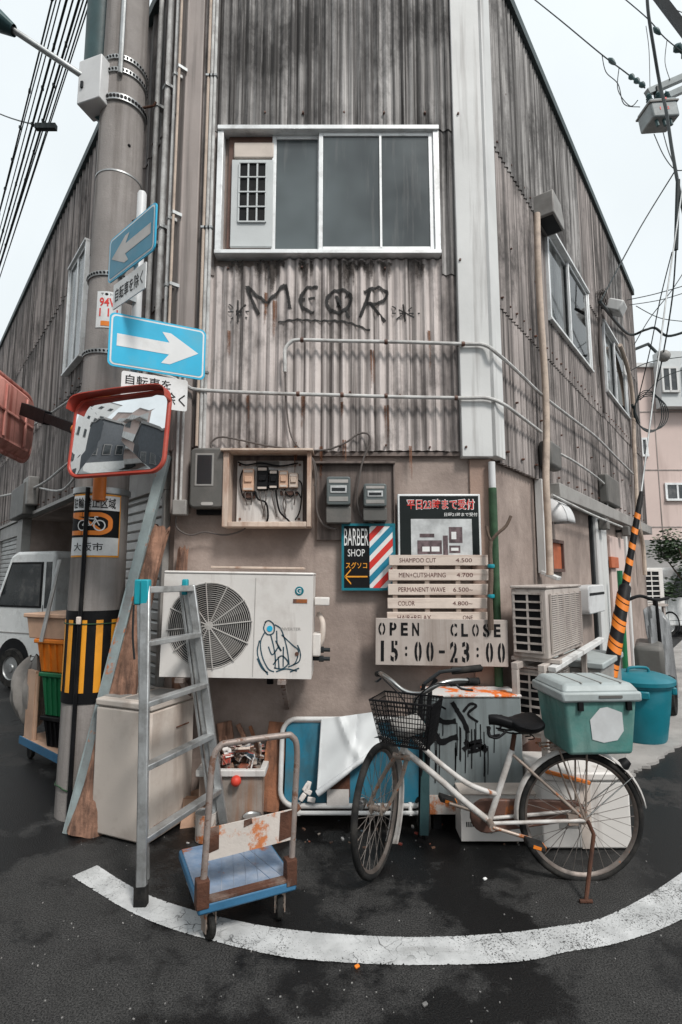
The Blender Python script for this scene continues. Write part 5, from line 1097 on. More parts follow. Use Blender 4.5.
# conduits and boxes on the left wall
def lw(pts, off=.12): return [W(LF, *on(LF, x, y, off)) for x, y in pts]
for pts, r, lb in (([(90, 452), (70, 462), (45, 482), (28, 490), (12, 494), (-20, 500)], .016, 'grey conduit sagging along the left wall above the van'), ([(120, 455), (100, 452), (82, 468), (62, 490), (40, 488)], .012, 'short looping conduit on the left wall behind the pole'), ([(92, 385), (70, 400), (30, 428), (0, 452)], .014, 'conduit slanting along the left wall behind the mirrors')):
    pipe('conduit', lw(pts), r, 'conduit', lb, 'conduit')
x0, x1, z0, z1 = rect(LF, 12, 487, 25, 517, .2); mb = MB(LF); mb.box(x0, x1, -.22, -.06, z0, z1); tag(mb.build('meter_box', 'grey_plastic', org=W(LF, x0, -.1, z0), bevel=.02), 'grey meter box on the left wall above the van', 'meter box')
mb = MB(LF); q = on(LF, 27, 480, .2); mb.box(q.x - .3, q.x + .1, -.2, -.06, q.z - .35, q.z + .05); tag(mb.build('meter_box', 'grey_light', org=W(LF, q.x, -.1, q.z - .35), bevel=.02), 'paler meter box fixed further right on the left wall above the van', 'meter box')
# ================================================================== THINGS STANDING ON THE GROUND
def proj(P):
    v = Vector(P) - EYEV; zz = v.y * math.cos(PITCH) + v.z * math.sin(PITCH); yy = -v.y * math.sin(PITCH) + v.z * math.cos(PITCH)
    return 341 + FPX * v.x / zz, 512 - FPX * yy / zz
# ------------------------------------------------------------------ old freezer
N_ = G(146, 849); u = (G(190, 820) - N_); u.normalize(); fw_, fd_ = .40, .43
FZ = frame(N_, u); hz = D(146, 704, N_.y).z
t = thing('freezer_cabinet', 'tall stained off white freezer cabinet standing behind the stepladder', 'freezer', N_)
mb = MB(FZ); mb.box(0, fw_, 0, fd_, .015, hz - .05); mb.build('body', 'freezer', t, bevel=.012)
mb = MB(FZ); mb.box(-.006, fw_ + .006, -.006, fd_ + .006, hz - .046, hz); mb.build('lid', 'freezer', t, bevel=.012)
mb = MB(FZ); mb.box(.05, fw_ - .05, .08, .25, hz, hz + .004); mb.box(.05, fw_ - .05, .29, .43, hz, hz + .004); mb.build('lid_inset', 'grey_light', t)
for x in (.05, fw_ - .05):
    for y in (.05, fd_ - .05): mb = MB(FZ); mb.cyl((x, y, 0), (x, y, .02), .02, .02, 8); mb.build('foot', 'black', t)
mb = MB(FZ); mb.box(.22, .34, -.008, -.005, hz - .19, hz - .183); mb.box(.05, .2, -.008, -.005, .1, .104); mb.build('scratch', 'wood_brown', t)
# ------------------------------------------------------------------ folded stepladder
LA = G(141, 906); LB = G(224, 838); TA = D(146, 586, LA.y + .16); TB = D(191, 585, LB.y - .12)
t = thing('stepladder', 'folded aluminium stepladder with teal hinge caps leaning at the freezer', 'ladder', LA)
back = (LB - LA).normalized().cross(Vector((0, 0, 1))) * -.075      # towards the second half
back = Vector((-abs(back.x), abs(back.y), 0))
def rail(a, b, w, d, mat, nm): mb = MB(); mb.beam(a, b, w, d, up=(0, 1, 0)); return mb.build(nm, mat, t, bevel=.006)
r1 = rail(LA + Vector((0, 0, .05)), TA, .05, .030, 'alu', 'rail'); r2 = rail(LB + Vector((0, 0, .05)), TB, .05, .030, 'alu', 'rail')
for P0, P1 in ((LA, TA), (LB, TB)): mb = MB(); mb.beam(P0 + Vector((0, 0, .0)), P0.lerp(P1, .06), .062, .042, up=(0, 1, 0)); mb.build('foot', 'rubber', t, bevel=.006)
for f in (.20, .40, .60, .815): mb = MB(); mb.beam(LA.lerp(TA, 1 - f), LB.lerp(TB, 1 - f), .055, .028); mb.build('step', 'alu', t, bevel=.004)
mb = MB(); mb.beam(TA + Vector((0, 0, -.02)), TB + Vector((0, 0, -.02)), .05, .035); mb.build('top_step', 'alu', t, bevel=.005)
TA2, TB2 = TA + back * .55, TB + back * .55; A2 = LA + Vector((-.004, .07, .06))
rail(A2 + Vector((0, 0, .02)), TA2, .032, .026, 'alu', 'rear_rail'); rail(LB + back * .6 + Vector((0, 0, .03)), TB2, .032, .026, 'alu', 'rear_rail'); rail(LB + back * 1.1 + Vector((0, 0, .03)), TB2 + back * .5, .02, .02, 'alu', 'rear_rail')
for P in (TA, TA2): mb = MB(); mb.beam(P + Vector((0, 0, .035)), P + Vector((.0, 0, -.10)), .045, .05, up=(0, 1, 0)); mb.build('hinge_cap', 'teal_bits', t, bevel=.008)
mb = MB(); mb.beam(TB2 + Vector((0, 0, .035)), TB2 + Vector((0, 0, -.06)), .035, .04, up=(0, 1, 0)); mb.build('hinge_cap', 'teal_bits', t, bevel=.008)
mb = MB(); mb.tube(smooth_path([TA2 + Vector((-.02, -.02, -.1)), TA2 + Vector((-.015, -.03, -.25)), TA2 + Vector((.0, -.03, -.38))], 4), .006, 6); mb.build('lock_bar', 'dark_metal', t)
# ------------------------------------------------------------------ platform hand truck
zd = .175
NL, NRr, FL, FR = G(198, 906, zd), G(297, 880, zd), G(174, 843, zd), G(268, 833, zd)
u = (NRr - NL); wdk = u.length; u.normalize(); ldk = ((FL - NL).length + (FR - NRr).length) / 2 * .95
v_ = Vector((-u.y, u.x, 0)); HF = frame(Vector((NL.x, NL.y, 0)), u)
print('cart', wdk, ldk, NL, NRr, FL, FR, math.degrees(math.acos(u.dot((FL - NL).normalized()))))
t = thing('platform_truck', 'rusty platform hand truck with faded blue deck at the kerb line', 'hand truck', Vector((NL.x, NL.y, 0)))
mb = MB(HF); mb.box(0, wdk, 0, ldk, zd - .045, zd); mb.build('deck', 'cart_edge', t, bevel=.010)
mb = MB(HF); mb.box(.012, wdk - .012, .045, ldk - .012, zd - .002, zd + .006); dk = mb.build('deck_mat', 'cart_blue', t, bevel=.004)
mb = MB(HF)
for k in (): mb.box(.02, wdk - .02, .05 + (ldk - .07) * k / 6 - .002, .05 + (ldk - .07) * k / 6 + .002, zd + .006, zd + .0085)
for k in range(1, 8): mb.beam((wdk * k / 8, .05, zd + .0065), (wdk * k / 8 + (.1 if k < 6 else -.1), ldk - .03, zd + .0065), .003, .003)
mb.build('mat_ribs', 'cart_blue', dk)
mb = MB(HF); mb.box(.006, wdk - .006, .0, .045, zd - .004, zd + .012); mb.build('edge_angle', 'rust', t, bevel=.004)
hx0, hx1 = .012, wdk - .03; lean = .045; hzt = .80
def hp(x, y, z): return (x + lean * z / hzt, y + .03 * z, z)
pts = [hp(hx0, .02, zd), hp(hx0, .02, .45), hp(hx0, .02, .72), hp(hx0 + .03, .02, .79), hp(hx0 + .08, .02, hzt), hp(hx1 - .08, .02, hzt), hp(hx1 - .03, .02, .79), hp(hx1, .02, .72), hp(hx1, .02, .45), hp(hx1, .02, zd)]
mb = MB(HF); mb.tube(smooth_path(pts, 5), .0145, 12); mb.build('handle', 'rusty_tube', t)
mb = MB(HF); a0 = hp(hx0, .02, .41); 
mb.add([hp(hx0 + .005, .015, .33), hp(hx1 - .005, .015, .34), hp(hx1 - .005, .015, .47), hp(hx0 + .005, .015, .46), hp(hx0 + .005, .023, .33), hp(hx1 - .005, .023, .34), hp(hx1 - .005, .023, .47), hp(hx0 + .005, .023, .46)], [(0, 1, 2, 3), (7, 6, 5, 4), (0, 4, 5, 1), (1, 5, 6, 2), (2, 6, 7, 3), (3, 7, 4, 0)]); mb.build('cross_plate', 'cart_plate', t)
for xa2, xb2, za2, zb2 in ((hx0 + .006, hx0 + .055, .36, .465), (hx1 - .07, hx1 - .006, .345, .468), (hx0 + .16, hx0 + .20, .435, .468)):
    mb = MB(HF); mb.add([hp(xa2, .013, za2), hp(xb2, .013, za2 + .01), hp(xb2 - .006, .013, zb2), hp(xa2, .013, zb2 - .004)], [(0, 1, 2, 3)]); mb.add([hp(xa2, .0145, za2), hp(xb2, .0145, za2 + .01), hp(xb2 - .006, .0145, zb2), hp(xa2, .0145, zb2 - .004)], [(3, 2, 1, 0)]); mb.build('rust_scab', 'rust', t)
mb = MB(HF); mb.box(hx0 - .02, hx0 + .035, -.004, .05, zd - .02, zd + .09); mb.build('handle_socket', 'rust', t, bevel=.004); mb = MB(HF); mb.box(hx1 - .02, hx1 + .03, -.004, .05, zd - .02, zd + .09); mb.build('handle_socket', 'rust', t, bevel=.004)
for (x, y, an) in ((.06, .06, .2), (wdk - .06, .06, -.3), (.06, ldk - .08, .1), (wdk - .06, ldk - .08, 0)):
    w_ = MB(HF); M_ = Matrix.Translation((x, y, 0)) @ Matrix.Rotation(an, 4, 'Z')
    ax = (M_.to_3x3() @ Vector((1, 0, 0))); c = Vector((x, y, .055)); w_.lathe([(.02, -.014), (.048, -.014), (.055, -.008), (.055, .008), (.048, .014), (.02, .014)], c, ax, 18); ws = w_.build('caster_wheel', 'rubber', t)
    w_ = MB(HF); w_.obox(M_ @ Matrix.Translation((0, .01, .10)), .05, .05, .05); w_.obox(M_ @ Matrix.Translation((.022, .0, .075)), .005, .045, .08); w_.obox(M_ @ Matrix.Translation((-.022, 0, .075)), .005, .045, .08); w_.lathe([(.001, -.02), (.018, -.02), (.018, .02), (.001, .02)], c, ax, 10); w_.build('caster_fork', 'bike_rust', ws)
# ------------------------------------------------------------------ leaning rail, logs and boards
b_ = G(68, 834); e_ = W(CF, *on(CF, 165, 455, .10))
t = thing('steel_rail', 'long pale blue steel rail leaning between the pole and the freezer', 'rail', b_)
mb = MB(); mb.beam(b_, e_, .060, .012, up=(0, 1, 0)); mb.build('flange', 'rail_blue', t); dd = (e_ - b_).normalized(); sd = dd.cross(Vector((0, 1, 0))).normalized()
mb = MB(); mb.beam(b_ + sd * .028 + Vector((0, .02, 0)), e_ + sd * .028 + Vector((0, .02, 0)), .010, .055, up=(0, 1, 0)); mb.beam(b_ - sd * .028 + Vector((0, .018, 0)), e_ - sd * .028 + Vector((0, .018, 0)), .010, .05, up=(0, 1, 0)); mb.build('web', 'rail_blue', t)
def log(name, p0, p1, r0, r1, mat, lb, cat, flat=1.0, seed=1, n=12):
    rr = random.Random(seed); p0 = Vector(p0); p1 = Vector(p1); d = (p1 - p0).normalized(); a = d.cross(Vector((0, 1, 0))).normalized(); b = d.cross(a); mb = MB(); K = 14
    ph = [rr.uniform(0, 6) for _ in range(4)]
    def fn(u, v):
        an = 2 * math.pi * u; r = (r0 + (r1 - r0) * v) * (1 + .16 * math.sin(2 * an + ph[0] + 3 * v) + .10 * math.sin(5 * an + ph[1] + 7 * v) + .06 * math.sin(17 * v + ph[2])); c = p0.lerp(p1, v) + a * (.02 * math.sin(5 * v + ph[3]))
        jag = (.03 * math.sin(3 * an + ph[1]) + .02 * math.sin(7 * an)) if v == 1 else 0
        return c + a * (r * math.cos(an)) + b * (r * flat * math.sin(an)) + d * jag
    mb.grid(fn, n * 2, K); mb.add([fn(k / (n * 2), 1) for k in range(n * 2)], [list(range(n * 2))])
    o = mb.build(name, mat, org=p0); tag(o, lb, cat); return o
log('driftwood_log', G(80, 838) + Vector((0, .05, 0)), W(CF, *on(CF, 163, 530, .10)), .10, .066, 'wood_log', 'long rough brown log leaning on the wall left of the air conditioner', 'log', .62, 3)
log('driftwood_log', W(CF, on(CF, 181, 600, .045).x, -.05, .5), W(CF, *on(CF, 184, 551, .05)), .05, .042, 'wood_log', 'shorter broken log sticking up behind the air conditioner top left corner', 'log', .7, 8)
# ------------------------------------------------------------------ rubbish crate and boards by the wall
cx0 = D(199, 790, 3.42).x; cx1 = D(262, 790, 3.42).x; zc = D(230, 770, 3.42).z
t = thing('rubbish_crate', 'grey plastic crate full of rubbish behind the hand truck', 'crate', ((cx0 + cx1) / 2, 3.5, 0))
mb = MB(); w_ = .025
for (a, b, c, d) in ((cx0, cx1, 3.42, 3.44), (cx0, cx1, 3.66, 3.68), (cx0, cx0 + .02, 3.44, 3.66), (cx1 - .02, cx1, 3.44, 3.66), (cx0 + .01, cx1 - .01, 3.43, 3.67)): mb.box(a, b, c, d, .01, zc - .03 if (b - a) < (cx1 - cx0) * .99 or c > 3.6 or d < 3.5 else .03)
mb.build('body', 'crate_dirty', t)
mb = MB(); mb.box(cx0 - .02, cx1 + .02, 3.40, 3.438, zc - .035, zc + .005); mb.box(cx0 - .02, cx1 + .02, 3.662, 3.70, zc - .035, zc + .005); mb.box(cx0 - .02, cx0 + .018, 3.438, 3.662, zc - .035, zc + .005); mb.box(cx1 - .018, cx1 + .02, 3.438, 3.662, zc - .035, zc + .005); mb.build('rim', 'panel_white', t, bevel=.006)
mb = MB(); rr = random.Random(5); mb2 = MB()
for k in range(80):
    c = Vector((rr.uniform(cx0 + .04, cx1 - .04), rr.uniform(3.45, 3.64), zc - .04 + rr.uniform(0, .15))); M_ = Matrix.Translation(c) @ Matrix.Rotation(rr.uniform(0, 6), 4, 'Z') @ Matrix.Rotation(rr.uniform(0, 3), 4, 'X')
    (mb if k % 5 in (0, 2) else mb2).obox(M_, rr.uniform(.03, .10), rr.uniform(.03, .08), rr.uniform(.004, .02))
mb.v += [v for v in mb2.v] if False else []; nb = len(mb.v); mb.v += mb2.v; mb.f += [[i + nb for i in q] for q in mb2.f]; mb.build('rubbish', 'rubbish', kind='stuff', bevel=.006)
p = D(236, 781, 3.385); mb = MB(); mb.sphere(p, .032, 14); tag(mb.build('ball', 'trash_red', org=p), 'small red ball on the rim of the rubbish crate', 'ball')
def plank(px0, py0, px1, py1, Y0, Y1, w, th, mat, lb, cat='plank', name='plank'):
    a = D(px0, py0, Y0); b = D(px1, py1, Y1); mb = MB(); mb.beam(a, b, w, th, up=(0, 1, 0)); o = mb.build(name, mat, org=a, bevel=.004); tag(o, lb, cat)
plank(235, 790, 224, 722, 3.70, 3.72, .10, .025, 'wood_log', 'dark wooden board leaning on the wall left of the rubbish crate')
plank(262, 775, 238, 724, 3.69, 3.72, .03, .022, 'wood_log', 'thin dark stick slanting above the rubbish crate', 'stick', 'stick'); plank(266, 770, 250, 726, 3.66, 3.70, .022, .02, 'wood_brown', 'thinner brown stick slanting beside the first above the rubbish', 'stick', 'stick')
b0 = G(270, 822); plank(268, 812, 279, 722, 3.50, 3.64, .13, .02, 'wood_brown', 'reddish brown board leaning at the left end of the blue folding bed')
# ------------------------------------------------------------------ folding bed leaning on the wall
BF = frame(Vector((0, 3.46, 0)), (1, 0, 0), (0, .22, 1))
def bq(px, py, o=0): q = on(BF, px, py, o); return q
pl = [bq(*p) for p in ((280, 800), (281, 770), (284, 735), (290, 722), (302, 718), (340, 718), (395, 717))]
t = thing('folding_bed', 'folding bed of white tubes and blue cloth leaning on the wall behind the bicycle', 'folding bed', W(BF, 0.1, 0, 0))
x0, z1 = pl[1].x, bq(320, 719).z; zlo = bq(320, 806).z; x1 = bq(424, 760).x
mb = MB(BF); mb.tube([(x, 0, z) for x, z in rrect(x1 - x0, z1 - zlo, .09, 6, (x0 + x1) / 2, (z1 + zlo) / 2)], .016, 10, closed=True); mb.build('frame', 'tube_white', t)
mb = MB(BF); mb.tube([(x0 + .02, -.02, zlo - .035), (x1, -.02, zlo - .035)], .013, 8); mb.tube([(x0 + .12, -.02, zlo - .05), (x0 + .12, .0, zlo + .02)], .012, 8); mb.tube([(x1 - .1, -.02, zlo - .05), (x1 - .1, .0, zlo + .02)], .012, 8); mb.build('lower_bar', 'tube_white', t)
mb = MB(BF); rr = random.Random(9)
mb.grid(lambda u, v: (x0 + .025 + (x1 - x0 - .05) * u, .012 + .006 * math.sin(9 * u + 4 * v) + .004 * math.sin(23 * u), zlo + .015 + (z1 - zlo - .035) * v), 24, 8); mb.build('cloth', 'blue_sheet', t)
mb = MB(BF); w0, w1 = bq(337, 780).x, bq(347, 780).x; mb.box(bq(331, 780).x, bq(350, 780).x, -.006, .003, bq(340, 797).z, bq(340, 762).z); mb.build('rusty_panel', 'rust', t)
mb = MB(BF); mb.box(bq(327, 800).x, bq(349, 800).x, -.016, -.007, bq(340, 805).z, bq(340, 789).z); mb.build('torn_label', 'paper', t)
mb = MB(BF); a = Vector((bq(322, 719).x, bq(322, 719).z)); b = Vector((bq(372, 712).x, bq(372, 712).z)); c = Vector((bq(384, 742).x, bq(384, 742).z)); d = Vector((bq(318, 791).x, bq(318, 791).z))
def vin(u, v): p = a.lerp(b, u).lerp(d.lerp(c, u), v); return (p.x, -.035 - .02 * math.sin(3 * u) * v - .03 * v * (1 - u) - .09 * max(0, v - .55) ** 1.6 * (1.2 - u) + .007 * math.sin(7 * u + 9 * v) - .022 * math.exp(-((u - .35 - .3 * v) / .07) ** 2) + .014 * math.exp(-((u - .7 + .2 * v) / .05) ** 2), p.y)
mb.grid(vin, 26, 26); mb.add([(lambda q: (q[0], q[1] + .012, q[2]))(vin(u / 10, v / 10)) for v in range(11) for u in range(11)], [(v * 11 + u, v * 11 + u + 1, v * 11 + u + 12, v * 11 + u + 11) for v in range(10) for u in range(10)])
mb.tube([vin(k / 12, 1) for k in range(13)], [.020 - .008 * k / 12 for k in range(13)], 10); mb.tube([Vector(vin(0, k / 12)) for k in range(13)], .006, 6)
o = mb.build('vinyl_sheet', 'white_vinyl', org=W(BF, a.x, 0, d.y)); tag(o, 'folded white vinyl sheet hanging over the blue folding bed', 'sheet')
mb = MB(BF); rr = random.Random(2)
for k in range(5): q = bq(306 + rr.uniform(-4, 6), 788 + rr.uniform(-10, 12)); mb.obox(Matrix.Translation((q.x, -.03, q.z)) @ Matrix.Rotation(rr.uniform(0, 3), 4, 'Y'), .05, .02, .03)
tag(mb.build('crumpled_paper', 'paper', org=W(BF, bq(306, 800).x, -.03, bq(306, 800).z), bevel=.006), 'crumpled white paper stuck in the folding bed frame', 'paper')
# ------------------------------------------------------------------ grey metal cabinet with dripping graffiti
yc = 3.44; a = D(427, 697, yc); b = D(520.5, 697, yc); zb_ = D(470, 814, yc).z; zb_ = max(.03, zb_)
t = thing('metal_cabinet', 'grey metal cabinet with black dripping graffiti and rusty orange top', 'cabinet', ((a.x + b.x) / 2, yc + .13, 0))
print('cabinet', a, b, zb_)
QF = frame((a.x, yc, 0), (1, 0, 0)); cw = b.x - a.x
mb = MB(QF); mb.box(0, cw, 0, .25, zb_, a.z - .004); mb.build('body', 'cabinet', t, bevel=.006)
mb = MB(QF); mb.box(-.006, cw + .006, -.008, .256, a.z - .002, a.z + .014); mb.build('top', 'cabinet_top', t, bevel=.005)
mb = MB(QF); mb.box(.004, cw - .004, -.004, .0, zb_, zb_ + .11); mb.build('kick_panel', 'cart_plate', t)
for x in (.03, cw - .08): mb = MB(QF); mb.box(x, x + .05, .03, .22, 0, zb_); mb.build('foot', 'black', t)
mb = MB(QF); cq = lambda px, py: (lambda q: Vector((q.x, q.z)))(on(QF, px, py, .0))
rr = random.Random(4)
for pts, w in (([(432, 712), (438, 706), (446, 709)], .012), ([(434, 716), (444, 722), (456, 721)], .03), ([(435, 734), (441, 742), (452, 738), (458, 737)], .035), ([(452, 702), (458, 712), (464, 722), (468, 733)], .028), ([(463, 712), (470, 704), (476, 706), (468, 714), (478, 722)], .016), ([(465, 741), (471, 747), (478, 745), (487, 751)], .032), ([(463, 750), (472, 743), (482, 741)], .028), ([(468, 752), (478, 750), (486, 745)], .022), ([(490, 722), (497, 716), (504, 718), (500, 728)], .016), ([(488, 726), (490, 736), (500, 735)], .02)):
    mb.stroke([cq(*p) for p in pts], w, lambda x: -.002, 6)
for k in range(26):
    px = rr.choice((436, 440, 443, 456, 460, 466, 468, 472, 475, 480, 484, 487, 493)) + rr.uniform(-1, 1); py = rr.uniform(722, 750); L = rr.uniform(12, 45); mb.stroke([cq(px, py), cq(px + .3, py + L * .5), cq(px, py + L)], .006, lambda x: -.0023, 2)
mb.build('graffiti', 'ink', t, smooth=False)
# cart shape standing in for a dark second bicycle beside it
t = thing('bicycle_stand_in', 'cart shape with black grips standing in for a dark second bicycle in front of the grey cabinet', 'cart', D(424, 842, 3.25))
a = D(416, 700, 3.26); mb = MB(); g0 = G(426, 842); g1 = G(420, 840)
mb.tube([g0 + Vector((0, .02, .02)), D(428, 745, 3.22), D(430, 690, 3.24), D(436, 679, 3.26)], .014, 8); mb.tube([g1 + Vector((0, .0, .02)), D(421, 740, 3.2), D(421, 700, 3.2), D(424, 684, 3.2)], .012, 8); mb.build('upright', 'black', t)
mb = MB(); mb.tube([D(424, 684, 3.2), D(440, 672, 3.2), D(455, 670, 3.22), D(482, 668, 3.3)], .011, 8); mb.build('handle', 'dark_metal', t)
for p0, p1 in (((452, 671), (481, 668)), ((450, 683), (479, 681))): mb = MB(); mb.tube([D(*p0, 3.24), D(*p1, 3.26)], .021, 12); mb.build('grip', 'rubber', t)
mb = MB(); mb.lathe([(.085, -.012), (.10, -.012), (.105, 0), (.10, .012), (.085, .012), (.085, -.012)], G(424, 838) + Vector((0, .05, .105)), (1, .25, 0), 24); mb.lathe([(.001, -.02), (.02, -.02), (.02, .02), (.001, .02)], G(424, 838) + Vector((0, .05, .105)), (1, .25, 0), 10); mb.build('wheel', 'rubber', t)
mb = MB(); mb.beam(D(424, 835, 3.24), D(426, 720, 3.25), .05, .012); mb.build('stand_in_panel', 'teal_dark', t)
# ------------------------------------------------------------------ low white unit on the ground
yl = G(500, 844).y; x0 = D(461, 820, yl).x; x1 = D(547, 820, yl).x; z1 = D(500, 795, yl).z
t = thing('outdoor_unit', 'small white air conditioner lying low behind the bicycle pedals', 'air conditioner', ((x0 + x1) / 2, yl + .08, 0))
GF = frame(((x0 + x1) / 2, yl, 0), (1, 0, 0)); hw = (x1 - x0) / 2
q = on(GF, 489, 817, 0); fan_unit(GF, -hw, hw, .015, z1, 0, .16, q.x, q.z, .085, t, 'ac_white', rings=7, spokes=8)
mb = MB(GF); mb.box(-hw - .004, hw + .004, -.008, .165, z1, z1 + .014); mb.build('top_lid', 'cream', t, bevel=.006)
mb = MB(GF)
for k in range(4): mb.box(-hw + .03 + k * .012, -hw + .036 + k * .012, -.003, .002, z1 * .35, z1 * .45)
mb.build('vent_slots', 'black', t)
for x in (-hw + .05, hw - .09): mb = MB(GF); mb.box(x, x + .04, .02, .14, 0, .016); mb.build('foot', 'black', t)
# ------------------------------------------------------------------ white box behind the rear wheel
yb = G(586, 851).y; x0 = D(541, 812, yb).x; x1 = D(631, 812, yb).x; z1 = D(586, 772, yb).z
t = thing('foam_box', 'white box with pale lid standing behind the bicycle rear wheel', 'box', ((x0 + x1) / 2, yb + .18, 0))
mb = MB(); mb.box(x0, x1, yb, yb + .36, .01, z1 - .05); mb.build('body', 'ac_white', t, bevel=.012)
mb = MB(); mb.box((x0 + x1) / 2 - .03, (x0 + x1) / 2 + .03, yb - .0015, yb, .012, z1 - .06); mb.build('tape', 'cream', t)
mb = MB(); mb.box(x0 + .10, x0 + .22, yb - .002, yb, .12, .17); mb.build('print', 'grey_light', t, smooth=False)
mb = MB(); mb.box(x0 - .012, x1 + .012, yb - .012, yb + .372, z1 - .048, z1); mb.build('lid', 'ac_white', t, bevel=.012)
a = D(545, 771, yb - .02); b = D(590, 783, yb - .03); mb = MB(); mb.beam(a, b, .022, .02); tag(mb.build('rusty_bar', 'orange_paint', org=b, bevel=.004), 'short rusty orange bar across the white box behind the rear wheel', 'bar')
# ------------------------------------------------------------------ more clutter along the foot of the wall
def tin(px, py, Y, r, h, mat, lb):
    p = D(px, py, Y); p.z = 0; t = thing('paint_tin', lb, 'tin', p); mb = MB(); mb.lathe([(.001, .004), (r * .97, .004), (r, .01), (r, h - .01), (r * 1.04, h - .008), (r * 1.04, h)], p, (0, 0, 1), 20); mb.build('can', mat, t)
    mb = MB(); mb.lathe([(r * 1.0, h - .004), (r * .9, h - .012), (.001, h - .012)], p, (0, 0, 1), 20); mb.build('lid', 'steel', t)
    mb = MB(); mb.tube([p + Vector((r * math.cos(a), -.02 - .02 * math.sin(a), h * .75 - .05 * math.sin(a))) for a in [math.pi * k / 10 for k in range(11)]], .003, 5); mb.build('handle', 'bike_rust', t)
tin(252, 810, 3.36, .055, .13, 'rusty_tube', 'rusty paint tin on the ground beside the rubbish crate')
tin(206, 812, 3.34, .06, .16, 'cart_plate', 'pale rust stained paint tin left of the rubbish crate')
p = D(194, 808, 3.5); p.z = 0; t = thing('cardboard_box', 'small collapsed cardboard box between freezer and rubbish crate', 'box', p)
mb = MB(frame(p, (.95, .3, 0))); mb.add([(-.08, 0, 0), (.1, 0, 0), (.1, .16, 0), (-.08, .16, 0), (-.06, .01, .17), (.11, -.01, .15), (.1, .15, .18), (-.07, .17, .14)], [(0, 1, 5, 4), (1, 2, 6, 5), (2, 3, 7, 6), (3, 0, 4, 7), (0, 3, 2, 1)]); mb.build('walls', 'plastic_tan', t)
mb = MB(frame(p, (.95, .3, 0))); mb.add([(-.06, .01, .17), (.11, -.01, .15), (.13, -.09, .19), (-.05, -.08, .22)], [(0, 1, 2, 3)]); mb.build('flap', 'plastic_tan', t)
rr = random.Random(31)
for k, (px, py, px2, py2, mt, lb) in enumerate(((244, 792, 226, 735, 'wood_log', 'short splintered board behind the rubbish crate, left of the sticks'), (288, 816, 300, 806, 'wood_brown', 'small brown wood offcut lying below the folding bed'))):
    a = D(px, py, 3.70 if k == 0 else 3.38); b = D(px2, py2, 3.72 if k == 0 else 3.40); a.z = max(a.z, .012); b.z = max(b.z, .012); mb = MB(); mb.beam(a, b, .05, .018); tag(mb.build('offcut', mt, org=a, bevel=.003), lb, 'wood')
mb = MB()
for k in range(60):
    p = G(rr.uniform(180, 520), rr.uniform(816, 850)); s_ = rr.uniform(.004, .014); mb.obox(Matrix.Translation((p.x, p.y, s_ * .3)) @ Matrix.Rotation(rr.uniform(0, 6), 4, 'Z'), s_ * 2, s_, s_ * .6)
mb.build('debris', 'rubbish', kind='stuff')
# ================================================================== BICYCLE
by = G(580, 879).y; KF = frame((0, by, 0), (1, 0, 0))
def K(px, py, off=0.0): return W(KF, *on(KF, px, py, off))
t = thing('bicycle', 'worn white city bicycle with wire basket and a box on its rack', 'bicycle', G(580, 879))
RH = K(580.5, 815.5); RRd = .322
def wheel(c, ax, par, mats=('rubber', 'bike_rust')):
    ax = Vector(ax).normalized(); e1 = ax.cross(Vector((0, 0, 1))).normalized(); e2 = e1.cross(ax)
    w = MB(); w.tube([c + (e1 * math.cos(a) + e2 * math.sin(a)) * (RRd - .016) for a in [2 * math.pi * k / 56 for k in range(56)]], .018, 10, closed=True); wo_ = w.build('wheel', 'rubber', par)
    w = MB(); w.lathe([(RRd - .030, -.013), (RRd - .036, -.011), (RRd - .046, 0), (RRd - .036, .011), (RRd - .030, .013)], c, ax, 56); w.build('rim', 'rim_dark', wo_)
    w = MB(); w.lathe([(.001, -.048), (.012, -.048), (.012, -.034), (.032, -.032), (.032, -.026), (.016, -.022), (.016, .022), (.032, .026), (.032, .032), (.012, .034), (.012, .048), (.001, .048)], c, ax, 16); w.build('hub', 'bike_rust', wo_)
    w = MB()
    for k in range(32):
        a = 2 * math.pi * k / 32; s_ = 1 if k % 2 else -1; a2 = a + (1 if (k // 2) % 2 else -1) * .9
        p0 = c + ax * (.028 * s_) + (e1 * math.cos(a2) + e2 * math.sin(a2)) * .03; p1 = c + (e1 * math.cos(a) + e2 * math.sin(a)) * (RRd - .042); w.tube([p0, p1], .0016, 4)
    w.build('spokes', 'spoke', wo_); return wo_
wheel(RH, (0.02, 1, 0), t)
th = R(65); hd_ = Vector((-math.cos(th), -math.sin(th), 0)); ax_ = Vector((-hd_.y, hd_.x, 0))      # front wheel heading and axle
FH = K(377, 812.5, -.05); FH.z = RRd; wheel(FH, ax_, t)
HB, HT = K(402.5, 753), K(409.5, 728)
BB = K(489, 821); SJ = K(512, 750); ST = K(514.5, 733)
def tb(nm, pts, r, mat='bike_white', sub=5, n=12):
    mb = MB(); mb.tube(smooth_path(pts, sub) if len(pts) > 2 else pts, r, n); return mb.build(nm, mat, t)
tb('head_tube', [HB, HT], .019, 'bike_white'); tb('top_tube', [HT + Vector((0, 0, -.03)), K(434, 758), K(462, 780), K(480, 789), K(500, 795)], .0135); tb('down_tube', [HB + Vector((0, 0, .02)), K(438, 778), K(464, 801), BB], .0165)
tb('seat_tube', [BB, SJ], .0155); tb('seat_post', [SJ, ST], .0125, 'rust')
for s_ in (-.055, .055):
    tb('chain_stay', [BB + Vector((0, s_ * .5, 0)), RH + Vector((0, s_, 0))], .0095, 'bike_white'); tb('seat_stay', [SJ + Vector((0, s_ * .3, -.02)), RH + Vector((0, s_, 0))], .0075, 'bike_rust')
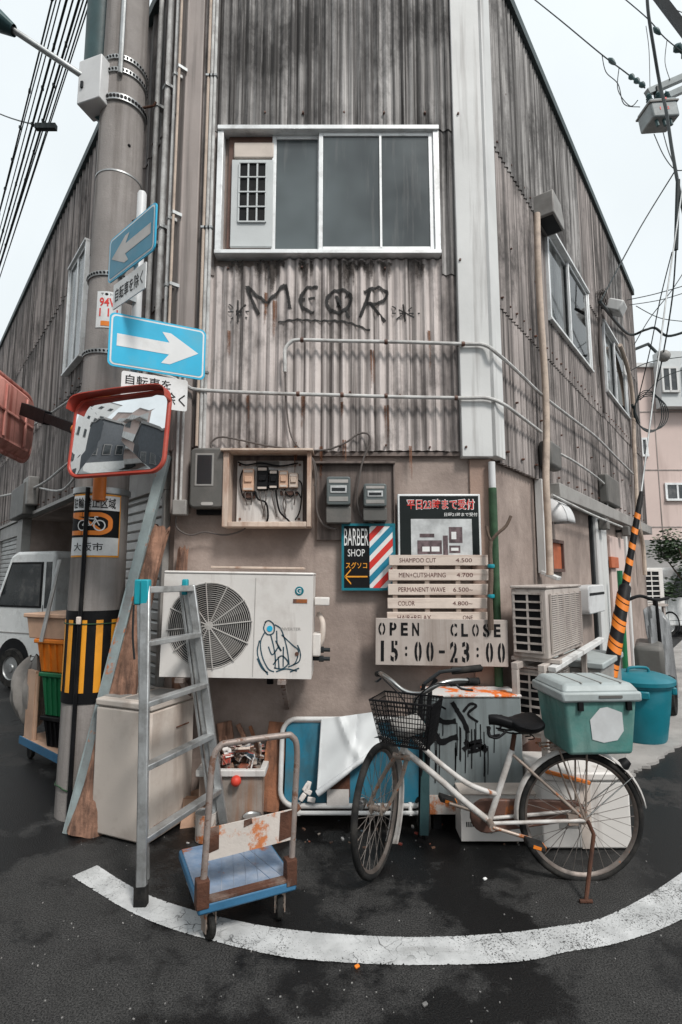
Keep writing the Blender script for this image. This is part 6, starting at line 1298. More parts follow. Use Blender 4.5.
# chain case on the far side, crank and pedals
mb = MB(KF); a = KF.inverted() @ BB; b = KF.inverted() @ RH
ol = [(a.x + .085 * math.cos(R(k)), a.z + .085 * math.sin(R(k))) for k in range(90, 271, 20)] + [(b.x + .05 * math.cos(R(k)), b.z + .05 * math.sin(R(k))) for k in range(-90, 91, 30)]
mb.prism(ol, .05, .075); mb.build('chain_case', 'brown_case', t, bevel=.006)
tb('crank', [BB + Vector((0, .08, 0)), BB + Vector((0, -.075, 0))], .018, 'bike_rust')
ce = K(531, 839, .08); tb('crank_arm', [BB + Vector((0, -.07, 0)), ce], .009, 'bike_rust'); ce2 = BB * 2 - ce; ce2.y = by + .09; tb('crank_arm', [BB + Vector((0, .078, 0)), ce2], .009, 'bike_rust')
for c, s_ in ((ce, -1), (ce2, 1)):
    mb = MB(); mb.obox(Matrix.Translation(c + Vector((0, .05 * s_, 0))) @ Matrix.Rotation(.3, 4, 'Y'), .09, .075, .025); pd = mb.build('pedal', 'rubber', t, bevel=.006)
    mb = MB(); mb.obox(Matrix.Translation(c + Vector((0, .05 * s_, 0))) @ Matrix.Rotation(.3, 4, 'Y') @ Matrix.Translation((.046, 0, 0)), .006, .05, .018); mb.obox(Matrix.Translation(c + Vector((0, .05 * s_ - .0, 0))) @ Matrix.Rotation(.3, 4, 'Y') @ Matrix.Translation((0, -.039, 0)), .04, .004, .014); mb.build('reflector', 'orange_print', pd)
# saddle
sf = KF.inverted() @ K(489, 722); sb = KF.inverted() @ K(537, 718)
mb = MB(KF)
def sad(u, v):
    x = sf.x + (sb.x - sf.x) * u; wv = .022 + (.085 if u > .45 else .0) * min(1, max(0, (u - .35) / .35)) + .045 * u; wv *= (1 - .25 * max(0, u - .85) / .15) * (.5 + .5 * min(1, u * 9)); an = 2 * math.pi * v
    zt_ = K(512, 717).z - .004 + .012 * math.cos(6 * (u - .1)); return (x, wv * math.cos(an), zt_ + (.018 if math.sin(an) > 0 else .034 + .02 * u) * math.sin(an) - .012)
mb.grid(sad, 16, 18); mb.build('saddle', 'black', t)
mb = MB(KF)
for s_ in (-1, 1): mb.tube(smooth_path([(sf.x + .04, s_ * .015, sf.z - .035), (sf.x + .12, s_ * .03, sf.z - .05), (sb.x - .03, s_ * .05, sf.z - .035)], 4), .0045, 6)
for k in range(3): mb.tube([(sb.x - .05 - .012 * math.cos(a_ * .7), .05 - .05 * k + .013 * math.cos(a_), sf.z - .08 + .004 * a_) for a_ in [j * .6 for j in range(18)]], .003, 5)
mb.build('saddle_rails', 'black', t)
tb('seat_lock_cable', [K(490, 727, .03), K(489, 735, .04), K(497, 738, .05), K(507, 731, .04)], .006, 'black')
# mudguards
def guard(c, ax, a0, a1, r, w, nm, mat='bike_white', K_=26):
    ax = Vector(ax).normalized(); e1 = ax.cross(Vector((0, 0, 1))).normalized(); e2 = e1.cross(ax); mb = MB()
    def fn(u, v): an = R(a0 + (a1 - a0) * u); s_ = (v - .5) * 2; rr = r - .014 * s_ * s_; return c + (e1 * math.cos(an) + e2 * math.sin(an)) * rr + ax * (w / 2 * s_)
    mb.grid(fn, K_, 6); o = mb.build(nm, mat, t); so = o.modifiers.new('solid', 'SOLIDIFY'); so.thickness = .0025; return o
e1r = Vector((0.02, 1, 0)).cross(Vector((0, 0, 1))).normalized()      # +x for the rear wheel
guard(RH, (0.02, 1, 0), 8, 188, RRd + .022, .052, 'rear_mudguard')
e1f = ax_.cross(Vector((0, 0, 1))).normalized(); sgn = 1 if e1f.dot(hd_) > 0 else -1
guard(FH, ax_, 180 + 50 if sgn > 0 else -50, 100 if sgn > 0 else 80, RRd + .036, .075, 'front_mudguard')
for s_ in (-.045, .045): tb('mudguard_stay', [RH + Vector((0, s_, 0)), RH + Vector((.27, s_ * .6, .20))], .003, 'chrome')
# fork
st_ax = (HT - HB).normalized()
crown = HB - st_ax * .02
for s_ in (-1, 1): tb('fork_blade', [crown + ax_ * (.03 * s_), crown.lerp(FH, .45) + ax_ * (.052 * s_) - hd_ * .012, FH + ax_ * (.052 * s_)], [.0125 - .004 * i / 10 for i in range(11)], 'bike_rust')
tb('fork_crown', [crown + ax_ * .045, crown - ax_ * .045], .016, 'bike_rust')
tb('stem', [HT, HT + st_ax * .09, K(416, 697)], .0125, 'chrome')
# handlebar: built from the steering direction, grips swept back
sc = K(416, 692); sd = ax_ if ax_.x > 0 else -ax_
def hbp(s_, f, z): return sc + sd * s_ + hd_ * f + Vector((0, 0, z))
hl = [hbp(.285, -.17, .045), hbp(.24, -.10, .062), hbp(.19, -.02, .07), hbp(.13, .03, .055), hbp(.06, .04, .012), hbp(0, .035, 0), hbp(-.06, .04, .012), hbp(-.13, .03, .055), hbp(-.19, -.02, .07), hbp(-.24, -.10, .062), hbp(-.285, -.17, .045)]
tb('handlebar', hl, .0115, 'chrome', 5)
for s_ in (1, -1):
    tb('grip', [hbp(.288 * s_, -.175, .044), hbp(.25 * s_, -.115, .058)], .0175, 'rubber'); tb('brake_lever', [hbp(.21 * s_, -.03, .05), hbp(.235 * s_, -.04, .03), hbp(.275 * s_, -.115, .012)], .006, 'dark_metal'); tb('brake_cable', [hbp(.2 * s_, -.02, .055), hbp(.13 * s_, .12, .07), hbp(.03 * s_, .12, -.02), hbp(0, .05, -.15)], .0035, 'black')
# wire basket in front
bt_ = sc + hd_ * .055 + Vector((0, 0, -.005)); bb_ = sc + hd_ * .075 + Vector((0, 0, -.215))
mb = MB(); wT, wB, dT, dB = .158, .118, .215, .175
def bk(s_, d, z): f = (z + .215) / .21; return sc + sd * (s_ * (wB + (wT - wB) * f)) + hd_ * (.055 + d * (dB + (dT - dB) * f)) + Vector((0, 0, z - .0))
Nn = 9
for j in range(Nn + 1):
    z = -.215 + .215 * j / Nn; mb.tube([bk(-1, 0, z), bk(1, 0, z), bk(1, 1, z), bk(-1, 1, z)], .0055 if j in (0, Nn) else .0025, 5, closed=True)
for k in range(21):
    s_ = -1 + 2 * k / 20
    for d in (0, 1): mb.tube([bk(s_, d, -.215), bk(s_, d, 0)], .0024, 4)
    mb.tube([bk(s_, 0, -.215), bk(s_, 1, -.215)], .0018, 4)
for k in range(15):
    d = k / 14
    for s_ in (-1, 1): mb.tube([bk(s_, d, -.215), bk(s_, d, 0)], .0024, 4)
for k in range(9): d = k / 8; mb.tube([bk(-1, d, -.215), bk(1, d, -.215)], .0018, 4)
mb.build('basket', 'black', t)
mb = MB(); mb.obox(Matrix.Translation(bk(.0, .5, -.14)) @ Matrix.Rotation(.5, 4, 'X') @ Matrix.Rotation(.4, 4, 'Z'), .16, .10, .05); tag(mb.build('crushed_pack', 'grey_light', org=bk(0, .5, -.2), bevel=.012), 'crumpled grey pack lying in the bicycle basket', 'packet')
tb('lamp_bracket', [crown + Vector((0, 0, .02)), crown + hd_ * .08 + Vector((0, 0, .03))], .007, 'bike_rust')
mb = MB(); mb.lathe([(.001, -.03), (.022, -.028), (.03, .02), (.026, .028), (.001, .03)], FH + ax_ * -.09 + Vector((0, 0, .01)), hd_, 14); mb.build('dynamo_lamp', 'chrome', t)
# carrier, kickstand, tail lamp
zc_ = K(580, 750).z + .02; mb = MB()
for s_ in (-.07, 0, .07): mb.tube(smooth_path([(RH.x - .20, by + s_ * .7, zc_), (RH.x, by + s_, zc_), (RH.x + .20, by + s_, zc_)], 3), .005, 6)
for dx in (-.19, 0, .19): mb.tube([(RH.x + dx, by - .07, zc_), (RH.x + dx, by + .07, zc_)], .0045, 6)
for s_ in (-.06, .06): mb.tube([(RH.x, by + s_, RH.z), (RH.x + .02, by + s_ * 1.15, zc_)], .005, 6); mb.tube([(RH.x, by + s_, RH.z), (RH.x - .12, by + s_ * 1.15, zc_)], .005, 6)
mb.build('rear_rack', 'bike_rust', t)
kf = G(586, 903); mb = MB(); mb.tube([RH + Vector((.01, -.06, 0)), RH + Vector((.03, -.075, -.06)), kf + Vector((0, 0, .008))], .010, 8); mb.tube([kf + Vector((-.03, 0, .008)), kf + Vector((.03, 0, .008))], .009, 8); mb.build('kickstand', 'rust', t)
mb = MB(); mb.lathe([(.001, .03), (.02, .028), (.03, 0), (.03, -.03), (.001, -.035)], K(624, 764), (.8, 0, .6), 14); mb.build('tail_lamp', 'black', t)
mb = MB(); mb.obox(Matrix.Translation(RH + Vector((-.06, -.04, .0))), .05, .03, .05); mb.build('dynamo', 'bike_rust', t)
# storage box strapped on the rack
bxc = Vector((0, 0, 0)); zb0_ = zc_ + .006
x0 = D(563, 750, by - .17).x; x1 = D(637, 745, by - .17).x; XF = frame(((x0 + x1) / 2, by - .02, zb0_), (math.cos(R(4)), math.sin(R(4)), 0)); hwb = (x1 - x0) / 2; zt_ = D(590, 698, by - .19).z - zb0_
t = thing('storage_box', 'weathered green plastic storage box with grey lid strapped on the bicycle rack', 'storage box', XF.translation)
mb = MB(XF)
def tap(hw0, hw1, d0, d1, z0, z1, mb): mb.add([(sx * hw0, sy * d0, z0) for sx, sy in ((-1, -1), (1, -1), (1, 1), (-1, 1))] + [(sx * hw1, sy * d1, z1) for sx, sy in ((-1, -1), (1, -1), (1, 1), (-1, 1))], [(0, 1, 2, 3), (4, 7, 6, 5), (0, 4, 5, 1), (1, 5, 6, 2), (2, 6, 7, 3), (3, 7, 4, 0)])
tap(hwb - .02, hwb + .005, .145, .165, 0, zt_, mb); mb.build('body', 'plastic_jade', t, bevel=.018, seg=3)
mb = MB(XF); tap(hwb + .022, hwb + .022, .182, .182, zt_ - .02, zt_ + .03, mb); mb.build('lid_rim', 'lid_grey', t, bevel=.012)
mb = MB(XF); tap(hwb + .018, hwb - .01, .178, .145, zt_ + .025, zt_ + .068, mb); ld = mb.build('lid', 'lid_grey', t, bevel=.014)
mb = MB(XF)
for k in (-.3, 0.05, .4): mb.box(k * hwb * 1.6 - .003, k * hwb * 1.6 + .003, -.150, .14, zt_ + .066, zt_ + .0715)
mb.build('lid_groove', 'grey_light', ld)
mb = MB(XF); mb.box(-.02, .10, -.187, -.178, zt_ + .002, zt_ + .014); mb.build('latch', 'grey_plastic', t)
mb = MB(XF); 
for sx in (-.6, .75): mb.box(sx * hwb - .012, sx * hwb + .012, -.180, -.155, zt_ - .06, zt_ - .018)
mb.build('clip', 'black', t)
yy = lambda z: -.145 - .02 * (z / zt_) - .0035
mb = MB(XF); pol = [(-.32, .28), (-.38, .62), (-.1, .82), (.1, .84), (.52, .74), (.56, .42), (.38, .26), (.0, .22)]
mb.add([(x * hwb + .01, yy(z * zt_), z * zt_) for x, z in pol], [list(range(8))]); mb.build('torn_sticker', 'white_vinyl', t, smooth=False)
# ================================================================== RIGHT WALL
def solve(fn, target, lo_, hi_):
    for _ in range(50):
        m_ = (lo_ + hi_) / 2
        if fn(m_) < target: lo_ = m_
        else: hi_ = m_
    return (lo_ + hi_) / 2
def side_unit(pxn, pxo, pxf, ytop, ybot, gap, lb, far=None, grille=True):
    s0 = on(RF, pxn, (ytop + ybot) / 2, gap).x
    w = solve(lambda w: proj(W(RF, s0, -gap - w, 1.3))[0], pxo, .05, 1.2)
    s1 = solve(lambda s_: proj(W(RF, s_, -gap - w, 1.3))[0], pxf, s0, s0 + 3)
    Pn = Vector((0, 0, 0)); E_ = W(RF, s0, -gap - w, 0); zt_ = D(pxo, ytop, E_.y).z; zb_ = D(pxo, ybot, E_.y).z
    zb_ = max(zb_, .02); print('side_unit', s0, s1, w, zb_, zt_)
    t = thing('outdoor_unit', lb, 'air conditioner', W(RF, s0, -gap, zb_)); h = zt_ - zb_
    yf = -gap - w
    mb = MB(RF); mb.box(s0, s1, yf, -gap, zb_ + .02, zt_ - .02); mb.build('casing', 'ac_old', t, bevel=.008)
    mb = MB(RF); mb.box(s0 - .008, s1 + .008, yf - .008, -gap + .004, zt_ - .018, zt_); mb.build('top_lid', 'ac_old', t, bevel=.006)
    # coil side with its coarse guard
    mb = MB(RF); mb.box(s0 - .004, s0, yf + .03, -gap - .02, zb_ + .06, zt_ - .05); mb.build('coil', 'black', t)
    mb = MB(RF); n = 7
    for k in range(n + 1): z = zb_ + .06 + (h - .11) * k / n; mb.box(s0 - .016, s0 - .004, yf + .022, -gap - .012, z - .006, z + .006)
    for k in range(3): y = yf + .03 + (w - .05) * k / 2; mb.box(s0 - .014, s0 - .005, y - .006, y + .006, zb_ + .05, zt_ - .04)
    mb.build('coil_guard', 'ac_old', t)
    # fan side: fine horizontal louvres
    mb = MB(RF); mb.box(s0 + .06, s1 - .06, yf - .004, yf, zb_ + .06, zt_ - .06); mb.build('fan_opening', 'dark_metal', t)
    mb = MB(RF); n = 26
    for k in range(n + 1): z = zb_ + .06 + (h - .12) * k / n; mb.box(s0 + .05, s1 - .05, yf - .014, yf - .004, z - .004, z + .004)
    for k in range(6): x = s0 + .05 + (s1 - s0 - .1) * k / 5; mb.box(x - .004, x + .004, yf - .016, yf - .005, zb_ + .05, zt_ - .05)
    mb.build('fan_grille', 'ac_old', t)
    return s0, s1, yf, zb_, zt_
gap = .16
S = side_unit(512, 547, 581, 586, 663, gap, 'beige outdoor air conditioner on the stand at the right wall')
s0, s1, yf, zb_, zt_ = S
t = thing('unit_stand', 'beige steel stand under the right wall air conditioner', 'stand', W(RF, s0, -gap, 0))
for y in (yf + .02, -gap - .04):
    mb = MB(RF); mb.box(s0 - .10, s1 + .14, y - .02, y + .02, zb_ - .045, zb_ + .012 if False else zb_ - .004); mb.build('beam', 'ac_old', t, bevel=.003)
    for x in (s0 - .08, s1 + .10): mb = MB(RF); mb.box(x - .02, x + .02, y - .019, y + .019, .022, zb_ - .046); mb.build('leg', 'ac_old', t, bevel=.003)
for x in (s0 + .02, s1 - .06): mb = MB(RF); mb.box(x, x + .05, yf - .06, -gap + .02, zb_ - .003, zb_ + .018); mb.build('cross_bar', 'ac_old', t)
mb = MB(RF); mb.beam((s0 - .05, yf - .03, zb_ - .03), (s1 + .16, yf - .10, zb_ + .06), .05, .03); mb.build('front_rail', 'trim', t, bevel=.003)
side_unit(514, 546, 566, 668, 744, .13, 'darker old air conditioner on the ground under the stand')
# low grey box further along
x0 = on(RF, 581, 660, .4).x; t = thing('storage_chest', 'low grey chest beside the stand at the right wall', 'chest', W(RF, x0, -.3, .02))
mb = MB(RF); mb.box(x0 + .25, x0 + 1.0, -.48, -.06, .022, .84); mb.build('body', 'grey_light', t, bevel=.01); mb = MB(RF); mb.box(x0 + .23, x0 + 1.02, -.50, -.05, .842, .89); mb.build('lid', 'lid_grey', t, bevel=.01)
# white downpipe, insulated tan pipe from the hood lamp
q = on(RF, 542, 530, .05); z1 = on(RF, 541, 480, .05).z; z0 = on(RF, 543, 573, .05).z
mb = MB(RF); mb.box(q.x - .03, q.x + .03, -.075, -.012, z0, z1); mb.obox(Matrix.Translation((q.x + .02, -.10, z0 - .02)) @ Matrix.Rotation(.4, 4, 'X'), .12, .14, .03); tag(mb.build('downpipe', 'trim', org=W(RF, q.x, -.05, z0), bevel=.004), 'square white downpipe ending above the right wall air conditioner', 'pipe')
pts = [(537, 214), (538, 260), (541, 320), (545, 380), (546.5, 430), (546, 480), (548, 520), (549.5, 560), (550, 575)]
pipe('insulated_pipe', [W(RF, *on(RF, x, y, .14)) for x, y in pts], .028, 'conduit_tan', 'wavy tan insulated pipe running down the right wall to the air conditioner', 'pipe', n=10)
# hood at the top of that pipe
q = on(RF, 537, 208, .1); HFm = RF @ Matrix.Translation((q.x, 0, q.z))
t = thing('pipe_hood', 'grey box hood on the right wall at the top of the tan pipe', 'vent hood', HFm @ Vector((.1, -.1, -.1)))
mb = MB(HFm); mb.prism([(.03, .15), (.30, .15), (.38, .02), (.38, -.08), (.03, -.08)], -.24, -.05); mb.build('hood', 'grey_light', t, bevel=.012)
mb = MB(HFm); mb.box(.06, .35, -.22, -.09, -.085, -.079); mb.build('louvre', 'dark_metal', t)
# round white vent cap, boxes, lamps, letter box
q = on(RF, 555, 512, .06); t = thing('vent_cap', 'rounded white vent hood on the right wall above the brown window', 'vent hood', W(RF, q.x, 0, q.z - .1))
mb = MB(RF); mb.grid(lambda u, v: (q.x + .13 * (u - .5) * 2, -.02 - .18 * math.sin(math.pi / 2 * v) * 1.0, q.z + .12 - .22 * (1 - math.cos(math.pi / 2 * v))), 6, 10)
for sx in (-1, 1):
    pts_ = [(q.x + .13 * sx, -.02 - .18 * math.sin(math.pi / 2 * v / 10), q.z + .12 - .22 * (1 - math.cos(math.pi / 2 * v / 10))) for v in range(11)]; mb.add(pts_ + [(q.x + .13 * sx, -.01, q.z - .10)], [list(range(12))])
o = mb.build('cap', 'pole_white', t); o.modifiers.new('solid', 'SOLIDIFY').thickness = .006
mb = MB(RF); mb.lathe([(.001, -.06), (.075, -.06), (.075, .0)], (q.x, 0, q.z), (0, 1, 0), 18); mb.build('duct', 'dark_metal', t)
def wall_box(px0, py0, px1, py1, d, mat, lb, cat, name, bv=.015):
    x0, x1, z0, z1 = rect(RF, px0, py0, px1, py1, d); mb = MB(RF); mb.box(x0, x1, -d, -.055, z0, z1); o = mb.build(name, mat, org=W(RF, x0, -.05, z0), bevel=bv); tag(o, lb, cat); return x0, x1, z0, z1, o
wall_box(551, 443, 562, 468, .16, 'grey_plastic', 'rounded grey meter box beside the tan pipe on the right wall', 'meter box', 'meter_box', .03)
wall_box(608, 478, 620, 505, .16, 'grey_plastic', 'grey meter box further along the right wall', 'meter box', 'meter_box', .02)
x0, x1, z0, z1 = rect(RF, 588, 585, 604, 613, .14); t = thing('letter_box', 'white rounded letter box on the right wall beside the white post', 'letter box', W(RF, x0, 0, z0))
mb = MB(RF); mb.prism(rrect(x1 - x0, z1 - z0, .05, 4, (x0 + x1) / 2, (z0 + z1) / 2), -.15, -.01); mb.build('case', 'pole_white', t, bevel=.01); mb = MB(RF); mb.box(x0 + .03, x1 - .03, -.154, -.149, z1 - .10, z1 - .075); mb.build('slot', 'black', t)
for px, py, lb in ((602, 524, 'nearer small dark wall lamp beside the white post'), (624, 531, 'farther small dark wall lamp along the right wall')):
    q = on(RF, px, py, .1); t = thing('wall_lamp', lb, 'lamp', W(RF, q.x, 0, q.z)); mb = MB(RF); mb.tube([(q.x, .0, q.z), (q.x, -.09, q.z)], .02, 8); mb.build('arm', 'dark_metal', t); mb = MB(RF); mb.box(q.x - .07, q.x + .07, -.17, -.08, q.z - .07, q.z + .06); mb.build('head', 'grey_plastic', t, bevel=.012)
x0, x1, z0, z1 = rect(RF, 611, 557, 618, 568, .06); mb = MB(RF); mb.box(x0, x1, -.07, -.034, z0, z1); tag(mb.build('alarm_box', 'brick_orange', org=W(RF, x0, -.05, z0), bevel=.006), 'small orange box on the wall beside the far door', 'box')
# lamp and cable knot high on the right wall
q = on(RF, 603, 308, .1); t = thing('flood_lamp', 'small white flood lamp between the two upstairs windows of the right wall', 'lamp', W(RF, q.x, 0, q.z)); mb = MB(RF); mb.obox(Matrix.Translation((q.x + .1, -.24, q.z)) @ Matrix.Rotation(.5, 4, 'X'), .26, .20, .15); mb.build('head', 'trim', t, bevel=.02); mb = MB(RF); mb.tube([(q.x, -.05, q.z + .03), (q.x + .1, -.2, q.z)], .02, 8); mb.build('arm', 'dark_metal', t)
mb = MB(RF)
for k in range(5):
    rr = random.Random(k); mb.tube([(q.x - .2 + .13 * math.cos(a) * rr.uniform(.7, 1.2), -.10 - .02 * k, q.z + .05 + .10 * math.sin(a)) for a in [2 * math.pi * j / 14 for j in range(14)]], .006, 5, closed=True)
mb.tube(smooth_path([(q.x - .2, -.1, q.z), (q.x - .24, -.08, q.z - .6), (q.x - .2, -.08, q.z - 1.5)], 5), .016, 6)
tag(mb.build('cable_coil', 'cable_grey', org=W(RF, q.x - .2, -.1, q.z)), 'tangled cable coil beside the flood lamp with a cable dropping down the wall', 'cable')
pipe('conduit', [W(RF, *on(RF, x, y, .12)) for x, y in ((552, 450), (575, 462), (600, 480), (607, 490), (607, 508))], .012, 'conduit', 'thin conduit linking the two grey meter boxes on the right wall', 'conduit')
pipe('conduit', [W(RF, *on(RF, x, y, .16)) for x, y in ((552, 495), (570, 504), (595, 516), (622, 527))], .012, 'conduit', 'thin pale conduit under the soffit of the right wall', 'conduit')
pipe('insulated_pipe', [W(RF, *on(RF, x, y, .12)) for x, y in ((620, 345), (628, 370), (633, 400), (634, 440), (636, 480), (638, 520), (643, 545), (645, 575))], .03, 'conduit_tan', 'tan insulated pipe at the far end of the right wall', 'pipe')
# ================================================================== RIGHT GROUND THINGS
bc = G(641, 746); bc = bc + Vector((bc.x, bc.y, 0)).normalized() * .2
t = thing('dustbin', 'round teal plastic dustbin with lid standing on the pavement', 'dustbin', bc)
zl = D(641, 680, bc.y - .1).z; z0 = .022
mb = MB(); mb.lathe([(.001, z0), (.215, z0), (.225, z0 + .02), (.265, zl * .55), (.285, zl - .06), (.300, zl - .055), (.300, zl), (.28, zl)], bc, (0, 0, 1), 32); mb.build('body', 'plastic_teal', t)
mb = MB(); mb.lathe([(.322, zl - .03), (.325, zl + .005), (.30, zl + .022), (.27, zl + .035), (.20, zl + .055), (.001, zl + .07)], bc, (0, 0, 1), 32); mb.build('lid', 'sign_blue_dark' if False else 'plastic_teal', t)
mb = MB(); mb.tube(smooth_path([bc + Vector((-.10, -.03, zl + .05)), bc + Vector((-.08, -.03, zl + .10)), bc + Vector((.08, -.03, zl + .10)), bc + Vector((.10, -.03, zl + .05))], 4), .014, 8); mb.build('lid_handle', 'plastic_teal', t)
for a_ in (R(250), R(345)):
    mb = MB(); d = Vector((math.cos(a_), math.sin(a_), 0)); mb.obox(Matrix.Translation(bc + d * .30 + Vector((0, 0, zl - .1))) @ Matrix.Rotation(a_, 4, 'Z'), .05, .10, .07); mb.build('side_handle', 'plastic_teal', t, bevel=.012)
# guy wire with striped guard
P1 = D(611, 668, 4.55); P2 = D(641.5, 492, 4.95); dd = (P2 - P1).normalized(); A0 = P1 - dd * (P1.z / dd.z); Pm = P1.lerp(P2, .43)
t = thing('guy_wire', 'leaning guy wire with black and orange striped guard beside the dustbin', 'guy wire', A0)
print('guy', A0, P2, D(682, 190, 6.2))
mb = MB(); mb.tube([P2 - dd * .05, D(666, 300, 5.5), D(683, 185, 6.0), Vector((D(657, 114, 7.6).x + 1.15, 7.8, 9.6))], .008, 6); mb.build('wire', 'steel', t)
mb = MB(); mb.tube([A0, P1, Pm, Pm + dd * .03], [.060, .058, .050, .026], 16); g1_ = mb.build('guard_tube', 'black', t)
mb = MB(); mb.tube([Pm, P2 - dd * .1, P2], [.031, .025, .018], 14); g2_ = mb.build('guard_tube', 'black', t)
a_ = dd.orthogonal().normalized(); b2 = dd.cross(a_)
def stripe(c0, r, w, par, slope=.9):
    mb = MB(); mb.grid(lambda u, v: c0 + dd * (slope * r * math.cos(2 * math.pi * u - 1.0) + (v - .5) * w) + (a_ * math.cos(2 * math.pi * u) + b2 * math.sin(2 * math.pi * u)) * (r + .003), 24, 3); mb.build('stripe', 'orange_print', par)
for k in range(5): stripe(A0.lerp(Pm, .42 + .12 * k), .0565 - .0009 * k, .055, g1_); stripe(A0.lerp(Pm, .42 + .12 * k) + dd * .055, .0565 - .0009 * k, .035, g1_)
for k in range(5): stripe(Pm.lerp(P2, .10 + .16 * k), .0300 - .0014 * k, .055, g2_)
# parked scooter under a clear sheet
gp = G(668, 735); t = thing('covered_scooter', 'scooter under a crumpled clear plastic sheet behind the dustbin', 'scooter', gp + Vector((0, 1.4, 0)))
c = D(655, 640, 6.6); mb = MB()
mb.grid(lambda u, v: D(644 + 26 * u ** 1.2 + 10 * v, 610 + 80 * v + 12 * u - 10 * math.sin(math.pi * u) * (1 - v), 6.4 + .5 * u + .08 * math.sin(11 * u + 5 * v)), 12, 14); o = mb.build('sheet', 'clear_sheet', t); o.modifiers.new('solid', 'SOLIDIFY').thickness = .01
mb = MB(); mb.tube(smooth_path([D(628, 600, 6.5), D(640, 596, 6.5), D(655, 600, 6.6), D(668, 598, 6.7)], 4), .02, 8); mb.tube([D(655, 600, 6.6), D(660, 650, 6.7), D(664, 700, 6.8)], .03, 8); mb.build('handlebar', 'black', t)
wc = D(640, 690, 6.6); 
mb = MB(); wg = G(672, 716); wg.z = .22; mb.lathe([(.12, -.05), (.20, -.05), (.22, 0), (.20, .05), (.12, .05), (.12, -.05)], wg, (.8, -.6, 0), 24); mb.build('wheel', 'rubber', t)
mb = MB(); mb.obox(Matrix.Translation(wg + Vector((.05, .45, .35))) @ Matrix.Rotation(R(-30), 4, 'Z'), .3, .9, .35); mb.build('body', 'grey_plastic', t, bevel=.05)
# green pipe and brown post behind
plist = [((622, 610), (624, 700), 6.2, .03, 'plastic_green', 'green post behind the striped guard', 'green_post')]
for a, b, Y, r, mt, lb, nm in plist:
    p0 = D(*a, Y); p1 = Vector((p0.x, p0.y, .0)); p0.z = 1.6; mb = MB(); mb.tube([p1, p0], r, 10); tag(mb.build(nm, mt, org=p1), lb, 'post')
p0 = G(637, 660); zt_ = D(637, 538, p0.y).z; mb = MB(); mb.box(p0.x - .16, p0.x + .16, p0.y, p0.y + .2, 0, zt_); tag(mb.build('gate_post', 'brown_paint', org=p0, bevel=.01), 'dark brown gate post beyond the end of the right wall', 'post')
# far outdoor unit on its stand
g0 = G(658, 652); UF = frame(g0, (math.cos(R(20)), math.sin(R(20)), 0)); zt_ = D(658, 568, g0.y).z; zb2 = D(658, 604, g0.y).z; hw = 14 / 532 * g0.y
t = thing('outdoor_unit', 'far white air conditioner on a tall stand beyond the dustbin', 'air conditioner', g0)
mb = MB(UF); mb.box(-hw, hw, 0, .35, zb2, zt_); mb.build('casing', 'ac_white', t, bevel=.01)
mb = MB(UF); mb.box(-hw + .06, hw * .55, -.006, 0, zb2 + .06, zt_ - .06); mb.build('coil', 'black', t)
mb = MB(UF)
for k in range(7): z = zb2 + .06 + (zt_ - zb2 - .12) * k / 6; mb.box(-hw + .05, hw * .57, -.02, -.006, z - .012, z + .012)
for x in (-hw + .06, -hw * .2, hw * .55): mb.box(x - .012, x + .012, -.018, -.007, zb2 + .05, zt_ - .05)
mb.build('coil_guard', 'ac_white', t)
mb = MB(UF)
for x in (-hw, hw - .05):
    for y in (0, .3): mb.box(x, x + .05, y, y + .05, 0, zb2 - .05)
mb.box(-hw - .05, hw + .05, -.03, .38, zb2 - .05, zb2 - .002); mb.build('stand', 'ac_old', t)
# ================================================================== BACKGROUND RIGHT
py_ = 15.0; x0 = D(622, 450, py_).x
t = thing('pink_building', 'pale pink panelled building with dark windows at the far right', 'building', (x0 + 3, py_, 0))
zt_ = D(655, 368, py_).z; X1 = x0 + 14
mb = MB(); mb.box(x0, X1, py_, py_ + 9, 0, zt_); mb.build('wall', 'pink_wall', t)
zm = D(655, 540, py_).z; mb = MB(); mb.box(x0 - .02, X1, py_ - .05, py_ - .002, 0, zm); mb.build('ground_storey', 'grey_wall', t)
mb = MB()
for k in range(1, 14): x = x0 + k * 1.0; mb.box(x - .012, x + .012, py_ - .012, py_ - .001, zm, zt_)
for py in (412, 470, 527): z = D(655, py, py_).z; mb.box(x0, X1, py_ - .014, py_ - .003, z - .015, z + .015)
mb.build('panel_joints', 'streak' if False else 'trim_tan', t)
mb = MB(); mb.box(x0 - .1, X1, py_ - .1, py_ + 9, zt_, zt_ + .12); mb.build('roof', 'trim', t)
def far_win(px0, py0, px1, py1, Y, par, fm='alu_frame'):
    a = D(px0, py0, Y); b = D(px1, py1, Y); mb = MB(); f_ = .06
    mb.box(a.x, b.x, Y - .05, Y - .015, a.z - f_, a.z); mb.box(a.x, b.x, Y - .08, Y - .015, b.z, b.z + f_); mb.box(a.x, a.x + f_, Y - .05, Y - .015, b.z + f_, a.z - f_); mb.box(b.x - f_, b.x, Y - .05, Y - .015, b.z + f_, a.z - f_)
    w = mb.build('window', fm, par); mb = MB(); mb.box(a.x + f_, b.x - f_, Y - .03, Y - .018, b.z + f_, a.z - f_); mb.build('pane', 'glass', w, smooth=False)
    mb = MB(); m_ = (a.x + b.x) / 2; mb.box(m_ - .025, m_ + .025, Y - .045, Y - .03, b.z + f_, a.z - f_); mb.build('mullion', fm, w)
far_win(635, 438, 648, 457, py_, t); far_win(664, 483, 690, 501, py_, t); far_win(700, 440, 722, 460, py_, t)
a = D(655, 410, py_); mb = MB(); mb.box(a.x, X1, py_ - .35, py_ - .06, a.z, D(655, 356, py_).z); up_ = mb.build('upper_storey', 'pale_wall', t)
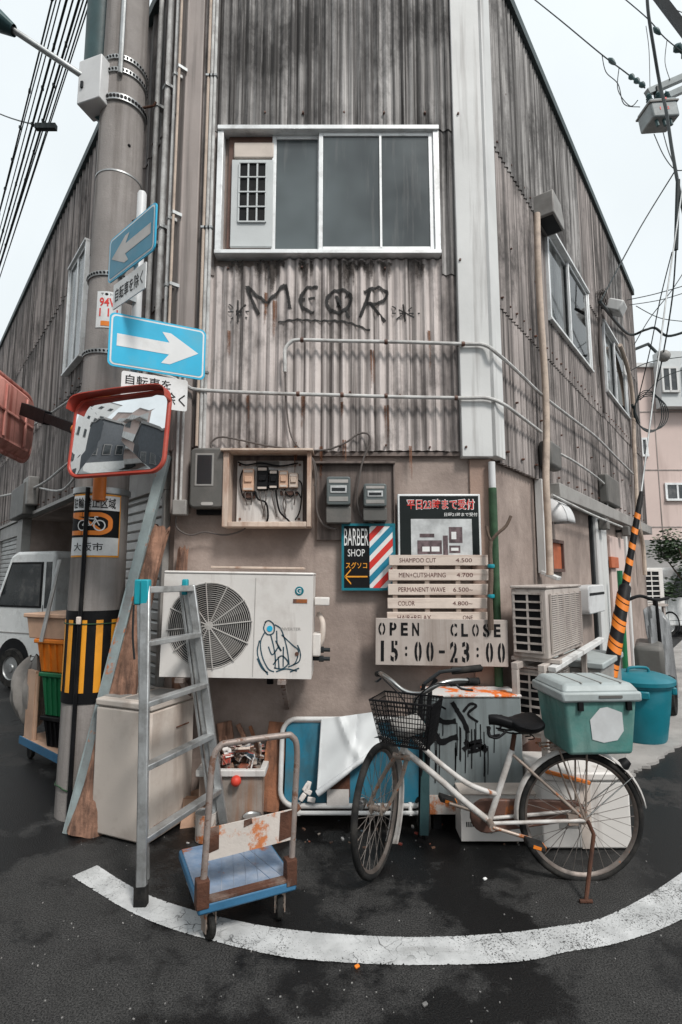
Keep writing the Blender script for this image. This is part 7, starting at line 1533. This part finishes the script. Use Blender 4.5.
far_win(660, 367, 679, 393, py_ - .35, t, 'trim'); far_win(681, 367, 700, 393, py_ - .35, t, 'trim')
mb = MB(); q0 = D(630, 352, py_); mb.tube([D(628, 365, py_), D(628, 352, py_), D(648, 344, py_), D(662, 358, py_), D(690, 372, py_)], .05, 6); mb.build('roof_rail', 'cable', t)
# bush and far car
def leaf_cloud(mb, c, rad, n, s_, rr):
    for _ in range(n):
        d = Vector((rr.gauss(0, 1), rr.gauss(0, 1), rr.gauss(0, 1))).normalized() * (rr.random() ** .5); p = c + Vector((d.x * rad[0], d.y * rad[1], d.z * rad[2]))
        M_ = Matrix.Translation(p) @ Matrix.Rotation(rr.uniform(0, 6.3), 4, 'Z') @ Matrix.Rotation(rr.uniform(-1.2, 1.2), 4, 'X'); k = s_ * rr.uniform(.6, 1.4)
        mb.add([M_ @ Vector(v) for v in ((-k, 0, 0), (0, -k * .5, 0), (k, 0, 0), (0, k * .5, 0))], [(0, 1, 2, 3)])
gc = D(690, 600, 13.5); gc.z = 0; t = thing('bush', 'dark green bush growing in front of the pink building', 'bush', gc)
mb = MB(); rr = random.Random(1); mb.tube([gc, gc + Vector((.05, 0, 1.2)), gc + Vector((.0, .1, 2.0))], [.08, .06, .02], 8)
for k in range(5): mb.tube([gc + Vector((0, 0, .8 + .2 * k)), gc + Vector((math.cos(k * 1.3) * .5, math.sin(k * 1.3) * .4, 1.5 + .25 * k))], [.03, .01], 6)
mb.build('stem', 'bark', t)
mb = MB()
for k in range(9): leaf_cloud(mb, gc + Vector((rr.uniform(-.6, .6), rr.uniform(-.4, .4), 1.75 + rr.uniform(-.6, .8))), (.4, .35, .35), 260, .055, rr)
mb.build('foliage', 'foliage', t, smooth=False)

def van(F, name, label, Lg, Wd, Ht, mat, front=1, box=True):
    """kei van: nose towards -x of the frame, side facing -y"""
    t = thing(name, label, 'van', F.translation)
    prof = [(0, .32), (0, .78), (.05, .95), (.42, 1.08), (.95, Ht - .10), (1.15, Ht), (Lg - .12, Ht), (Lg, Ht - .15), (Lg, .35), (Lg - .12, .25), (.12, .25)]
    mb = MB(F); mb.prism(prof, 0, Wd); mb.build('body', mat, t, bevel=.05, seg=3)
    sill = .98
    wins = [[(.60, sill), (1.02, Ht - .16), (1.62, Ht - .16), (1.62, sill)], [(1.72, sill), (1.72, Ht - .16), (2.55, Ht - .16), (2.55, sill)], [(2.65, sill), (2.65, Ht - .16), (Lg - .12, Ht - .18), (Lg - .08, sill)]]
    for pw in wins:
        mb = MB(F); mb.prism(pw, -.006, .02); w = mb.build('window', 'black', t)
        cx = sum(p[0] for p in pw) / 4; cz = sum(p[1] for p in pw) / 4; mb = MB(F); mb.prism([(cx + (x - cx) * .94, cz + (z - cz) * .90) for x, z in pw], -.010, -.004); mb.build('pane', 'glass', w, smooth=False)
        mb = MB(F); mb.prism([(x, z) for x, z in pw], Wd - .02, Wd + .006); mb.build('window', 'glass', t)
    mb = MB(F); mb.add([(.44, .08, 1.10), (.44, Wd - .08, 1.10), (.97, Wd - .10, Ht - .13), (.97, .10, Ht - .13)], [(0, 1, 2, 3)]); o = mb.build('windscreen', 'glass', t); o.location = (0, 0, .012)
    mb = MB(F)
    for x in (.56, 1.67, 2.60): mb.box(x - .004, x + .004, -.004, .002, .40, sill + .05)
    mb.box(.56, 2.6, -.004, .002, .395, .402); mb.build('door_gap', 'black', t)
    for x in (1.48, 1.80): mb = MB(F); mb.box(x - .08, x + .08, -.03, -.002, .86, .895); mb.build('door_handle', 'black', t, bevel=.006)
    mb = MB(F); mb.box(-.04, Lg + .03, .04, Wd - .04, .26, .42); mb.build('bumper', 'grey_plastic', t, bevel=.03)
    mb = MB(F); mb.box(.45, .60, -.16, -.01, 1.0, 1.16); mb.build('side_mirror', 'black', t, bevel=.03)
    for y in (.10, Wd - .34): mb = MB(F); mb.box(-.015, .01, y, y + .24, .62, .78); mb.build('headlight', 'glass', t, bevel=.01)
    for x in (.62, Lg - .62):
        for y, s_ in ((.02, -1), (Wd - .18, 1)):
            mb = MB(F); c = Vector((x, y + .08, .28)); mb.lathe([(.17, -.09), (.26, -.09), (.28, -.06), (.28, .06), (.26, .09), (.17, .09)], c, (0, 1, 0), 28); w = mb.build('wheel', 'rubber', t)
            mb = MB(F); mb.lathe([(.17, -.085), (.16, -.07), (.06, -.075), (.05, -.09), (.001, -.09)] if s_ < 0 else [(.17, .085), (.16, .07), (.06, .075), (.05, .09), (.001, .09)], c, (0, 1, 0), 20); mb.build('rim', 'steel', w)
        mb = MB(F); mb.lathe([(.335, -.004), (.29, -.004)], (x, .0, .30), (0, 1, 0), 28); mb.build('wheel_arch', 'black', t)
    return t
# the white van by the left wall: nose left, near side along the wall direction
gl_ = G(11, 688); rear = gl_ + (LU) * 2.1; vu = LU                            # x of the van runs towards the corner
def mini_truck(F, label):
    t = thing('mini_truck', label, 'truck', F.translation); Wd, Ht = 1.42, 1.88
    mb = MB(F); mb.prism([(0, .34), (0, .92), (.10, 1.08), (.42, Ht - .06), (.55, Ht), (1.28, Ht), (1.34, Ht - .05), (1.34, .34)], 0, Wd); mb.build('cab', 'van_white', t, bevel=.045, seg=3)
    pw = [(.20, 1.10), (.47, Ht - .15), (1.12, Ht - .15), (1.12, 1.10)]
    mb = MB(F); mb.prism(pw, -.008, .02); w = mb.build('door_window', 'black', t)
    mb = MB(F); mb.prism([(.245, 1.125), (.485, Ht - .18), (1.09, Ht - .18), (1.09, 1.125)], -.012, -.006); mb.build('pane', 'glass', w, smooth=False)
    mb = MB(F); mb.prism([(1.18, 1.10), (1.18, Ht - .15), (1.29, Ht - .15), (1.29, 1.10)], -.008, .02); mb.build('quarter_window', 'glass', t)
    mb = MB(F); mb.add([(.09, .06, 1.10), (.09, Wd - .06, 1.10), (.41, Wd - .09, Ht - .10), (.41, .09, Ht - .10)], [(0, 1, 2, 3)]); o = mb.build('windscreen', 'glass', t); o.location = (-.01, 0, .012)
    mb = MB(F)
    for x in (.14, 1.15): mb.box(x - .004, x + .004, -.004, .002, .45, 1.14)
    mb.box(.14, 1.15, -.004, .002, .446, .453); mb.build('door_gap', 'black', t)
    mb = MB(F); mb.box(.90, 1.08, -.03, -.002, .93, .965); mb.build('door_handle', 'black', t, bevel=.006)
    mb = MB(F); mb.box(.02, 1.32, -.005, .002, .74, .755); mb.build('body_crease', 'grey_light', t)
    mb = MB(F); mb.box(1.40, 3.3, .02, Wd - .02, .55, .66); mb.build('bed_floor', 'grey_light', t)
    for y0, y1 in ((0, .04), (Wd - .04, Wd)): mb = MB(F); mb.box(1.38, 3.32, y0, y1, .66, .98); mb.build('bed_side', 'van_white', t, bevel=.01)
    mb = MB(F); mb.box(3.28, 3.33, .04, Wd - .04, .66, .98); mb.build('tailgate', 'van_white', t, bevel=.01)
    mb = MB(F); mb.box(-.03, .3, .03, Wd - .03, .28, .5); mb.build('bumper', 'van_white', t, bevel=.03)
    mb = MB(F); mb.box(.1, 3.2, .25, Wd - .25, .30, .54); mb.build('chassis', 'black', t)
    mb = MB(F); mb.box(.02, .12, -.2, -.06, 1.25, 1.5); mb.build('side_mirror', 'black', t, bevel=.03)
    for y in (.10, Wd - .34): mb = MB(F); mb.box(-.015, .01, y, y + .24, .62, .78); mb.build('headlight', 'glass', t, bevel=.01)
    for x in (.62, 2.55):
        for y, s_ in ((-.03, -1), (Wd - .13, 1)):
            mb = MB(F); c = Vector((x, y + .08, .27)); mb.lathe([(.16, -.09), (.25, -.09), (.27, -.06), (.27, .06), (.25, .09), (.16, .09)], c, (0, 1, 0), 28); w = mb.build('wheel', 'rubber', t)
            mb = MB(F); mb.lathe([(.16, .085 * s_), (.15, .07 * s_), (.06, .075 * s_), (.05, .09 * s_), (.001, .09 * s_)], c, (0, 1, 0), 20); mb.build('rim', 'steel', w)
            if x < 1: mb = MB(F); mb.lathe([(.335, -.006), (.02, -.006)], (x, .0 if s_ < 0 else Wd + .012, .34), (0, 1, 0), 28); mb.build('wheel_arch', 'black', t)
VU = Vector((math.cos(R(-24)), math.sin(R(-24)), 0)); VF = frame(gl_ - VU * .62, VU)
mini_truck(VF, 'white mini truck parked half inside the carport behind the pole')
cg = G(664, 622); CFv = frame(Vector((D(651, 600, 13.5).x, 13.5, 0)), (.93, .35, 0))
van(CFv, 'silver_car', 'pale van partly seen in front of the pink building', 3.3, 1.4, 1.75, 'van_white')

# ================================================================== PUSH CART WITH CRATES, LEFT OF THE POLE
c0_ = G(57, 780); HFc = frame(c0_, (math.cos(R(-40)), math.sin(R(-40)), 0))      # x from far-left to near-right edge
t = thing('push_cart', 'low push cart with blue edge loaded with crates left of the pole', 'cart', c0_)
mb = MB(HFc); mb.box(-.75, 0, 0, .48, .13, .18); mb.build('deck', 'plastic_tan', t, bevel=.01)
mb = MB(HFc); mb.box(-.76, .01, -.012, -.001, .125, .185); mb.build('edge_strip', 'cart_edge', t)
for x in (-.68, -.08):
    for y in (.06, .42): mb = MB(HFc); mb.lathe([(.001, -.015), (.05, -.015), (.055, 0), (.05, .015), (.001, .015)], (x, y, .055), (0, 1, 0), 16); mb.obox(Matrix.Translation((x, y, .105)), .05, .05, .05); mb.build('wheel', 'rubber', t)
hz = D(56, 612, c0_.y + .3).z
mb = MB(HFc); mb.tube([(-.55, .03, .18), (-.55, .03, .72)], .016, 8); mb.box(-.72, -.55, .01, .035, .18, .74); mb.build('side_panel', 'plastic_tan', t)
def crate(name, F, x0, x1, y0, y1, z0, z1, mat, lb, rim=None, tap_=.03, ribs=True):
    t = thing(name, lb, 'crate', F @ Vector(((x0 + x1) / 2, (y0 + y1) / 2, z0))); mb = MB(F)
    b = [(x0 + tap_, y0 + tap_), (x1 - tap_, y0 + tap_), (x1 - tap_, y1 - tap_), (x0 + tap_, y1 - tap_)]; tp_ = [(x0, y0), (x1, y0), (x1, y1), (x0, y1)]
    mb.add([(x, y, z0) for x, y in b] + [(x, y, z1 - .02) for x, y in tp_], [(3, 2, 1, 0), (0, 1, 5, 4), (1, 2, 6, 5), (2, 3, 7, 6), (3, 0, 4, 7), (4, 5, 6, 7)]); mb.build('body', mat, t, bevel=.006)
    mb = MB(F); mb.box(x0 - .018, x1 + .018, y0 - .018, y1 + .018, z1 - .035, z1); mb.build('rim', rim or mat, t, bevel=.008)
    if ribs:
        mb = MB(F)
        for k in range(1, 5): x = x0 + (x1 - x0) * k / 5; mb.add([(x - .008, y0 + tap_ - .012, z0 + .01), (x + .008, y0 + tap_ - .012, z0 + .01), (x + .008, y0 - .012, z1 - .04), (x - .008, y0 - .012, z1 - .04), (x - .008, y0 + tap_ + .01, z0 + .01), (x + .008, y0 + tap_ + .01, z0 + .01), (x + .008, y0 + .01, z1 - .04), (x - .008, y0 + .01, z1 - .04)], [(0, 1, 2, 3), (0, 3, 7, 4), (1, 5, 6, 2)])
        for k in (1, 2, 3):
            y = y0 + (y1 - y0) * k / 4; mb.add([(x1 - tap_ + .012, y - .008, z0 + .01), (x1 - tap_ + .012, y + .008, z0 + .01), (x1 + .012, y + .008, z1 - .04), (x1 + .012, y - .008, z1 - .04), (x1 - tap_ - .01, y - .008, z0 + .01), (x1 - tap_ - .01, y + .008, z0 + .01), (x1 - .01, y + .008, z1 - .04), (x1 - .01, y - .008, z1 - .04)], [(0, 1, 2, 3), (0, 3, 7, 4), (1, 5, 6, 2)])
        mb.build('ribs', mat, t)
    return t
zA = [D(48, y, c0_.y).z for y in (722, 676, 641, 612)]; print('crates z', zA)
CRF = frame(c0_ + Vector((-.02, .05, 0)), (math.cos(R(-22)), math.sin(R(-22)), 0))
crate('stool_crate', CRF, -.26, -.02, .05, .36, .181, zA[0], 'black', 'black crate at the bottom of the stack left of the pole')
crate('green_crate', CRF, -.28, .0, .03, .36, zA[0] + .002, zA[1], 'plastic_green', 'green plastic crate in the stack left of the pole')
crate('orange_crate', CRF, -.32, .04, .0, .38, zA[1] + .002, zA[2], 'plastic_orange', 'bright orange plastic crate in the stack left of the pole')
crate('tan_crate', CRF, -.42, .08, -.03, .42, zA[2] + .002, zA[3] - .02, 'plastic_tan', 'pale tan plastic tray on top of the orange crate', tap_=.02, ribs=False)
mb = MB(); mb.tube([D(41, 642, c0_.y - .02), D(60, 560, c0_.y + .15)], .016, 8); tag(mb.build('grey_rod', 'steel', org=D(41, 642, c0_.y)), 'grey metal rod leaning out of the tan crate towards the pole', 'rod')
mb = MB(); rr = random.Random(6); bc_ = W(HFc, -.80, .1, .52)
def bag(u, v):
    an = 2 * math.pi * u; z = .30 * (1 - 2 * v); r = .19 * (math.sin(math.pi * min(1, v * 1.02 + .02)) ** .45) * (1 + .13 * math.sin(5 * an + 3 * v) + .10 * math.sin(9 * an - 7 * v) + .06 * math.sin(17 * an)); return bc_ + Vector((r * math.cos(an) * .9, r * math.sin(an) * .7, z + .03 * math.sin(4 * an)))
mb.grid(bag, 40, 20); tag(mb.build('grey_bag', 'cloth_grey', org=bc_ - Vector((0, 0, .3))), 'crumpled grey cloth bag hanging on the push cart beside the orange crate', 'bag')
mb = MB(HFc); mb.tube([(-.80, .1, .185), (-.80, .1, .30)], .02, 8); mb.tube([(-.8, .1, .18), (-.7, .1, .16)], .02, 8); mb.build('bag_hook', 'steel', bpy.data.objects['push_cart'])
# ================================================================== RIGHT POLE, TRANSFORMER, CABLES
TC = D(657, 114, 7.6); rp = Vector((TC.x + 1.15, TC.y + .2, 0))
t = thing('utility_pole', 'concrete utility pole just outside the right edge carrying the transformer arms', 'utility pole', rp)
mb = MB(); mb.lathe([(.18 - .006 * z, z) for z in (-.05, 0, 2, 4, 6, 8, 10, 11.2)] + [(.001, 11.2)], rp, (0, 0, 1), 24); mb.build('shaft', 'concrete', t)
for px0, py0, px1, py1 in ((647, 93, 700, 70), (662, 99, 700, 82)):
    mb = MB(); a = D(px0, py0, TC.y); b = D(px1, py1, TC.y + .15); b = a + (b - a) * 1.25; mb.beam(a, b, .09, .09); mb.build('cross_arm', 'transformer', t)
for px0, py0, px1, py1 in ((655, 0, 690, 38),): mb = MB(); a = D(px0, py0 - 8, TC.y + .6); b = D(px1, py1, TC.y + .4); mb.beam(a, b + (b - a) * .4, .12, .12); mb.build('cross_arm', 'dark_metal', t)
t = thing('transformer', 'grey pole transformer with insulators hanging under the arms at the upper right', 'transformer', TC - Vector((0, 0, .2)))
TFm = frame(TC, (.97, .05, .12), (-.25, 0, 1))
mb = MB(TFm); mb.box(-.21, .23, -.17, .17, -.20, .13); mb.build('tank', 'transformer', t, bevel=.03, seg=3)
mb = MB(TFm); mb.box(-.225, .245, -.185, .185, .05, .075); mb.build('flange', 'grey_plastic', t)
for x, y in ((-.16, -.1), (-.02, -.12), (.12, -.12), (.18, .08)):
    mb = MB(TFm); mb.lathe([(.04, .13), (.05, .15), (.03, .165), (.045, .19), (.028, .205), (.04, .23), (.015, .26), (.001, .29)], (x, y, 0), (0, 0, 1), 12); mb.build('insulator', 'teal_dark', t)
for x in (-.12, .0, .1): mb = MB(TFm); mb.tube([(x, -.1, -.2), (x + .01, -.1, -.3)], .025, 8); mb.build('bushing', 'teal_dark', t)
mb = MB(TFm); mb.box(.02, .06, -.176, -.168, .09, .12); put_text(mb, '1 2', .0, -.06, .16, .05, -.174); mb.build('mark', 'red_print', t, smooth=False)
mb = MB(TFm); mb.box(.05, .12, -.05, .05, .13, .45); mb.build('hanger', 'dark_metal', t)
def wire(pts, r, lb, mat='cable', name='overhead_cable', grp='cables at the upper right'):
    P = smooth_path(pts, 6); mb = MB(); mb.tube(P, r, 6); o = mb.build(name, mat, org=P[0]); tag(o, lb, 'cable', grp); return o
wire([D(646, -30, 7.0), D(648, 10, 7.0), D(654, 50, 7.1), D(660, 85, 7.2), D(666, 110, 7.1), D(672, 150, 7.0), D(681, 200, 6.9), D(690, 240, 6.9)], .022, 'thick dark cable running down in front of the transformer')
t1 = wire([D(520, -12, 9), D(560, 20, 8.5), D(601, 54, 8.1), D(625, 72, 7.9), D(645, 88, 7.7)], .010, 'cable with insulators coming down to the transformer from the top')
def insul(p0, p1, n, r, lb):
    p0 = Vector(p0); p1 = Vector(p1); d = (p1 - p0).normalized(); L = (p1 - p0).length; mb = MB(); pr = []
    for k in range(n): pr += [(r * .45, L * (k + .1) / n), (r, L * (k + .35) / n), (r * .9, L * (k + .6) / n), (r * .45, L * (k + .9) / n)]
    mb.lathe([(.001, 0)] + pr + [(.001, L)], p0, d, 12); tag(mb.build('strain_insulator', 'teal_dark', org=p0), lb, 'insulator')
insul(D(608, 58, 8.06), D(616, 65, 8.0), 1, .04, 'single dark insulator on the cable left of the transformer'); insul(D(629, 75, 7.85), D(645, 87, 7.7), 3, .045, 'ribbed strain insulator nearest the transformer'); insul(D(653, 27, 7.7), D(661, 35, 7.7), 1, .04, 'upper dark insulator at the top right of the sky'); insul(D(674, 45, 7.7), D(690, 58, 7.7), 2, .07, 'insulator cut by the right edge near the top')
wire([D(620, -5, 8), D(648, 19, 7.8), D(665, 38, 7.7), D(690, 58, 7.6)], .009, 'upper cable slanting to the right edge above the transformer')
wire([D(602, 55, 8.1), D(606, 72, 8.0), D(618, 84, 7.9), D(624, 104, 7.8), D(640, 107, 7.7)], .007, 'thin jumper loop left of the transformer')
wire([D(619, 68, 8.0), D(618, 90, 7.9), D(630, 106, 7.8), D(638, 100, 7.7)], .007, 'second thin jumper loop left of the transformer')
wire([D(646, 26, 7.6), D(649, 50, 7.6), D(650, 88, 7.6)], .006, 'thin jumper hanging above the transformer'); wire([D(667, 40, 7.7), D(665, 62, 7.7), D(670, 80, 7.6)], .006, 'thin jumper on the right above the transformer')
wire([D(654, 134, 7.5), D(664, 156, 7.3), D(676, 170, 7.1), D(690, 168, 7.0)], .007, 'thin lead hanging below the transformer on the left'); wire([D(663, 132, 7.5), D(668, 150, 7.2), D(675, 168, 7.0), D(678, 180, 6.9)], .007, 'thin lead below the transformer joining the thick cable')
kn = W(RF, on(RF, 600, 302, .2).x, -.2, on(RF, 600, 302, .2).z)
wire([kn, D(640, 228, 7.1), D(675, 171, 7.0)], .009, 'cable from the flood lamp knot up to the transformer')
wire([D(627, 300, 8.6), D(655, 294, 8.6), D(690, 284, 8.7)], .008, 'upper thin cable level across the right sky'); wire([D(629, 305, 8.6), D(660, 300, 8.6), D(690, 291, 8.6)], .007, 'second thin cable level across the right sky')
wire([kn, D(628, 334, 8.3), D(645, 330, 8.3), D(655, 328, 8.3), D(668, 336, 8.2), D(690, 330, 8.2)], .020, 'thick wavy cable leaving the right wall to the right edge')
wire([D(676, 250, 7.0), D(672, 300, 7.2), D(662, 360, 7.6), D(652, 402, 8.0)], .010, 'dropping cable nearest the guy wire'); wire([D(672, 252, 7.0), D(660, 300, 7.2), D(650, 350, 7.5), D(638, 400, 8.0)], .008, 'dropping cable that ends at the coiled cable')
wire([D(678, 180, 6.9), D(676, 250, 7.0)], .03, 'short thick cable length at the right edge of the sky')
for k, (pts_, lb_) in enumerate((([(636, 306), (660, 318), (690, 322)], 'thin cable sagging between the level cables and the wavy one'), ([(628, 372), (650, 362), (690, 356)], 'thin cable crossing above the pink building roof'), ([(640, 400), (662, 378), (690, 368)], 'thin cable rising from the cable coil to the right edge'), ([(690, 262), (672, 290), (650, 318), (634, 345)], 'thin cable slanting down to the far window of the right wall'), ([(690, 15), (672, 8), (655, -6)], 'short thin cable in the top right corner'))): wire([D(x, y, 8.2) for x, y in pts_], .007, lb_)
mb = MB(); cc = D(648, 405, 8.1); rr = random.Random(3)
for k in range(4): mb.tube([cc + Vector(((.28 + .03 * k) * math.cos(a) * .75 + .03 * k, .03 * k, (.34 - .02 * k) * math.sin(a) - .1)) for a in [2 * math.pi * j / 24 for j in range(24)]], .008, 5, closed=True)
mb.tube([cc + Vector((-.25, 0, 0)), W(RF, RLEN, -.05, cc.z)], .02, 6)
tag(mb.build('cable_coil', 'cable', org=cc), 'round coil of spare cable hanging past the end of the right wall', 'cable')
mb = MB(); mb.sphere(D(664, 356, 7.6), .09, 10); tag(mb.build('cable_clamp', 'grey_light', org=D(664, 356, 7.6)), 'grey ball shaped clamp on the dropping cable', 'clamp')
# ================================================================== FAR LEFT AND THE STREET SEEN IN THE MIRROR
def simple_building(name, label, c, rotz, w, d, h, mat, rows_, cols, low=None, lowh=2.8, ww=1.2, wh=1.1):
    F = Matrix.Translation(Vector(c)) @ Matrix.Rotation(R(rotz), 4, 'Z'); t = thing(name, label, 'building', c)
    mb = MB(F); mb.box(-w / 2, w / 2, 0, d, 0, h); mb.build('wall', mat, t)
    if low: mb = MB(F); mb.box(-w / 2 - .03, w / 2 + .03, -.04, d, 0, lowh); mb.build('ground_storey', low, t)
    mb = MB(F); mb.box(-w / 2 - .1, w / 2 + .1, -.1, d + .1, h, h + .2); mb.build('roof', 'grey_wall', t)
    for r_ in range(rows_):
        for k in range(cols):
            x = -w / 2 + w * (k + .5) / cols; z = (lowh if low else .8) + .7 + (h - (lowh if low else .8) - .4) * r_ / max(1, rows_)
            mb = MB(F); mb.box(x - ww / 2, x + ww / 2, -.06, -.002, z, z + wh); wi = mb.build('window', 'grey_wall', t); mb = MB(F); mb.box(x - ww / 2 + .06, x + ww / 2 - .06, -.075, -.05, z + .06, z + wh - .06); mb.build('pane', 'glass', wi, smooth=False)
    return t, F
p = D(4, 420, 26); simple_building('tower_block', 'pale distant building at the far end of the left street', (p.x - 6, 28, 0), 0, 12, 10, 10.0, 'white_wall', 3, 5)
# opposite side of the crossing, reflected in the mirror and panes
simple_building('opposite_building', 'dark clad corner building across the street, seen only in the mirror', (-9.8, -1.6, 0), 78, 3.4, 4, 7.2, 'dark_wall', 1, 3, 'white_wall', ww=.7)
simple_building('opposite_building', 'second dark clad building beyond the gap, seen only in the mirror', (-7.2, -6.3, 0), 125, 4.2, 4, 7.2, 'dark_wall', 1, 4, 'white_wall', ww=.6)
simple_building('pillar_building', 'pale pillar at the end of the dark buildings, seen only in the mirror', (-4.6, -9.2, 0), 140, 1.6, 3, 8.0, 'pale_wall', 1, 1)
t, F = simple_building('balcony_building', 'pinkish balcony block across the street, seen only in the mirror', (-15.5, -8, 0), 90 + 28, 9, 8, 14, 'pink_wall', 3, 3)
for k in range(4): mb = MB(F); z = 2.4 + 2.9 * k; mb.box(-3.6, 3.6, -1.0, 0, z, z + .12); mb.box(-3.6, 3.6, -1.0, -.94, z, z + .95); mb.build('balcony', 'trim', t)
simple_building('opposite_building', 'low grey building behind the camera on the crossing', (5, -15, 0), 180 - 10, 12, 6, 6.2, 'grey_wall', 1, 5, 'white_wall')
simple_building('tower_block', 'white high rise far down the reflected street', (-30, -2, 0), 90, 12, 8, 26, 'white_wall', 7, 4)
van(frame((-8.8, 3.4, 0), (-.3, -.95, 0)), 'parked_van', 'white van on the street, seen only in the mirror', 3.3, 1.4, 1.8, 'van_white')
